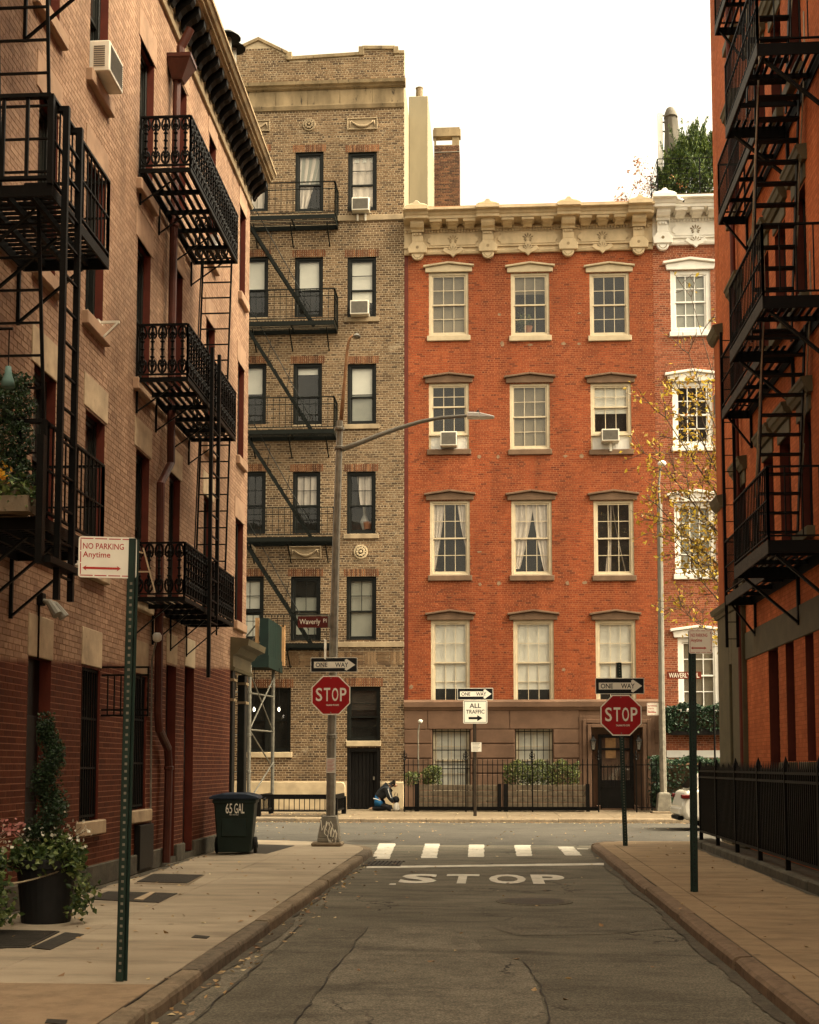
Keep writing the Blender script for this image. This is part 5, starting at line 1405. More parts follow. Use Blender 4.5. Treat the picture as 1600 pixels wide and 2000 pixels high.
# ---- fire escape of the tan building
YT = YF - 1.0
TF = thing('fire_escape', 'dark green iron fire escape zigzagging down the tan building', 'fire escape', (-7, YF, 4.5))
xr = FA(654, 430, YT)[0]; xl = -10.0
lv = [FA(600, y, YT)[1] for y in (419, 626, 838, 1048, 1256)]
rt = [FA(600, y, YT)[1] for y in (355, 564, 775, 991, 1200)]
GI = 'green black iron'
for i, z in enumerate(lv):
    landing(TF, xl, xr, YT, YF - .02, z, gap=.11, sw=.04, matn=GI, edge=.15, along='x', beams=2)
    h = rt[i] - z
    railing(TF, (xl, YT + .02, z), (xr, YT + .02, z), h, .21, bw=.017, matn=GI, rail=.045, mid=(h * .78,), lo=.08)
    railing(TF, (xr, YT + .02, z), (xr, YF - .03, z), h, .2, bw=.017, matn=GI, rail=.045, mid=(h * .78,), lo=.08)
    MB().tube([(xr - .02, YT + .02, z + h), (xr - .02, YF - .1, z + h)], .03, 6).build('handrail', GI, TF)
    for xx in (xr - .3, xr - 1.6, xr - 2.9):
        MB().bar((xx, YF, z - .75), (xx, YT + .2, z - .2), .04).build('wall_bracket', GI, TF)
    if i:
        (x0, _), (x1, _) = FA(487, 440, YT), FA(609, 440, YT)
        za, zb = lv[i - 1], z
        A = np.array((x0 - .05, 0, za - .2)); B = np.array((x1, 0, zb + .02))
        st = MB()
        for yy in (YT + .16, YT + .70): st.bar(A + (0, yy, 0), B + (0, yy, 0),   .022, .11)
        so = st.build('stair', GI, TF)
        n = 11
        kids('tread', barmesh('tread', .15, .018, .52, GI), so, [T(*(A + (B - A) * (k + .5) / n + (0, YT + .43, 0))) for k in range(n)])
        hr = MB(); off = np.array((0, 0, .78))
        hr.tube([A + (0.12, YT + .12, 0) + off * .9, B + (-.02, YT + .12, 0) + off * .55], .015, 5)
        for t_ in (.32, .62): hr.tube([A + (B - A) * t_ + (0, YT + .12, 0), A + (B - A) * t_ + (0.12, YT + .12, .80)], .011, 4)
        hr.build('handrail', GI, so)

# ================================================================== RIGHT BUILDING
GB = thing('apartment_building', 'orange painted brick building on the right with olive stone trim', 'building', (XR + 5, 16, 0))
RY = RW(1409, 1150)[0]                 # its street corner
RTOP = 21.0
rh = []
wz = [(RW(1567, 985)[1], RW(1567, 820)[1])]
SZ = 3.47
wy = [RW(p, 900)[0] for p in (1574, 1534, 1501, 1448)]
for k in range(4):
    for y in wy:
        rh.append((-y - .36, -y + .36, wz[0][0] - .45 + SZ * k, wz[0][1] + SZ * k))
for y in [wy[0] - 3.0 * j for j in range(1, 5)]:
    for k in range(4): rh.append((-y - .36, -y + .36, wz[0][0] - .45 + SZ * k, wz[0][1] + SZ * k))
zband0, zband1 = RW(1459, 1289)[1], RW(1459, 1236)[1]
gh = []
for p0, p1, s_ in ((1503, 1522, 0), (1537, 1553, 1), (1576, 1592, 1)):
    y1, y0 = RW(p0, 1360)[0], RW(p1, 1360)[0]
    gh.append((-y1, -y0, 1.55 if s_ else .1, zband0 + .002))
panel(GB, RIGHT, -RY, 2, 0, RTOP, rh + gh, 'orange mortar', .14, 'jamb red')
brickwork(GB, RIGHT, -RY, -14.5, .3, 18.2, rh + gh, 'orange painted brick', bl=.2, bh=.058, mj=.009, dep=.0022, seed=7, near=lambda q: -q[0] + abs(q[2] - 3) * .4)
b = MB(RIGHT); b.box(-RY + .004, -9, 0, 2, -2.0, RTOP).box(-RY + .004, -2.0, RTOP - .2, 2, -.25, RTOP - .1)
b.build('building_core', 'interior', GB)
MB(RIGHT).box(-RY, -9, 0, -RY + .2, -.004, RTOP - .02).build('end_wall', 'jamb red', GB)
for i, h in enumerate(rh):
    window(GB, RIGHT, *h, .14, 'frame black green', cols=1, rows=1, fw=.06)
    a, c, d, e = h
    ln = MB(RIGHT); ln.box(a - .06, -.03, e, c + .06, .03, e + .24); lo_ = ln.build('lintel', 'olive paint', GB, bevel=.01)
    MB(RIGHT).prof([(.0, e + .24), (.07, e + .24), (.10, e + .30), (.13, e + .32), (.15, e + .40), (.17, e + .42), (.17, e + .46), (0, e + .48)], a - .16, c + .16).build('lintel_hood', 'olive paint', lo_)
    MB(RIGHT).box(a - .09, -.12, d - .17, c + .09, .12, d).build('sill', 'olive paint', GB, bevel=.01)
for i, h in enumerate(gh):
    MB(RIGHT).box(h[0], -.35, h[2], h[1], -.30, h[3]).build('door' if i == 0 else 'basement_window', 'dark door', GB)
    if i: MB(RIGHT).box(h[0] - .07, -.1, h[2] - .22, h[1] + .07, .13, h[2]).build('sill', 'olive paint', GB, bevel=.01)
ZC1 = RW(1459, 1165)[1]
e0 = -RY - .02; e1 = -RW(1459, 1300)[0]
slot = [-RW(1440, 1380)[0] - .28, -RW(1440, 1380)[0] + .02]
b = MB(RIGHT)
b.box(e0, -.02, 0, slot[0], .09, ZC1 - .15).box(slot[1], -.02, 0, e1, .09, ZC1 - .15).box(slot[0], -.02, RW(1434, 1298)[1], slot[1], .09, ZC1 - .15).box(slot[0], -.02, 0, slot[1], .012, RW(1434, 1298)[1])
b.build('corner_pier', 'olive paint', GB, bevel=.012)
MB(RIGHT).prof([(0, ZC1 - .15), (.12, ZC1 - .15), (.14, ZC1 - .08), (.20, ZC1 - .05), (.22, ZC1 + .03), (0, ZC1 + .08)], e0 - .1, e1 + .06).build('pier_cap', 'olive paint', GB)
MB(RIGHT).box(e1 + .002, -.02, zband0, 2, .03, zband1).build('stone_band', 'olive paint', GB, bevel=.01)
for k in range(2, 4):
    z = [0, 3.15, 6.6, 10.05, 13.5][k]
    MB(RIGHT).prof([(0, z), (.10, z + .02), (.16, z + .10), (.20, z + .22), (0, z + .26)], e0 - .05, e0 + .75).build('pilaster_cap', 'olive paint', GB)
    MB(RIGHT).box(e0, -.02, z - 3.45, e0 + .55, .05, z).build('pilaster', 'orange mortar', GB)
MB().tube([(XR - .09, RY - 2.35, 1.0), (XR - .09, RY - 2.35, 16.5)], .05, 8).build('rain_pipe', 'jamb red', GB)
u = -RY + .05
x_, z_ = FA(1405, 790, RY + .25)
AO = thing('air_conditioner', 'white air conditioner sticking out past the corner of the orange building', 'air conditioner', (XR, RY, z_))
MB().box(x_ - .09, RY + .01, z_ - .24, x_ + .55, RY + .42, z_ + .24).build('case', 'ac white', AO, bevel=.015)
MB().box(x_ - .098, RY + .06, z_ - .2, x_ - .091, RY + .36, z_ + .2).build('grille', 'ac grille', AO)
MB().box(x_ - .02, RY + .03, z_ - .28, x_ + .5, RY + .38, z_ - .242).build('base_tray', 'ac grille', AO)

# ---- its fire escape
RF = thing('fire_escape', 'black iron fire escape with steep stair ladders on the orange building', 'fire escape', (XR, 20, 4.5))
XA, XB = 3.71, 4.16
YA0, YA1, YB1 = RW(1490, 580, XA)[0], RW(1427, 688, XA)[0], RW(1404, 420, XB)[0]
ZR_ = [RW(1497, 1058, XA)[1], RW(1490, 578, XA)[1], RW(1472, 104, XA)[1]]
ZR_.append(2 * ZR_[2] - ZR_[1]); ZR_.append(2 * ZR_[3] - ZR_[2])
for i, z in enumerate(ZR_):
    landing(RF, XA, XR - .02, YA0, YA1, z, gap=.095, sw=.045, along='y', edge=.17, beams=2, cut=(XA + .12, XA + .86, YA0 + .95, YA1 - .25) if i else None)
    MB().box(XA - .012, YA0 - .02, z - .18, XA - .002, YA1, z + .005).build('edge_channel', 'worn iron', RF)
    landing(RF, XB, XR - .02, YA1 + .02, YB1, z - .03, gap=.095, sw=.045, along='y', edge=.15, beams=3)
    MB().box(XB - .012, YA1 + .02, z - .18, XB - .002, YB1, z - .02).build('edge_channel', 'worn iron', RF)
    if i < 4:
        railing(RF, (XA + .01, YA0, z), (XA + .01, YA1, z), 1.0, .105, bw=.014, rail=.04, mid=(.55,))
        railing(RF, (XA + .01, YA0, z), (XR - .02, YA0, z), 1.0, .24, bw=.016, rail=.04)
        railing(RF, (XB + .01, YA1, z), (XB + .01, YB1, z), .95, .105, bw=.014, rail=.04, mid=(.5,))
        railing(RF, (XB + .01, YB1, z), (XR - .02, YB1, z), .95, .14, bw=.014, rail=.04)
    for yy in (YA0 + .12, YA1 - .1): bracket(RF, XR, XA + .12, yy, z - .15, .75, w=.06)
    bracket(RF, XR, XB + .06, YB1 - .15, z - .15, .6, w=.05)
    if i:
        zb = ZR_[i - 1]; y0 = YA0 + 1.15; y1 = y0 + .85
        x0, x1 = XA + .25, XA + .84
        A = np.array((0, y1, zb + .02)); B = np.array((0, y0, z - .02))
        st = MB().bar(A + (x0, 0, 0), B + (x0, 0, 0), .02, .10).bar(A + (x1, 0, 0), B + (x1, 0, 0), .02, .10)
        so = st.build('stair', 'black iron', RF)
        n = 12
        kids('tread', barmesh('tread', x1 - x0, .025, .13), so, [T((x0 + x1) / 2, *(A + (B - A) * (k + .5) / n)[1:]) for k in range(n)])
        hm = MB()
        for x in (x0 - .03, x1 + .03):
            hm.tube([A + (x, -.12, .95), A + (x, -.22, 1.1), B + (x, -.25, .3), B + (x, -.25, 1.0)], .013, 5)
            for t_ in (.35, .7): hm.tube([A + (B - A) * t_ + (x, 0, 0), A + (B - A) * t_ + (x, -.22, .5)], .009, 4)
        hm.build('handrail', 'bare rail', so)
# drop ladder hanging at the far end
yd = YB1 + .12
a, c = RW(1422, 1268, XB + .1)[1], RW(1422, 640, XB + .1)[1]
ladder(RF, ((XB + .02, yd, a), (XB + .02, yd, c)), ((XB + .21, yd, a), (XB + .21, yd, c)), .30, r=.026, rung=.01)

# ---- iron fence along the right pavement on its own kerb
XFN = 3.86
FN = thing('iron_fence', 'tall black spear topped iron fence standing on a stone kerb along the right pavement', 'fence', (XFN, 15, 0))
YN0, YN1 = 5.0, 24.2
FK = tag(MB().box(XFN - .10, 4.0, -.1, XFN + .30, YN1 + .5, -.002).build('fence_kerb', 'kerb stone'), kind='structure')
ys_ = [4.0 + 1.95 * k for k in range(11)]
for a, c in zip(ys_, ys_[1:] + [YN1 + .5]):
    if c - a > .2: MB().box(XFN - .105 + rj.uniform(-.012, .012), a + .004, -.02, XFN + .30, c - .004, .135 + rj.uniform(-.01, .01)).build('kerb_stone', 'plinth grey', FK, bevel=.02)
b = MB()
for z in (.27, 1.27, 1.38): b.box(XFN - .012, YN0, z, XFN + .035, YN1, z + .035)
for k in range(12):
    y = YN0 + (YN1 - YN0) * k / 11; b.box(XFN - .02, y - .022, .12, XFN + .045, y + .022, 1.44); b.prism([(XFN - .02, y - .022, 1.44), (XFN + .045, y - .022, 1.44), (XFN + .045, y + .022, 1.44), (XFN - .02, y + .022, 1.44)], (0, 0, .03)); b.taper((XFN + .012, y, 1.47), (.045, .04), (XFN + .012, y, 1.62), (.003, .003))
b.build('fence_frame', 'black iron', FN)
pk = MB(); pk.box(-.011, -.014, 0, .011, .014, 1.13); pk.taper((0, 0, 1.13), (.008, .024), (0, 0, 1.17), (.006, .028)); pk.taper((0, 0, 1.17), (.006, .028), (0, 0, 1.29), (.001, .001))
pm = pk.mesh('picket', 'black iron')
n = 180
kids('picket', pm, FN, [T(XFN + .012, YN0 + (YN1 - YN0) * (k + .5) / n, .27) for k in range(n)])
# return of the fence at the far corner
b = MB()
for z in (.27, 1.27, 1.38): b.box(XFN + .035, YN1 - .03, z, XR + .4, YN1, z + .035)
b.build('fence_frame', 'black iron', FN)
kids('picket', pm, FN, [T(XFN + .12 + .105 * k, YN1 - .015, .27, math.pi / 2) for k in range(11)])
MB().box(XFN + .3, 4, -.9, XR, RY, -.6).build('area_floor', 'joint dirt', FN)

# ================================================================== SIGNS AND POLES
def uchannel(b, x, y, z0, z1, w=.075, lean=(0, 0)):
    def bx(a0, a1, b0, b1):
        q = [(x + a0, y + b0), (x + a1, y + b0), (x + a1, y + b1), (x + a0, y + b1)]
        b.add([(u, v, z0) for u, v in q] + [(u + lean[0], v + lean[1], z1) for u, v in q], [(0, 3, 2, 1), (4, 5, 6, 7), (0, 1, 5, 4), (1, 2, 6, 5), (2, 3, 7, 6), (3, 0, 4, 7)])
    bx(-w * .28, w * .28, -.012, -.004); bx(-w * .28, -w * .22, -.004, .026); bx(w * .22, w * .28, -.004, .026)
    bx(-w * .5, -w * .22, .026, .032); bx(w * .22, w * .5, .026, .032)
def holes_strip(root, x, y, z0, z1, lean, matn='galvanised', w=.009):
    b = MB(); n = int((z1 - z0) / .0508)
    for k in range(n):
        t_ = (k + .5) / n; z = z0 + (z1 - z0) * t_
        b.box(x + lean[0] * t_ - w, y + lean[1] * t_ - .0135, z - w, x + lean[0] * t_ + w, y + lean[1] * t_ - .012, z + w)
    o = b.build('perforation', matn, root); o['kind'] = 'stuff'
def plate(root, fr, u, z, w, h, matn, r=.03, t=.003, name='sign_panel', n=0.0):
    b = MB(fr); P = []
    for cx, cz, a0 in ((u + w / 2 - r, z + h / 2 - r, 0), (u - w / 2 + r, z + h / 2 - r, 90), (u - w / 2 + r, z - h / 2 + r, 180), (u + w / 2 - r, z - h / 2 + r, 270)):
        P += [(cx + r * math.cos(rad(a0 + 90 * k / 4)), cz + r * math.sin(rad(a0 + 90 * k / 4))) for k in range(5)]
    b.uz(P, n, n + t)
    return b.build(name, matn, root)
def one_way(root, fr, u, z, w, h, n=.03):
    p = plate(root, fr, u, z, w, h, 'sign white', .02, .003, 'one_way_sign', n)
    q = MB(fr); q.uz([(u - w * .488, z - h * .46), (u + w * .488, z - h * .46), (u + w * .488, z + h * .46), (u - w * .488, z + h * .46)], n + .003, n + .0042); q.build('sign_face', 'sign black', p)
    a = MB(fr); s_ = h * .215; xs = u - w * .43; xe = u + w * .24; xt = u + w * .455
    a.uz([(xs, z - s_), (xe, z - s_), (xe - w * .01, z - h * .33), (xe + w * .03, z - h * .40), (xt, z), (xe + w * .03, z + h * .40), (xe - w * .01, z + h * .33), (xe, z + s_), (xs, z + s_)], n + .0042, n + .0052)
    a.build('arrow', 'sign white', p)
    t_ = MB(fr); t_.text('ONE', u - w * .265, z, w * .25, h * .30, n + .0064, .012).text('WAY', u + w * .165, z, w * .28, h * .30, n + .0064, .012); t_.build('lettering', 'sign black', p)
def stop_sign(root, fr, u, z, w, n=.03):
    b = MB(fr); o8 = lambda s_: [(u + w / 2 * s_ / math.cos(rad(22.5)) * math.cos(rad(22.5 + 45 * k)), z + w / 2 * s_ / math.cos(rad(22.5)) * math.sin(rad(22.5 + 45 * k))) for k in range(8)]
    b.uz(o8(1), n, n + .003); p = b.build('stop_sign', 'sign white', root)
    MB(fr).uz(o8(.945), n + .003, n + .0042).build('sign_face', 'stop red', p)
    t_ = MB(fr)
    for k, ch in enumerate('STOP'): t_.text(ch, u + w * (-.305 + .207 * k), z + w * .02, w * .165, w * .34, n + .0054, .012)
    t_.text('TALKING TO COPS', u + w * .04, z - w * .25, w * .33, w * .042, n + .0054, .03)
    t_.build('lettering', 'sign white', p)
    r_ = MB(fr)
    for s_ in (-1, 1): r_.disc(u, z + s_ * w * .44, .012, n + .004, n + .008, 8)
    r_.build('bolt', 'galvanised', p)
def no_parking(root, fr, u, z, w, h, n=.03, lines=('NO PARKING', 'Anytime'), arrow=True):
    p = plate(root, fr, u, z, w, h, 'sign white', .022, .003, 'no_parking_sign', n)
    q = MB(fr); e = .012; th = .007 * w / .42
    x0, x1, z0, z1 = u - w / 2 + e, u + w / 2 - e, z - h / 2 + e, z + h / 2 - e
    for k in range(4):                 # broken red border
        a, c = x0 + (x1 - x0) * k / 4 + (.006 if k else 0), x0 + (x1 - x0) * (k + 1) / 4 - (.006 if k < 3 else 0)
        q.box(a, n + .003, z0, c, n + .0038, z0 + th).box(a, n + .003, z1 - th, c, n + .0038, z1)
    for k in range(3):
        a, c = z0 + th + (z1 - z0 - 2 * th) * k / 3 + .004, z0 + th + (z1 - z0 - 2 * th) * (k + 1) / 3 - .004
        q.box(x0, n + .003, a, x0 + th, n + .0038, c).box(x1 - th, n + .003, a, x1, n + .0038, c)
    q.build('border', 'sign red', p)
    t_ = MB(fr); lw_ = [.70, .47, .5]
    for k, s_ in enumerate(lines): t_.text(s_, x0 + w * (.045 + lw_[k] / 2), z + h * (.265 - .225 * k), w * lw_[k], h * (.145 if k == 0 else .185), n + .004, .012)
    if arrow:
        za = z - h * .27; al, ar = x0 + w * .04, x0 + w * .70; d = h * .065
        t_.uz([(al, za), (al + d * 1.5, za + d), (al + d * 1.2, za + d * .42), (ar - d * 1.2, za + d * .42), (ar - d * 1.5, za + d), (ar, za), (ar - d * 1.5, za - d), (ar - d * 1.2, za - d * .42), (al + d * 1.2, za - d * .42), (al + d * 1.5, za - d)], n + .003, n + .004)
    t_.build('lettering', 'sign red', p)
    r_ = MB(fr)
    for s_ in (-1, 1): r_.disc(x1 - .01, z + s_ * h * .36, .007, n + .003, n + .008, 8)
    r_.build('bolt', 'galvanised', p)
def wpt(px, py, y): return sv(px, py, 1, y)

# near left: NO PARKING
x, y = GR(235, 1917)
S1 = thing('sign_post', 'nearest green post, with white NO PARKING Anytime sign, on left pavement', 'street sign', (x, y, 0))
zt = wpt(258, 1052, y)[2]; lean = (wpt(257.5, 1130, y)[0] - x, 0)
b = MB(); uchannel(b, x, y, 0, zt, .082, (lean[0] * 1.05, 0)); b.build('post', 'sign green post', S1)
holes_strip(S1, x, y, .05, zt - .3, lean)
p = wpt(213, 1090, y)
no_parking(S1, front(p[0], y - .03, 0, rad(14)), 0, p[2], .405, .295, n=0)
# right: NO PARKING
x, y = GR(1357, 1742)
S2 = thing('sign_post', 'green post with a squarish NO PARKING sign by the fence on the right pavement', 'street sign', (x, y, 0))
zt = wpt(1353, 1232, y)[2]; lean = (wpt(1353, 1277, y)[0] - x, 0)
b = MB(); uchannel(b, x, y, 0, zt, .09, lean); b.build('post', 'sign green post', S2)
holes_strip(S2, x, y, .05, zt - .3, lean, 'sign black')
p = wpt(1368, 1253.5, y)
no_parking(S2, front(p[0], y - .02, 0, rad(4)), 0, p[2], .285, .29, n=0)
# right: STOP
x, y = GR(1222, 1652)
S3 = thing('stop_sign_post', 'perforated green post on the right corner carrying a STOP sign below a ONE WAY sign', 'street sign', (x, y, 0))
zt = wpt(1209, 1294, y)[2]; lean = (wpt(1211, 1340, y)[0] - x, 0)
b = MB(); uchannel(b, x, y, 0, zt, .09, (lean[0] * 1.1, 0)); b.build('post', 'sign green post', S3)
holes_strip(S3, x, y, .05, zt - .02, (lean[0] * 1.1, 0))
MB().box(x + lean[0] - .075, y - .004, wpt(1209, 1325, y)[2], x + lean[0] - .05, y + .02, zt).build('bracket', 'galvanised', S3)
p = wpt(1210.5, 1340, y); q = wpt(1213, 1397, y)
one_way(S3, front(0, y - .02), p[0], p[2], .915, .305, n=0)
stop_sign(S3, front(0, y - .02), q[0], q[2], .77, n=0)
# far kerb: ALL TRAFFIC
x, y = GR(928, 1594)
S4 = thing('sign_post', 'brown post on the far kerb with ONE WAY and ALL TRAFFIC signs', 'street sign', (x, y, 0))
zt = wpt(928, 1346, y)[2]
b = MB(); uchannel(b, x, y, 0, zt, .10); b.build('post', 'post brown', S4)
fr = front(0, y - .02); p = wpt(928.5, 1355.5, y); w = 69.5 / 2500 * y * 1.0
one_way(S4, fr, p[0], p[2], w, w * .335, n=0)
p = wpt(928.5, 1390.5, y); w, h = 47 / 2500 * y, 45 / 2500 * y
pl_ = plate(S4, fr, p[0], p[2], w, h, 'sign white', .04, .003, 'all_traffic_sign', 0)
q = MB(fr)
for a, c, d, e in ((-.465, .465, .445, .465), (-.465, .465, -.465, -.445), (-.465, -.445, -.445, .445), (.445, .465, -.445, .445)): q.box(p[0] + a * w, .003, p[2] + d * h, p[0] + c * w, .004, p[2] + e * h)
q.text('ALL', p[0], p[2] + h * .27, w * .48, h * .20, .0045, .014).text('TRAFFIC', p[0], p[2] + h * .01, w * .76, h * .17, .0045, .012)
za = p[2] - h * .27
q.uz([(p[0] - w * .28, za - h * .05), (p[0] + w * .08, za - h * .05), (p[0] + w * .08, za - h * .13), (p[0] + w * .30, za), (p[0] + w * .08, za + h * .13), (p[0] + w * .08, za + h * .05), (p[0] - w * .28, za + h * .05)], .003, .0045)
q.build('lettering', 'sign black', pl_)
p = wpt(930.5, 1459, y)
po = plate(S4, fr, p[0], p[2], 20 / 2500 * y, 18 / 2500 * y, 'paper', .01, .002, 'notice', .01)
q = MB(fr)
for k in range(6): q.box(p[0] - .11, .0121, p[2] + .10 - k * .04, p[0] + .11 - (k % 3) * .03, .0126, p[2] + .112 - k * .04)
q.text('NO PARKING', p[0], p[2] + .115, .22, .03, .0128)
q.build('print', 'ac grille', po)

# left corner street lamp
x, y = GR(645, 1652)
L1 = thing('street_lamp', 'grey street lamp on the left corner carrying STOP, ONE WAY and Waverly Pl signs', 'street lamp', (x, y, 0))
def P_(px, py, yy=None): return tuple(wpt(px, py, yy or y))
MB().box(x - .33, y - .24, 0, x + .24, y + .24, .075).build('plinth', 'kerb stone', L1, bevel=.025)
zb = P_(645, 1596)[2]
MB().taper((x - .015, y, .075), (.205, .19), (x - .015, y, .16), (.205, .19)).taper((x - .015, y, .16), (.20, .185), (x - .01, y, zb), (.145, .14)).taper((x - .01, y, zb), (.15, .145), (x - .01, y, zb + .03), (.12, .12)).build('base', 'galvanised', L1, bevel=.012)
pt = [P_(646, 1597), P_(648, 1440), P_(652, 1250), P_(657, 1050), P_(662, 900), P_(664, 822)]
MB().tube([pt[0], pt[1]], [.088, .088], 8).build('pole_sleeve', 'galvanised', L1)
MB().tube(pt[1:], [.084, .080, .072, .064, .060], 8).build('pole', 'galvanised', L1)
cl = MB()
for py in (1437, 1440, 875, 838):
    q = P_(648 if py > 1000 else 663, py); cl.lathe((q[0], q[1], q[2] - .03), [(.09, 0), (.098, .01), (.098, .05), (.09, .06)], 10)
cl.build('collar', 'galvanised', L1)
ya = y - .02
arm = [P_(668, 878), P_(700, 866), P_(740, 850), P_(780, 836), P_(820, 824), P_(860, 816), P_(912, 812)]
MB().tube(arm, [.052, .05, .046, .042, .038, .034, .032], 8).build('arm', 'lamp grey', L1, smooth=True)
hd = [P_(912, 812), P_(966, 813)]
lm = MB(); a, c = np.array(hd[0]), np.array(hd[1]); d_ = c - a
lm.prism([tuple(a + (0, -.11, -.045)), tuple(a + (0, .11, -.045)), tuple(a + (0, .11, .05)), tuple(a + (0, -.11, .05))], tuple(d_ * .45))
lm.add([tuple(a + d_ * .45 + (0, s_ * .12, h_)) for s_, h_ in ((-1, -.05), (1, -.05), (1, .045), (-1, .045))] + [tuple(a + d_ * 1.0 + (0, s_ * .06, h_)) for s_, h_ in ((-1, -.035), (1, -.035), (1, -.005), (-1, -.005))], [(0, 3, 2, 1), (4, 5, 6, 7), (0, 1, 5, 4), (1, 2, 6, 5), (2, 3, 7, 6), (3, 0, 4, 7)])
lo_ = lm.build('lamp_head', 'bright white', L1, bevel=.015)
MB().lathe(tuple(a + d_ * .4 + (0, 0, .05)), [(.03, 0), (.03, .05), (.02, .06)], 8).build('photocell', 'sign black', lo_)
MB().tube([P_(666, 822), P_(672, 760), P_(677, 700), P_(680, 672), P_(684, 660), P_(690, 655)], [.038, .034, .030, .028, .024, .02], 8).build('upper_arm', 'rusty pole', L1, smooth=True)
q = P_(697, 657)
MB().lathe(q, [(.02, .06), (.085, .0), (.07, -.03), (.02, -.05)], 12).build('upper_lamp_head', 'lamp grey', L1)
fr = front(0, y - .12)
p = wpt(652.5, 1298.5, y - .12); q = wpt(646.5, 1358, y - .12)
one_way(L1, fr, p[0], p[2], .885, .28, n=0); stop_sign(L1, fr, q[0], q[2], .735, n=0)
p = wpt(611.5, 1215, y); w, h = 60 / 2500 * y, 22.5 / 2500 * y
sp = plate(L1, front(0, y - .01), p[0], p[2], w, h, 'maroon', .01, .006, 'street_name_sign', 0)
t_ = MB(front(0, y - .01)); t_.text('Waverly', p[0] - w * .10, p[2] - h * .03, w * .70, h * .60, .0072, .01).text('Pl', p[0] + w * .40, p[2] + h * .12, w * .11, h * .33, .0072, .008)
t_.build('lettering', 'sign white', sp)
MB(front(0, y - .01)).box(p[0] - w * .46, 0, p[2] + h * .52, p[0] + w * .5, .006, p[2] + h * .62).box(p[0] + w * .5, -.01, p[2] - h * .5, p[0] + w * .5 + .07, .02, p[2] + h * .55).build('sign_bracket', 'galvanised', sp)
p = wpt(640.5, 1270, y)
MB().box(p[0] - .03, y - .32, p[2] - .19, p[0] - .02, y - .02, p[2] + .19).build('edge_on_sign', 'sign white', L1)
p = wpt(646.5, 1495, y - .09)
no_ = MB(FR((p[0], y - .092, 0), (1, 0, 0), (0, -1, 0))); no_.box(-.085, 0, p[2] - .14, .085, .002, p[2] + .14); no = no_.build('notice', 'paper', L1)
q = MB(FR((p[0], y - .092, 0), (1, 0, 0), (0, -1, 0)))
for k in range(9): q.box(-.07, .002, p[2] + .10 - k * .026, .07 - (k % 3) * .02, .0028, p[2] + .108 - k * .026)
q.build('print', 'sign red', no)
gf = MB()                              # looping white tag scrawled on the base
def gp(px, py): 
    z = wpt(px, py, y)[2]; t_ = min(1, max(0, (z - .16) / (zb - .16))); yy = y - .185 + .045 * t_ - .004
    return tuple(wpt(px, py, yy))
for st in ([(627, 1602), (629, 1622), (633, 1612), (634, 1628), (638, 1604)], [(640, 1606), (636, 1618), (641, 1626), (645, 1614), (641, 1606)], [(634, 1628), (640, 1634), (644, 1618), (646, 1634), (650, 1612), (646, 1604), (642, 1612)], [(648, 1616), (645, 1628), (649, 1636), (653, 1626), (649, 1615)], [(655, 1620), (651, 1632), (655, 1640), (657, 1630), (655, 1620), (658, 1628), (656, 1644), (648, 1652), (644, 1640)], [(640, 1634), (645, 1652), (650, 1640)]):
    gf.tube([gp(*s_) for s_ in st], .0085, 4)
gf.build('graffiti', 'sign white', L1)

# right lamp post on the far pavement
x, y = GR(1297, 1588)
L2 = thing('street_lamp', 'grey street lamp with a WAVERLY PL sign, before the white trimmed house', 'street lamp', (x, y, 0))
MB().box(x - .40, y - .3, 0, x + .40, y + .3, .06).build('plinth', 'kerb stone', L2, bevel=.02)
zb = P_(1296, 1549, y)[2]
MB().taper((x, y, .06), (.235, .22), (x, y, zb - .02), (.185, .18)).taper((x, y, zb - .02), (.19, .185), (x, y, zb + .03), (.13, .13)).build('base', 'galvanised', L2, bevel=.015)
pt = [P_(1296, 1550, y), P_(1292.5, 1370, y), P_(1291, 1200, y), P_(1288.5, 985, y)]
MB().tube([pt[0], pt[1]], [.11, .105], 8).build('lower_pole', 'galvanised', L2)
MB().tube(pt[1:], [.10, .092, .082], 8).build('pole', 'lamp grey', L2)
MB().tube([P_(1288.5, 990, y), P_(1287, 945, y), P_(1290, 915, y), P_(1293, 908, y - .5)], [.04, .036, .034, .03], 8).build('arm', 'galvanised', L2)
q = wpt(1293, 906, y - .9)
MB().lathe(tuple(q), [(.05, .10), (.12, .05), (.14, 0), (.10, -.06), (.03, -.08)], 14).build('lamp_head', 'bright white', L2, smooth=True)
p = wpt(1336, 1319, y); w, h = 66 / 2500 * y, 14 / 2500 * y
fr = front(0, y - .02)
sp = plate(L2, fr, p[0], p[2], w, h, 'street sign brown', .008, .005, 'street_name_sign', 0)
t_ = MB(fr); t_.text('WAVERLY', p[0] - w * .13, p[2], w * .62, h * .66, .0062, .01).text('PL', p[0] + w * .36, p[2], w * .16, h * .66, .0062, .01); t_.build('lettering', 'sign white', sp)
p = wpt(1276, 1385, y)
q = front(0, y - .02)
no_parking(L2, q, p[0], p[2], 24 / 2500 * y, 24 / 2500 * y, n=0, lines=('NO PARKING', 'except Sun', '8am-6pm'))

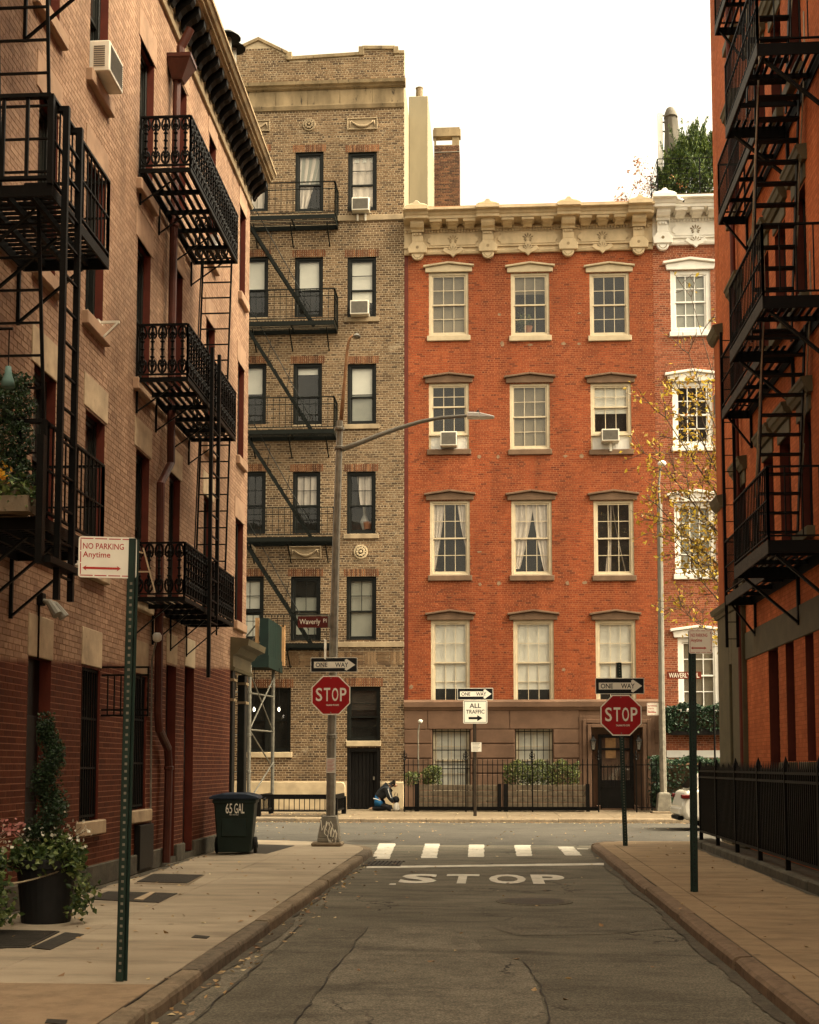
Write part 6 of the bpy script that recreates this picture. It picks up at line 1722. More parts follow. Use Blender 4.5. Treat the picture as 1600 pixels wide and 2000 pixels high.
# ================================================================== STREET THINGS
# wheeled bin
xb, yb = -4.36, 21.75
BN = thing('wheeled_bin', 'dark green wheeled bin with blue lid, lettered 65 GAL, beside red wall', 'bin', (xb, yb, 0))
ba = rad(6); fb = front(xb, yb, 0, ba)
b = MB(fb)
b.add([(sx * w, n, z) for (w, n0, n1, z) in ((.275, -.30, .26, .04), (.345, -.36, .34, .92)) for sx, n in ((-1, n0), (1, n0), (1, n1), (-1, n1))], [(0, 3, 2, 1), (4, 5, 6, 7), (0, 1, 5, 4), (1, 2, 6, 5), (2, 3, 7, 6), (3, 0, 4, 7)])
b.box(-.365, -.38, .86, .365, .36, .935).box(-.22, .27, .30, .22, .315, .62)
bo = b.build('body', 'bin green', BN, bevel=.018)
t_ = MB(fb); nn = .352
t_.text('65', -.085, .78, .11, .17, nn, .008).text('GAL', .088, .78, .17, .17, nn, .008).text('REC HOTELS', .0, .675, .15, .022, nn)
t_.build('lettering', 'sign white', bo)
b = MB(fb)
P = [(-.42, .93), (.42, .93), (.43, .965), (.36, 1.0), (.20, 1.035), (-.20, 1.035), (-.36, 1.0), (-.43, .965)]
b.uz(P, -.42, .40); b.build('lid', 'bin lid', BN, bevel=.02)
hd_ = MB(); hd_.tube([fb.p(.40, -.36, .96), fb.p(.47, -.36, .93), fb.p(.47, -.1, .91)], .018, 6); hd_.build('handle', 'rubber', BN)
for s_ in (-1, 1):
    wq = MB(fb); c_ = [(s_ * .30 + dx, -.12 + .14 * math.cos(k * math.tau / 16), .145 + .14 * math.sin(k * math.tau / 16)) for dx in (0,) for k in range(16)]
    wq.prism(c_, (s_ * .055, 0, 0)); wo = wq.build('wheel', 'rubber', BN, bevel=.012)
    hq = MB(fb); hq.prism([(s_ * .356, -.12 + .05 * math.cos(k * math.tau / 10), .145 + .05 * math.sin(k * math.tau / 10)) for k in range(10)], (s_ * .012, 0, 0)); hq.build('hub', 'bin green', wo)

# planters
def planter(px, pyb, label_pot, label_top, label_fl, second=False, yy=None):
    x, y = GR(px, pyb) if yy is None else (px, yy)
    o = thing('flower_pot', label_pot, 'flower pot', (x, y, 0), 'round pots along the left wall')
    MB().lathe((x, y, 0), [(.23, .0), (.235, .02), (.285, .52), (.325, .53), (.33, .60), (.315, .615), (.29, .60), (.28, .55)], 28).build('pot', 'pot black', o, smooth=False)
    MB().lathe((x, y, .52), [(.28, 0), (.26, .02)], 20).build('soil', 'soil', o)
    ft = MB()
    for k in range(4): ft.lathe((x + .17 * math.cos(k * 1.57 + .5), y + .17 * math.sin(k * 1.57 + .5), 0), [(.03, 0), (.03, .02)], 8)
    ft.build('foot', 'pot black', o)
    rr = np.random.default_rng(3 if not second else 8)
    t_ = thing('topiary', label_top, 'topiary', (x, y, .6), 'spiral topiaries in the round pots')
    n = 8200; s_ = rr.random(n); h = 1.34
    ang = s_ * math.tau * 2.6 + .4
    R0 = .085 * (1 - s_ * .5); rr_ = np.sqrt(rr.random(n)) * (.168 * (1 - s_ * .52))
    a2 = rr.random(n) * math.tau; zo = rr.normal(0, .055, n)
    P = np.stack([x + R0 * np.cos(ang) + rr_ * np.cos(a2), y + R0 * np.sin(ang) + rr_ * np.sin(a2), .58 + s_ * h + zo], 1)
    leaves('foliage', P, .032, 'box leaves', t_, 4)
    MB().tube([(x, y, .55), (x + .02, y, 1.0), (x - .01, y, 1.6), (x, y, 1.88)], [.02, .016, .012, .006], 6).build('trunk', 'bark', t_)
    f_ = thing('bedding_plants', label_fl, 'flowers', (x, y, .58), 'bedding flowers in the round pots')
    n = 1500; a2 = rr.random(n) * math.tau; q = rr.random(n) ** .5
    P = np.stack([x + np.cos(a2) * q * .365, y + np.sin(a2) * q * .34, .60 + .27 * (1 - q ** 2) * rr.random(n) + rr.normal(0, .05, n)], 1)
    n2 = 300; u = rr.random(n2)
    P2 = np.stack([x + .27 + .12 * np.sin(u * 2.2) + rr.normal(0, .055, n2), y - .12 + rr.normal(0, .09, n2), .68 - u * .60 + rr.normal(0, .04, n2)], 1)
    leaves('foliage', np.concatenate([P, P2]), .062, 'bedding leaves', f_, 5, aspect=1.35)
    sm = MB()
    for k in range(16):
        an = rr.random() * math.tau; sm.tube([(x, y, .56), (x + .2 * math.cos(an), y + .2 * math.sin(an), .78), (x + .36 * math.cos(an), y + .34 * math.sin(an), .80 + .12 * rr.random())], [.006, .005, .003], 4)
    sm.build('stem', 'bedding leaves' if 0 else 'bark', f_)
    P = [(x - .34 + rr.normal(0, .07), y - .1 + rr.normal(0, .06), .90 + rr.normal(0, .05)) for _ in range(60)]
    leaves('pink_blossom', P, .04, 'pink petals', f_, 6, aspect=1.1)
    P = [(x + rr.uniform(-.2, .44), y - .15 + rr.normal(0, .13), .84 + rr.normal(0, .07)) for _ in range(90)]
    leaves('white_blossom', P, .034, 'white petals', f_, 7, aspect=1.1)
    return x, y
p1 = planter(90, 1800, 'round black flower pot holding the spiral topiary, near left', 'clipped green spiral topiary standing in the near black pot', 'pink and white bedding flowers spilling over the rim of the near black pot')
p2 = planter(-4.72, 0, 'second black flower pot, cut off by the left picture edge', 'spiral topiary of the second pot at the left picture edge', 'white flowers poking in at the left picture edge beside the pot', True, p1[1] - .95)
ch = thing('chain', 'dull metal link chain sagging between the black flower pots', 'chain', (p1[0], p1[1], .45))
A = np.array((p1[0] + .20, p1[1] - .26, .50)); B = np.array((p2[0] + .22, p2[1] + .20, .47)); mid_ = np.array((p1[0] - .26, p1[1] - .42, .335))
lk = MB(); lk.tube([(.013 * math.cos(t_), .007 * math.sin(t_), 0) for t_ in np.linspace(0, math.tau, 9)], .0026, 4); lkm = lk.mesh('chain_link', 'chain metal')
N_ = 74
cps = []
for i in range(N_):
    t_ = i / (N_ - 1); cps.append(A * (1 - t_) ** 2 + 2 * mid_ * t_ * (1 - t_) + B * t_ ** 2)
for i in range(N_ - 1):
    d = cps[i + 1] - cps[i]; qt = Vector(d).to_track_quat('X', 'Z').to_matrix().to_4x4()
    link('chain_link', lkm, ch, Matrix.Translation(tuple((cps[i] + cps[i + 1]) / 2)) @ qt @ Matrix.Rotation(i % 2 * math.pi / 2, 4, 'X'))

# lamps and oddments on the left wall
x, y, z = LP(92, 1172, XL + .1)
o = thing('floodlight', 'twin white floodlights on the salmon wall above the first doorway', 'floodlight', (XL, y, z))
MB().box(XL, y - .06, z - .06, XL + .07, y + .06, z + .08).build('junction_box', 'black iron', o, bevel=.01)
for dy in (-.09, .09):
    c_ = np.array((XL + .16, y + dy, z - .04)); d_ = np.array((.10, dy * .3, -.14))
    MB().tube([(XL + .05, y, z), c_, c_ + d_ * .5, c_ + d_], [.018, .04, .05, .058], 10).build('lamp_head', 'lamp grey', o)
MB().tube([(XL + .02, y - .02, z), (XL + .02, y - .02, LW(88, 1290)[1])], .013, 6).build('conduit', 'black iron', o)
x, y, z = LP(307, 1244, XL + .18)
o = thing('wall_lamp', 'round white lamp on a bent conduit beside the red rain pipe', 'lamp', (XL, y, z))
MB().tube([LP(294, 1650, XL + .03), LP(297, 1290, XL + .03), LP(303, 1262, XL + .1), (x, y, z - .04)], .013, 6).build('conduit', 'galvanised', o)
MB().lathe((x, y, z - .07), [(.03, 0), (.065, .03), (.07, .09), (.04, .13)], 12).build('lamp_head', 'blind', o, smooth=True)
x, y, z = LP(16, 742, XN + .12)
o = thing('hanging_lamp', 'verdigris lamp hanging on a thin cord from the near fire escape', 'lamp', (x, y, z))
MB().lathe((x, y, z - .06), [(.055, 0), (.05, .05), (.03, .11), (.022, .17)], 12).build('lamp_shade', 'verdigris', o, smooth=True)
MB().tube([(x, y, z + .1), (x, y, LW(16, 640, XN + .12)[1])], .005, 5).build('cord', 'black iron', o)
MB().tube([(x - .3, y, LW(16, 640, XN + .12)[1]), (x + .03, y, LW(16, 640, XN + .12)[1])], .012, 5).build('hook_arm', 'black iron', o)
# iron grille gate folded out from the wall
a = LP(197, 1305, XL); c = LP(243, 1390, XL)
o = thing('iron_grille', 'black iron grille panel folded out from the wall beside the first barred window', 'grille', (XL, a[1], 2.4))
yg = a[1] + .02; xo = XL + .62
z0, z1 = LW(200, 1398)[1], LW(200, 1304)[1]
gb = MB()
for zz in (z0, z0 + .07, z1 - .10, z1): gb.box(XL + .01, yg - .012, zz - .012, xo, yg + .012, zz + .012)
gb.box(xo - .02, yg - .012, z0, xo, yg + .012, z1)
go = gb.build('grille_frame', 'black iron', o)
kids('grille_bar', barmesh('grille_bar', .016, z1 - z0 - .1), go, [T(XL + .09 + .085 * k, yg, z0) for k in range(6)])
# plants and a bucket on the iron balconies
z = ZN[0]
x0, y0 = -4.30, LW(25, 900, -4.3)[0]
o = thing('topiary', 'tall clipped evergreen on the lower near fire escape balcony at the left edge', 'topiary', (x0, y0, z))
MB().lathe((x0, y0, z), [(.14, 0), (.18, .26), (.19, .28)], 14).build('pot', 'plank grey', o)
rr = np.random.default_rng(12); n = 4200
s_ = rr.random(n); a2 = rr.random(n) * math.tau; lobes = .20 * (.62 + .38 * np.abs(np.sin(s_ * math.pi * 3.2 + .4)))
q = np.sqrt(rr.random(n)) * lobes
leaves('foliage', np.stack([x0 + q * np.cos(a2), y0 + q * np.sin(a2), z + .28 + s_ * 1.02], 1), .038, 'box leaves', o, 5)
x1, y1 = -4.22, LW(28, 960, -4.22)[0]
o = thing('flower_box', 'wooden box of yellow flowers on the lower near fire escape balcony', 'flower box', (x1, y1, z))
MB().box(x1 - .25, y1 - .12, z, x1 + .17, y1 + .10, z + .14).build('box', 'plank grey', o)
leaves('foliage', [(x1 + RND.uniform(-.25, .22), y1 + RND.gauss(0, .08), z + .2 + RND.gauss(0, .07)) for _ in range(260)], .07, 'bedding leaves', o, 6)
leaves('yellow_blossom', [(x1 - .12 + RND.gauss(0, .05), y1 - .05 + RND.gauss(0, .04), z + .34 + RND.gauss(0, .05)) for _ in range(40)], .05, 'yellow petals', o, 7, aspect=1.1)
z = ZN[0]; yv = LW(190, 1030, -4.5)[0]
tag(MB().box(-4.75, yv - .3, z + .005, -4.35, yv + .0, z + .10).build('storage_box', 'bright white', bevel=.01), 'low white plastic box on the lower near balcony, above the NO PARKING sign', 'box')
yv = LW(413, 450, -4.5)[0]
tag(MB().lathe((-4.5, yv + .2, ZO[2] + .005), [(.07, 0), (.085, .24), (.09, .25)], 14).build('bucket', 'bright white'), 'small white bucket on the top ornate balcony', 'bucket')
yv = y_n + .25
fr_ = FR((XL + .25, LW(285, 1140, XL + .3)[0], ZO[0]), (1, 0, 0), (0, -1, 0))
cb = MB(fr_)
cb.bar((-.1, 0, .02), (-.2, .05, .62), .02).bar((.18, 0, .02), (.02, .05, .62), .02).bar((-.2, .05, .62), (.02, .05, .55), .02).bar((-.14, .02, .3), (.1, .02, .3), .02)
tag(cb.build('folding_chair', 'pale stone'), 'pale folded chair leaning on the lowest ornate balcony', 'chair')

# kerbside tree guard on the far pavement
TG = thing('tree_guard', 'low black iron guard rail round the planting pit before the tan building', 'tree guard', (-6.6, 38.5, 0))
yg = 37.6
xg0, xg1 = wpt(505, 1580, yg)[0], wpt(655, 1580, yg)[0]
b = MB()
for (a, c) in (((xg0, yg), (xg1, yg)), ((xg0, yg), (xg0, yg + 2.2)), ((xg1, yg), (xg1, yg + 2.2))):
    for z, t_ in ((.58, .14), (.17, .05)): b.bar((*a, z), (*c, z), .05, t_)
for q in ((xg0, yg), (xg1, yg), (xg0, yg + 2.2), (xg1, yg + 2.2)): b.box(q[0] - .07, q[1] - .07, 0, q[0] + .07, q[1] + .07, .55)
go = b.build('guard_frame', 'black iron', TG)
bm_ = barmesh('guard_bar', .022, .36)
kids('guard_bar', bm_, go, [T(xg0 + (xg1 - xg0) * k / 15, yg, .18) for k in range(1, 15)] + [T(xg0, yg + .2 * k, .18) for k in range(1, 11)] + [T(xg1, yg + .2 * k, .18) for k in range(1, 11)])
MB().box(xg0 + .06, yg + .06, -.05, xg1 - .06, yg + 2.1, .02).build('soil', 'soil', TG)
# sidewalk shed on scaffold legs
SH = thing('sidewalk_shed', 'scaffold shed with a green plank parapet on pipe legs in front of the tan building', 'scaffold', (-8.5, 41, 0))
Y0, Y1 = 40.0, 42.7
xs = wpt(525, 1290, Y0)[0]; zb0 = wpt(525, 1303, Y0)[2]; zb1 = wpt(525, 1280, Y0)[2]; zp = wpt(525, 1207, Y0)[2]
xL_ = -12.0
MB().box(xL_, Y0, zb0, xs, Y0 + .06, zb1).box(xs - .06, Y0 + .06, zb0, xs, Y1, zb1).box(xL_, Y0 + .06, zb0 + .1, xs - .06, Y1, zb0 + .18).build('shed_deck', 'shed green', SH)
n = 8
for k in range(n): MB().box(xs - .05, Y0 + .05 + (Y1 - Y0) * k / n * .98, zb1, xs - .02, Y0 + .03 + (Y1 - Y0) * (k + 1) / n * .98, zp).build('parapet_board', 'shed green', SH)
MB().box(xs - .30, Y0 + .02, zb1, xs - .02, Y0 + .05, zp).build('parapet_board', 'shed green', SH)
MB().box(xs - .46, Y0 + .1, zb1, xs - .34, Y0 + .16, zp + .02).box(xs - .02, Y1 - .1, zb0 + .25, xs + .08, Y1 + .05, zp + .05).box(xs - .40, Y1 - .1, zp, xs + .06, Y1 + .02, zp + .05).build('timber_post', 'shed wood', SH)
MB().bar((xs - .42, Y0 + .2, zp - .5), (xs - 1.0, Y0 + .3, zb1), .04).bar((xs - .46, Y0 + .2, zp - .2), (xs - 1.3, Y0 + .3, zb1), .04).build('brace', 'scaffold steel', SH)
leg = []
ya_, yb_ = 39.9, 42.2
xa = wpt(487, 1430, ya_)[0]; xb2 = wpt(533, 1430, yb_)[0]
for x, yy in ((xa, ya_), (xb2, yb_)): MB().tube([(x, yy, 0), (x, yy, zb0 + .06)], .06, 10).build('leg', 'scaffold steel', SH)
for x, yy in ((xa - 2.4, ya_), (xa - 2.4, yb_)): MB().tube([(x, yy, 0), (x, yy, zb0 + .06)], .06, 10).build('leg', 'scaffold steel', SH)
A, B = np.array((xa, ya_, 0)), np.array((xb2, yb_, 0)); Z = np.array((0, 0, 1.))
for z0, z1 in ((2.65, 4.4), (4.4, 2.6), (2.6, 1.4), (.4, 1.6)): MB().tube([A + Z * z0 + (.02, -.02, 0), B + Z * z1 + (.02, -.02, 0)], .026, 6).build('cross_brace', 'scaffold steel', SH)
for z in (2.62, 3.78): MB().tube([A + Z * z, B + Z * z], .03, 6).build('ledger', 'scaffold steel', SH)
for z in (1.3, 2.45, 3.8):
    MB().tube([A + Z * z + (-.45, 0, .0), A + Z * (z + .03) + (.05, 0, 0)], .03, 6).lathe(tuple(A + Z * (z - .04)), [(.06, 0), (.075, .01), (.075, .08), (.06, .09)], 8).build('coupler', 'scaffold steel', SH)
for k, px in enumerate((496.5, 545)):
    q = wpt(px, 1385, 41.2 + .6 * k)
    o = thing('work_light', ['brighter lit bulb hanging under the shed by the front scaffold leg', 'fainter lit bulb hanging under the shed beyond the rear scaffold leg'][k], 'light', tuple(q), 'lit bulbs under the shed')
    MB().lathe(tuple(q), [(.012, -.08), (.036, -.05), (.038, .01), (.018, .06)], 10).build('bulb', 'bulb', o, smooth=True)
    MB().tube([(q[0], q[1], q[2] + .08), (q[0], q[1], zb0 + .1)], .012, 5).build('cord', 'black iron', o)

# front yard of the red house
YY = 41.7
fx0, fx1 = wpt(788, 1530, YY)[0], wpt(1168, 1530, YY)[0]
zf = wpt(960, 1484, YY)[2]
FY = thing('iron_fence', 'rusty black iron yard fence with finials in front of the red house', 'fence', ((fx0 + fx1) / 2, YY, 0))
b = MB(); gx0, gx1 = wpt(1243, 1530, YY)[0], wpt(1285, 1530, YY)[0]
for a, c in ((fx0, fx1), (gx0, gx1)):
    for z in (.14, zf - .18): b.box(a, YY - .015, z, c, YY + .025, z + .03)
for px in (790, 910, 1040, 1169, 1243):
    x = wpt(px, 1530, YY)[0]; b.box(x - .02, YY - .02, 0, x + .02, YY + .02, zf)
b.box(fx0, YY, .05, fx1, YY + .05, .14)
b.build('fence_frame', 'black iron', FY)
fm = MB()
fm.lathe((0, 0, 0), [(.02, 0), (.05, .03), (.02, .07), (.035, .12), (.012, .2), (.03, .25), (.004, .36)], 8)
for s_ in (-1, 1):
    for z in (.09, .18): fm.tube([(0, 0, z), (s_ * .07, 0, z + .04), (s_ * .085, 0, z - .03), (s_ * .05, 0, z - .04)], .014, 5)
fmm = fm.mesh('finial', 'black iron')
kids('finial', fmm, FY, [T(wpt(px, 1530, YY)[0], YY, zf - .02) for px in (790, 910, 1040, 1169, 1243)])
pk = barmesh('picket', .024, zf - .04)
n0 = round((fx1 - fx0) / .162)
kids('picket', pk, FY, [T(fx0 + (fx1 - fx0) * k / n0, YY + .005, .06) for k in range(1, n0)] + [T(gx0 + .16 * k, YY + .005, .06) for k in range(1, 5)])
GT = thing('iron_gate', 'black iron gate in front of the doorway of the red house', 'gate', (wpt(1206, 1570, YY)[0], YY, 0))
g0, g1 = wpt(1173, 1530, YY)[0], wpt(1239, 1530, YY)[0]
b = MB()
for z in (.12, .75, zf - .25): b.box(g0, YY + .10, z, g1, YY + .13, z + .05)
b.box(g0, YY + .1, .1, g0 + .05, YY + .13, zf - .1).box(g1 - .05, YY + .1, .1, g1, YY + .13, zf - .1).box(g0 + .05, YY + .105, .17, g1 - .05, YY + .125, .75)
go = b.build('gate_frame', 'black iron', GT)
kids('gate_bar', barmesh('gate_bar', .022, zf - .3), go, [T(g0 + (g1 - g0) * k / 9, YY + .115, .15) for k in range(1, 9)])
def trough(x0, x1, label, label2, dens, rng):
    yp = YY + .35; zt = wpt(900, 1532, yp)[2]
    o = thing('planter_box', label, 'planter', ((x0 + x1) / 2, yp, 0))
    n = 4
    for k in range(n):
        z0, z1 = .10 + (zt - .10) * k / n, .10 + (zt - .10) * (k + 1) / n
        MB().box(x0, yp, z0 + .014, x1, yp + .05, z1 - .014).build('plank', 'plank grey', o, bevel=.008)
        for xx in (x0, x1 - .05): MB().box(xx, yp + .05, z0 + .006, xx + .05, yp + .9, z1 - .006).build('plank', 'plank grey', o, bevel=.008)
    MB().box(x0 + .05, yp + .05, zt - .12, x1 - .05, yp + .9, zt - .06).build('soil', 'soil', o)
    MB().box(x0 - .03, yp - .03, .0, x0 + .12, yp, zt + .02).build('corner_post', 'dark door', o)
    MB().box(x1 - .10, yp - .03, .0, x1 + .02, yp, zt + .02).build('corner_post', 'dark door', o)
    for (a, c, h, cnt) in rng:
        r0 = np.random.default_rng(int(a * 100) % 97); pts = []
        for _ in range(cnt):
            xx = r0.uniform(a, c); col_ = math.sin(xx * 9.0) * .12
            zz = zt - .05 + h * (r0.random() ** .8) * (1 + col_)
            pts.append((xx + r0.normal(0, .03), yp + .35 + r0.normal(0, .16), zz))
        s_ = thing('shrub', label2[rng.index((a, c, h, cnt))], 'shrub', ((a + c) / 2, yp + .35, zt - .06))
        leaves('foliage', pts, .075, 'shrub leaves', s_, int(cnt % 50))
        sm = MB()
        for k in range(max(3, int((c - a) / .12))): xx = r0.uniform(a, c); sm.tube([(xx, yp + .35, zt - .1), (xx + r0.normal(0, .05), yp + .33, zt + h * .8)], [.012, .005], 4)
        sm.build('stem', 'bark', s_)
X_ = lambda px: wpt(px, 1530, YY + .4)[0]
trough(X_(812), X_(978), 'weathered plank planter behind the yard fence, left of the signpost', ['low dark plant by the end of the yard fence', 'small round green shrub in the left plank planter'], 1, [(X_(789), X_(818), .42, 420), (X_(826), X_(860), .62, 1100)])
trough(X_(985), X_(1150), 'weathered plank planter behind the yard fence, under the second barred window', ['row of bushy yellow green shrubs in the right plank planter'], 1, [(X_(984), X_(1132), .78, 4200)])
# yard lamp on a bent tube, and door lanterns
q = wpt(821, 1409, 43.2)
o = thing('yard_lamp', 'white lamp on a bent thin pole at the left end of the yard', 'lamp', (q[0], 43.2, 0))
MB().tube([tuple(wpt(817, 1570, 43.2)), tuple(wpt(817, 1430, 43.2)), tuple(wpt(819, 1416, 43.2)), (q[0], 43.2, q[2] - .04)], .024, 6).build('pole', 'galvanised', o)
MB().lathe((q[0], 43.2, q[2] - .07), [(.03, 0), (.075, .04), (.08, .10), (.03, .14)], 12).build('lamp_head', 'blind', o, smooth=True)
for k, px in enumerate((1159, 1248)):
    u, z = FA(px, 1455, YF - .2)
    o = thing('wall_lantern', ['left black lantern beside the red house doorway', 'right black lantern beside the red house doorway'][k], 'lantern', (u, YF, z), 'lanterns at the doorway')
    MB().taper((u, YF - .2, z - .16), (.05, .05), (u, YF - .2, z + .14), (.09, .09)).build('pane', 'dusty glass', o)
    b = MB(); b.taper((u, YF - .2, z + .145), (.11, .11), (u, YF - .2, z + .26), (.02, .02)).taper((u, YF - .2, z - .22), (.01, .01), (u, YF - .2, z - .165), (.055, .055))
    for sx in (-1, 1):
        for sy in (-1, 1): b.bar((u + sx * .05, YF - .2 + sy * .05, z - .16), (u + sx * .09, YF - .2 + sy * .09, z + .145), .014)
    b.bar((u, YF - .08, z + .3), (u, YF - .2, z + .25), .025).box(u - .04, YF - .095, z + .1, u + .04, YF - .06, z + .34)
    b.build('lantern_frame', 'black iron', o)
# hedges by the white trimmed house
def hedge(x0, x1, z0, z1, y0, y1, cnt, name, label, cat):
    o = thing(name, label, cat, ((x0 + x1) / 2, (y0 + y1) / 2, z0)); r0 = np.random.default_rng(cnt)
    f = r0.integers(0, 3, cnt); P = np.stack([r0.uniform(x0, x1, cnt), r0.uniform(y0, y1, cnt), r0.uniform(z0, z1, cnt)], 1)
    P[f == 0, 1] = y0 + np.abs(r0.normal(0, .05, (f == 0).sum())); P[f == 1, 2] = z1 - np.abs(r0.normal(0, .07, (f == 1).sum())); k = (f == 2); P[k, 0] = np.where(r0.random(k.sum()) < .5, x0, x1) + r0.normal(0, .05, k.sum())
    P += r0.normal(0, .03, P.shape); P[:, 2] += .07 * np.sin(P[:, 0] * 5) * (P[:, 2] > (z0 + z1) / 2)
    leaves('foliage', P, .10, 'ivy leaves', o, 4, aspect=1.25)
    MB().box(x0 + .12, y0 + .14, z0 + .02, x1 - .12, y1 - .02, z1 - .2).build('branch_core', 'soil', o)
    return o
a, z1 = FA(1306, 1378, YF - .5); c, z0 = FA(1425, 1428, YF - .5)
ho = hedge(a, c + 1.0, z0, z1, YF - .55, YF - .1, 3800, 'window_box', 'window box brimming with dark green ivy under a white trimmed window', 'window box')
MB().box(a + .05, YF - .5, z0 - .12, c + 1, YF - .1, z0 + .12).build('box', 'dark door', ho)
a, z1 = FA(1283, 1482, 42.2); c, _ = FA(1440, 1482, 42.2)
hedge(a, c + 1.5, 0.1, z1, 42.0, 43.4, 5200, 'hedge', 'dark ivy hedge at the foot of the white trimmed house, behind the lamp post', 'hedge')
x = wpt(1396, 1450, 41.0)[0]
tag(MB().tube([(x, 41.0, 0), (x, 41.0, wpt(1396, 1378, 41.0)[2])], .03, 8).build('iron_post', 'black iron'), 'thin dark post in front of the ivy hedge, next to the orange corner', 'post')

# person kneeling on the far pavement
pb = wpt(745, 1583, 42.6)
PS = thing('person', 'kneeling person in dark jacket and blue shorts bent over bags beside tan doorway', 'person', (pb[0], 42.6, 0))
K_ = 1.02
def skin(name, matn, verts, edges, radii, root=0, parent=PS, sub=2):
    me = bpy.data.meshes.new(name); me.from_pydata([(pb[0] + a * K_, 42.6 + b_ * K_, c_ * K_) for a, b_, c_ in verts], edges, []); me.materials.append(M[matn])
    o = link(name, me, parent)
    sk = o.modifiers.new('skin', 'SKIN'); sk.use_smooth_shade = True
    for i, r_ in enumerate(radii):
        r_ = r_ if isinstance(r_, tuple) else (r_, r_)
        me.skin_vertices[0].data[i].radius = (r_[0] * K_, r_[1] * K_); me.skin_vertices[0].data[i].use_root = (i == root)
    if sub: s_ = o.modifiers.new('subdivision', 'SUBSURF'); s_.levels = sub; s_.render_levels = sub
    return o
# body: hips over the heels, trunk leaning forward to the right, arms reaching down
bv = [(-.14, 0, .34), (-.02, 0, .50), (.12, 0, .66), (.22, 0, .74), (.29, 0, .79), (.36, 0, .84),           # hips .. neck .. skull base
      (.22, -.19, .70), (.27, -.23, .44), (.43, -.15, .24), (.22, .19, .70), (.27, .23, .44), (.43, .12, .24),
      (-.12, -.12, .28), (.22, -.16, .09), (-.24, -.13, .07), (-.36, -.13, .09), (-.12, .12, .28), (.22, .16, .09), (-.24, .13, .07), (-.36, .13, .09), (.41, 0, .86)]
be = [(0, 1), (1, 2), (2, 3), (3, 4), (4, 5), (3, 6), (6, 7), (7, 8), (3, 9), (9, 10), (10, 11), (0, 12), (12, 13), (13, 14), (14, 15), (0, 16), (16, 17), (17, 18), (18, 19), (5, 20)]
brd = [(.09, .11), (.09, .11), (.095, .12), (.075, .10), .052, .072, .055, .042, .034, .055, .042, .034, .075, .062, .045, .04, .075, .062, .045, .04, .07]
skin('body', 'skin', bv, be, brd)
skin('jacket', 'jacket', [(-.13, 0, .40), (-.02, 0, .51), (.12, 0, .67), (.21, 0, .745), (.25, 0, .775), (.21, -.19, .71), (.27, -.235, .44), (.41, -.16, .27), (.21, .19, .71), (.27, .235, .44), (.41, .13, .27)],
     [(0, 1), (1, 2), (2, 3), (3, 4), (3, 5), (5, 6), (6, 7), (3, 8), (8, 9), (9, 10)], [(.15, .18), (.155, .185), (.165, .20), (.13, .16), .095, .105, .085, .062, .105, .085, .062], root=2)
skin('shorts', 'blue cloth', [(-.16, 0, .34), (-.09, 0, .40), (-.13, -.12, .28), (.08, -.15, .17), (-.13, .12, .28), (.08, .15, .17)], [(0, 1), (0, 2), (2, 3), (0, 4), (4, 5)], [(.165, .19), (.155, .18), .13, .112, .13, .112])
skin('leggings', 'black cloth', [(-.02, -.14, .20), (.22, -.16, .10), (.27, -.16, .09), (-.10, -.14, .08), (-.30, -.13, .075)], [(0, 1), (1, 2), (2, 3), (3, 4)], [.10, .095, .08, .075, .062], root=1)
skin('leggings', 'black cloth', [(-.02, .14, .20), (.22, .16, .10), (.27, .16, .09), (-.10, .14, .08), (-.30, .13, .075)], [(0, 1), (1, 2), (2, 3), (3, 4)], [.10, .095, .08, .075, .062], root=1)
skin('hair', 'hair', [(.31, 0, .85), (.35, 0, .905), (.41, 0, .92), (.455, 0, .885)], [(0, 1), (1, 2), (2, 3)], [.07, .095, .10, .07], root=1)
skin('face', 'skin', [(.42, 0, .85), (.455, 0, .81), (.44, 0, .765)], [(0, 1), (1, 2)], [.072, .064, .042], root=0)
skin('nose', 'skin', [(.50, 0, .825), (.53, 0, .80)], [(0, 1)], [.014, .016], sub=1)
for s_ in (-1, 1):
    skin('ear', 'skin', [(.385, s_ * .082, .86), (.39, s_ * .092, .83)], [(0, 1)], [.018, .014], sub=1)
    skin('eye', 'hair', [(.495, s_ * .03, .845), (.50, s_ * .03, .838)], [(0, 1)], [.009, .007], sub=1)
skin('mouth', 'stop red', [(.497, -.018, .778), (.497, .018, .778)], [(0, 1)], [.006, .006], sub=1)
for s_ in (-.13, .13): skin('shoe', 'pale stone', [(-.27, s_, .06), (-.36, s_, .09), (-.40, s_, .03)], [(0, 1), (1, 2)], [.05, .045, .03], root=1, sub=1)
for hx, hy in ((.44, -.15), (.44, .12)):
    skin('hand', 'skin', [(hx, hy, .23), (hx + .035, hy, .185), (hx + .05, hy - .03, .135), (hx + .06, hy - .01, .125), (hx + .058, hy + .012, .128), (hx + .05, hy + .03, .14), (hx + .06, hy - .045, .18)], [(0, 1), (1, 2), (1, 3), (1, 4), (1, 5), (1, 6)], [.026, .028, .010, .010, .010, .009, .010], sub=1)
st = MB(); st.tube([(pb[0] - .24 * K_, 42.6 - .17, .40 * K_), (pb[0] - .14 * K_, 42.6 - .21, .38 * K_), (pb[0] - .02, 42.6 - .2, .34 * K_)], .016, 6).build('waistband', 'bright white', PS)
st = MB(); st.tube([(pb[0] + .24 * K_, 42.6 - .29, .72 * K_), (pb[0] + .28 * K_, 42.6 - .31, .56 * K_), (pb[0] + .34 * K_, 42.6 - .30, .42 * K_)], .010, 5).build('sleeve_stripe', 'bright white', PS)
bg_ = thing('bag', 'white plastic bag with a black bundle on top, in front of the kneeling person', 'bag', (pb[0] + .5, 42.45, 0))
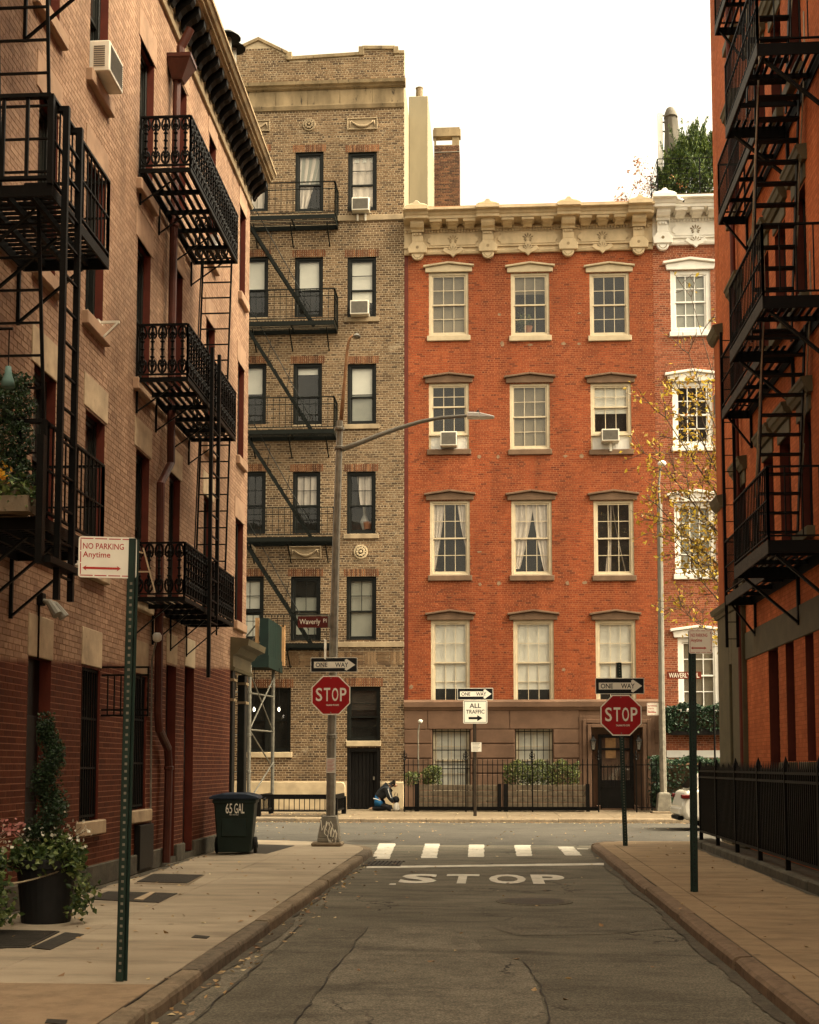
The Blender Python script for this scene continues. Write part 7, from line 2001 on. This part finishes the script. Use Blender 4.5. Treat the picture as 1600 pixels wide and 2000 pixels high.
b = MB(); b.lathe((pb[0] + .52, 42.45, 0), [(.10, 0), (.12, .06), (.10, .16), (.07, .24), (.03, .28)], 12)
b.build('bag_body', 'paper', bg_, smooth=True)
b = MB(); b.lathe((pb[0] + .49, 42.5, .25), [(.06, 0), (.11, .06), (.12, .14), (.08, .22), (.03, .24)], 10); b.tube([(pb[0] + .44, 42.5, .50), (pb[0] + .47, 42.5, .60), (pb[0] + .54, 42.5, .58), (pb[0] + .55, 42.5, .5)], .012, 5)
b.build('bundle', 'black cloth', bg_, smooth=True)

# white car leaving the frame behind the fence
CR = thing('parked_car', 'white car seen only by its tail behind the right fence post', 'car', (7.0, 33.0, ZR))
cx0 = wpt(1331, 1600, 32.2)[0]; cy = 33.0; Lc = 4.5
def cpt(t_, z): return (cx0 + t_, z + ZR)
body = [(0.02, .45), (0.0, .62), (.06, .82), (.10, .98), (.38, 1.02), (1.0, 1.03), (3.2, .98), (4.1, .86), (4.42, .70), (4.48, .45), (4.40, .26), (.12, .26)]
roof = [(.22, 1.0), (.50, 1.34), (.75, 1.47), (1.3, 1.52), (2.2, 1.50), (2.7, 1.38), (3.3, 1.0)]
def slab(poly, w0, w1=None):
    b = MB(); w1 = w1 or w0; P = [cpt(*p) for p in poly]; n = len(P)
    vs = [(x, cy - w0 + (0 if k else 0), z) for k, (x, z) in enumerate(P)] + [(x, cy + w0, z) for x, z in P]
    b.add(vs, [tuple(range(n - 1, -1, -1)), tuple(range(n, 2 * n))] + [(k, (k + 1) % n, n + (k + 1) % n, n + k) for k in range(n)])
    return b
bo = slab(body, .88).build('body', 'car white', CR); bv_ = bo.modifiers.new('bevel', 'BEVEL'); bv_.width = .09; bv_.segments = 3; bv_.limit_method = 'ANGLE'; bv_.angle_limit = rad(50)
ro = slab(roof, .74).build('cabin', 'car white', CR); bv_ = ro.modifiers.new('bevel', 'BEVEL'); bv_.width = .10; bv_.segments = 3; bv_.limit_method = 'ANGLE'; bv_.angle_limit = rad(20)
b = MB()
P = [cpt(.24, 1.06), cpt(.49, 1.36)]
b.add([(P[0][0] - .03, cy - .62, P[0][1]), (P[0][0] - .03, cy + .62, P[0][1]), (P[1][0] - .035, cy + .54, P[1][1]), (P[1][0] - .035, cy - .54, P[1][1])], [(0, 1, 2, 3)])
for s_ in (-1, 1):
    y_ = cy + s_ * .748
    b.add([(*[cpt(.62, 1.06)[0]], y_, cpt(0, 1.06)[1]), (cpt(1.6, 0)[0], y_, cpt(0, 1.06)[1]), (cpt(1.6, 0)[0], y_, cpt(0, 1.40)[1]), (cpt(.82, 0)[0], y_, cpt(0, 1.40)[1])], [(0, 1, 2, 3)])
    b.add([(cpt(1.7, 0)[0], y_, cpt(0, 1.06)[1]), (cpt(3.0, 0)[0], y_, cpt(0, 1.06)[1]), (cpt(2.6, 0)[0], y_, cpt(0, 1.36)[1]), (cpt(1.7, 0)[0], y_, cpt(0, 1.40)[1])], [(0, 1, 2, 3)])
b.build('window', 'car glass', CR)
for s_ in (-1, 1): MB().box(cx0 - .01, cy + s_ * .84 - .12, .80 + ZR, cx0 + .22, cy + s_ * .84 + .05, .90 + ZR).build('tail_light', 'car lamp', CR, bevel=.02)
MB().box(cx0 - .055, cy - .80, .38 + ZR, cx0 + .12, cy + .80, .58 + ZR).build('bumper', 'car white', CR, bevel=.04)
MB().box(cx0 - .06, cy - .6, .26 + ZR, cx0 + .1, cy + .6, .37 + ZR).build('bumper_lower', 'rubber', CR, bevel=.03)
for s_ in (-1, 1):
    for t_ in (.85, 3.6):
        w = MB(); w.prism([(cx0 + t_ + .33 * math.cos(k * math.tau / 24), cy + s_ * .70, .33 + ZR + .33 * math.sin(k * math.tau / 24)) for k in range(24)], (0, s_ * .20, 0)); wo = w.build('wheel', 'rubber', CR, bevel=.02)
        w = MB(); w.prism([(cx0 + t_ + .21 * math.cos(k * math.tau / 16), cy + s_ * .902, .33 + ZR + .21 * math.sin(k * math.tau / 16)) for k in range(16)], (0, s_ * .012, 0)); w.build('rim', 'galvanised', wo)

# ================================================================== ROOF GARDEN AND TREES
yr = YF + .9
rx0, zr0 = FA(1285, 383, yr); rx1 = FA(1420, 383, yr)[0]
zrt = FA(1340, 309, yr)[1]
PL = thing('roof_planter', 'long wooden planter on the roof of the white trimmed house', 'planter', ((rx0 + rx1) / 2, yr + .7, ZWT))
for k in range(3):
    z0 = ZWT + .05 + (FA(1340, 371, yr)[1] - ZWT - .05) * k / 3; z1 = ZWT + .05 + (FA(1340, 371, yr)[1] - ZWT - .05) * (k + 1) / 3
    MB().box(rx0 + .1, yr + .25, z0, rx1 + 2, yr + .3, z1 - .012).build('plank', 'shed wood', PL)
MB().box(rx0 + .12, yr + .3, ZWT, rx1 + 2, yr + 1.3, ZWT + .3).build('trough', 'shed wood', PL)
RG = thing('roof_railing', 'thin black wire railing along the roof edge of the white trimmed house', 'railing', (rx0, yr, ZWT))
b = MB(); xs_ = [rx0, FA(1367, 340, yr)[0], rx1 + 1]
zb_ = FA(1340, 379, yr)[1]
for k in range(8): z = zb_ + (zrt - zb_) * k / 7; b.bar((rx0, yr, z), (rx1 + 2, yr, z), .022 if k in (0, 7) else .014)
for k in range(8): z = zb_ + (zrt - zb_) * k / 7; b.bar((rx0, yr, z), (rx0, yr + 2.5, z), .022 if k in (0, 7) else .014)
for x in xs_: b.box(x - .02, yr - .02, ZWT - .02, x + .02, yr + .02, zrt)
b.box(FA(1272, 360, yr)[0] - .015, yr, ZWT - .1, FA(1272, 360, yr)[0] + .015, yr + .03, FA(1272, 345, yr)[1])
b.build('rails', 'black iron', RG)
SB = thing('roof_shrub', 'bushy evergreen growing behind the roof railing, beside the folded umbrella', 'shrub', ((rx0 + rx1) / 2, yr + .8, ZWT + .3))
r0 = np.random.default_rng(5); P = []
z00 = FA(1340, 374, yr)[1]
for (px, top, w, cnt) in ((1300, 338, .38, 700), (1314, 300, .42, 1000), (1332, 266, .45, 1200), (1354, 246, .6, 1600), (1374, 265, .5, 1200), (1392, 262, .55, 1200), (1410, 275, .6, 800), (1345, 285, .9, 1500)):
    x, zt = FA(px, top, yr + .8)
    cnt = int(cnt * 1.5); s_ = r0.random(cnt) ** .75; a2 = r0.random(cnt) * math.tau
    sp = 1 + .28 * np.sin(a2 * 3 + s_ * 9 + px) + r0.normal(0, .14, cnt)
    rr_ = w * np.clip(1.05 - s_ ** 3.2, .06, 1) * np.sqrt(r0.random(cnt)) * sp
    P.append(np.stack([x + rr_ * np.cos(a2) + r0.normal(0, .05, cnt), yr + .8 + rr_ * .8 * np.sin(a2), z00 + (zt - z00) * (s_ + r0.normal(0, .035, cnt))], 1))
    for q in range(26):                 # loose sprays poking out of the top
        an = r0.random() * math.tau; b0 = np.array((x + w * .5 * math.cos(an), yr + .8 + w * .4 * math.sin(an), z00 + (zt - z00) * r0.uniform(.45, .9)))
        dd = np.array((math.cos(an) * .35, math.sin(an) * .3, 1.0)) * r0.uniform(.25, .75)
        t_ = r0.random(30)[:, None]; P.append(b0 + dd * t_ + r0.normal(0, .035, (30, 3)) * (1 - t_ * .6))
leaves('foliage', np.concatenate(P), .14, 'roof shrub leaves', SB, 5, aspect=3.4, flat=2.8)
sm = MB()
for px in (1316, 1345, 1374): x = FA(px, 350, yr + .8)[0]; sm.tube([(x, yr + .8, ZWT + .25), (x + .05, yr + .8, z00 + 1.2)], [.04, .01], 5)
sm.build('stem', 'bark', SB)
yu = yr + 1.7
x, zt = FA(1307, 209, yu)
UM = thing('patio_umbrella', 'folded grey patio umbrella on a pale mast above the roof shrub', 'umbrella', (x, yu, ZWT))
k_ = yu / 2500
b = MB(); N_ = 20; rings = []
prof = [(.03, 209), (.15, 213), (.23, 221), (.28, 230), (.22, 232), (.23, 252), (.28, 282), (.35, 318), (.40, 348)]
for r_, py in prof:
    z = FA(1307, py, yu)[1]
    rings.append([(x + .03 + (r_ * (1 + .24 * (1 if i % 2 else -1) * (py > 230)) * .92) * math.cos(i * math.tau / N_) + (py - 209) * .0012, yu + r_ * math.sin(i * math.tau / N_), z) for i in range(N_)])
b.add([p for q in rings for p in q], [(i * N_ + k, i * N_ + (k + 1) % N_, (i + 1) * N_ + (k + 1) % N_, (i + 1) * N_ + k) for i in range(len(rings) - 1) for k in range(N_)] + [tuple(range(N_))])
b.build('canopy', 'umbrella cloth', UM)
xm, zm = FA(1289, 222, yu)
MB().box(xm - .09, yu - .06, ZWT - .1, xm + .09, yu + .06, zm).build('mast', 'bright white', UM)
for py in (225, 238, 256): MB().tube([(xm, yu, FA(1289, py, yu)[1]), (x, yu, FA(1289, py + 3, yu)[1])], .03, 6).build('arm', 'lamp grey', UM)
u, z = FA(1328, 391, YF - .9)
CMR = thing('security_camera', 'small white camera under the edge of the white cornice', 'camera', (u, YF - .9, z))
MB().tube([(u - .06, YF - .9, z + .06), (u + .10, YF - 1.05, z - .10)], .055, 10).build('camera_body', 'bright white', CMR)
MB().tube([(u - .04, YF - .84, z + .04), (u - .06, YF - .70, z + .16)], .02, 6).build('mount', 'bright white', CMR)
MB().tube([(u + .101, YF - 1.052, z - .102), (u + .11, YF - 1.06, z - .11)], .04, 10).build('lens', 'sign black', CMR)
# rust leaved roof tree
def twigs(b, p, d, L, r, depth, rr, tips, spread=.7, minr=.004, up=.1):
    n = 4; q = np.array(p, float); d = np.array(d, float); pts = [q.copy()]
    for k in range(n):
        d = d + rr.normal(0, .13, 3) + np.array((0, 0, up * .2)); d /= np.linalg.norm(d)
        q = q + d * L / n; pts.append(q.copy())
    b.tube(pts, [r * (1 - .45 * k / n) for k in range(n + 1)], 5 if r > .02 else 4)
    tips.append((pts, depth))
    if depth == 0: return
    for k in range(3 if depth > 1 else 4):
        j = rr.integers(1, n + 1); s_ = rr.normal(0, 1, 3); s_ -= d * (s_ @ d); s_ /= np.linalg.norm(s_) + 1e-9
        nd = d * (1 - spread * .5) + s_ * spread; nd[2] += up * .5
        twigs(b, pts[j], nd / np.linalg.norm(nd), L * rr.uniform(.55, .78), max(minr, r * .52), depth - 1, rr, tips, spread, minr, up)
yt = YF + 2.6
x, z = FA(1262, 378, yt)
RT = thing('roof_tree', 'small tree with sparse rust coloured leaves behind the red house cornice', 'tree', (x, yt, ZRT - .5))
rr = np.random.default_rng(21); b = MB(); tips = []
for k in range(3): twigs(b, (x + .1 * k, yt, ZRT - .5), (-.45 + .3 * k, 0, 1), 1.55, .03, 3, rr, tips, .75)
b.build('trunk', 'bark', RT)
P = []
for pts, dp_ in tips:
    if dp_ <= 1:
        for q in pts[1:]:
            for _ in range(2):
                if rr.random() < .75: P.append(q + rr.normal(0, .07, 3))
leaves('crown', P, .11, 'rust leaves', RT, 5)
# street tree reaching in from behind the orange building
SX, SY = 8.3, 38.6
ST = thing('street_tree', 'thinning yellow leaved tree reaching out from behind the orange building', 'tree', (SX, SY, 0))
rr = np.random.default_rng(33); b = MB(); tips = []
b.tube([(SX, SY, -.1), (SX + .05, SY, 1.5), (SX - .05, SY, 4.0), (SX - .1, SY + .05, 6.2), (SX - .1, SY, 8.0)], [.20, .16, .13, .11, .08], 8)
def limb(px, py, z0, r, depth=3, L=None):
    tx, tz = FA(px, py, SY - .3)
    s_ = np.array((SX - .1, SY, z0)); e = np.array((tx, SY - .3, tz)); m_ = (s_ + e) / 2 + (0, 0, -.35)
    P = [s_ * (1 - t_) ** 2 + 2 * m_ * t_ * (1 - t_) + e * t_ ** 2 for t_ in np.linspace(0, 1, 8)]
    b.tube(P, [r * (1 - .75 * t_) for t_ in np.linspace(0, 1, 8)], 6); tips.append((P[4:], 0))
    for k in range(2, 8):
        d = P[min(k + 1, 7)] - P[k - 1]; d /= np.linalg.norm(d)
        for _ in range(2):
            s2 = rr.normal(0, 1, 3); s2 -= d * (s2 @ d); s2 /= np.linalg.norm(s2)
            nd = d * .7 + s2 * .6; twigs(b, P[k], nd / np.linalg.norm(nd), rr.uniform(.5, .95), r * .36, 1, rr, tips, .7, .011)
for px, py, z0, r in ((1282, 985, 6.4, .05), (1300, 815, 7.8, .05), (1290, 900, 7.0, .05), (1345, 690, 8.0, .04), (1320, 1060, 6.0, .04), (1350, 1110, 5.2, .04), (1350, 580, 8.2, .03), (1390, 860, 7.4, .045), (1330, 1190, 4.6, .035), (1345, 960, 6.6, .04), (1330, 770, 7.6, .04)): limb(px, py, z0, r)
for k in range(5): twigs(b, (SX - .1, SY, 8.0), (rr.normal(.4, .5), rr.normal(.2, .5), 1.2), 2.0, .06, 3, rr, tips, .7)
b.build('trunk', 'bark', ST)
P = []
for pts, dp_ in tips:
    if dp_ <= 1:
        for q in pts[1:]:
            q = np.array(q); dens = 1.0 if 7.0 < q[2] < 13.2 else .55 if q[2] <= 7 else .10
            for _ in range(3):
                if rr.random() < dens * .40: P.append(q + rr.normal(0, .12, 3))
leaves('crown', P, .15, 'yellow leaves', ST, 6, aspect=1.9)
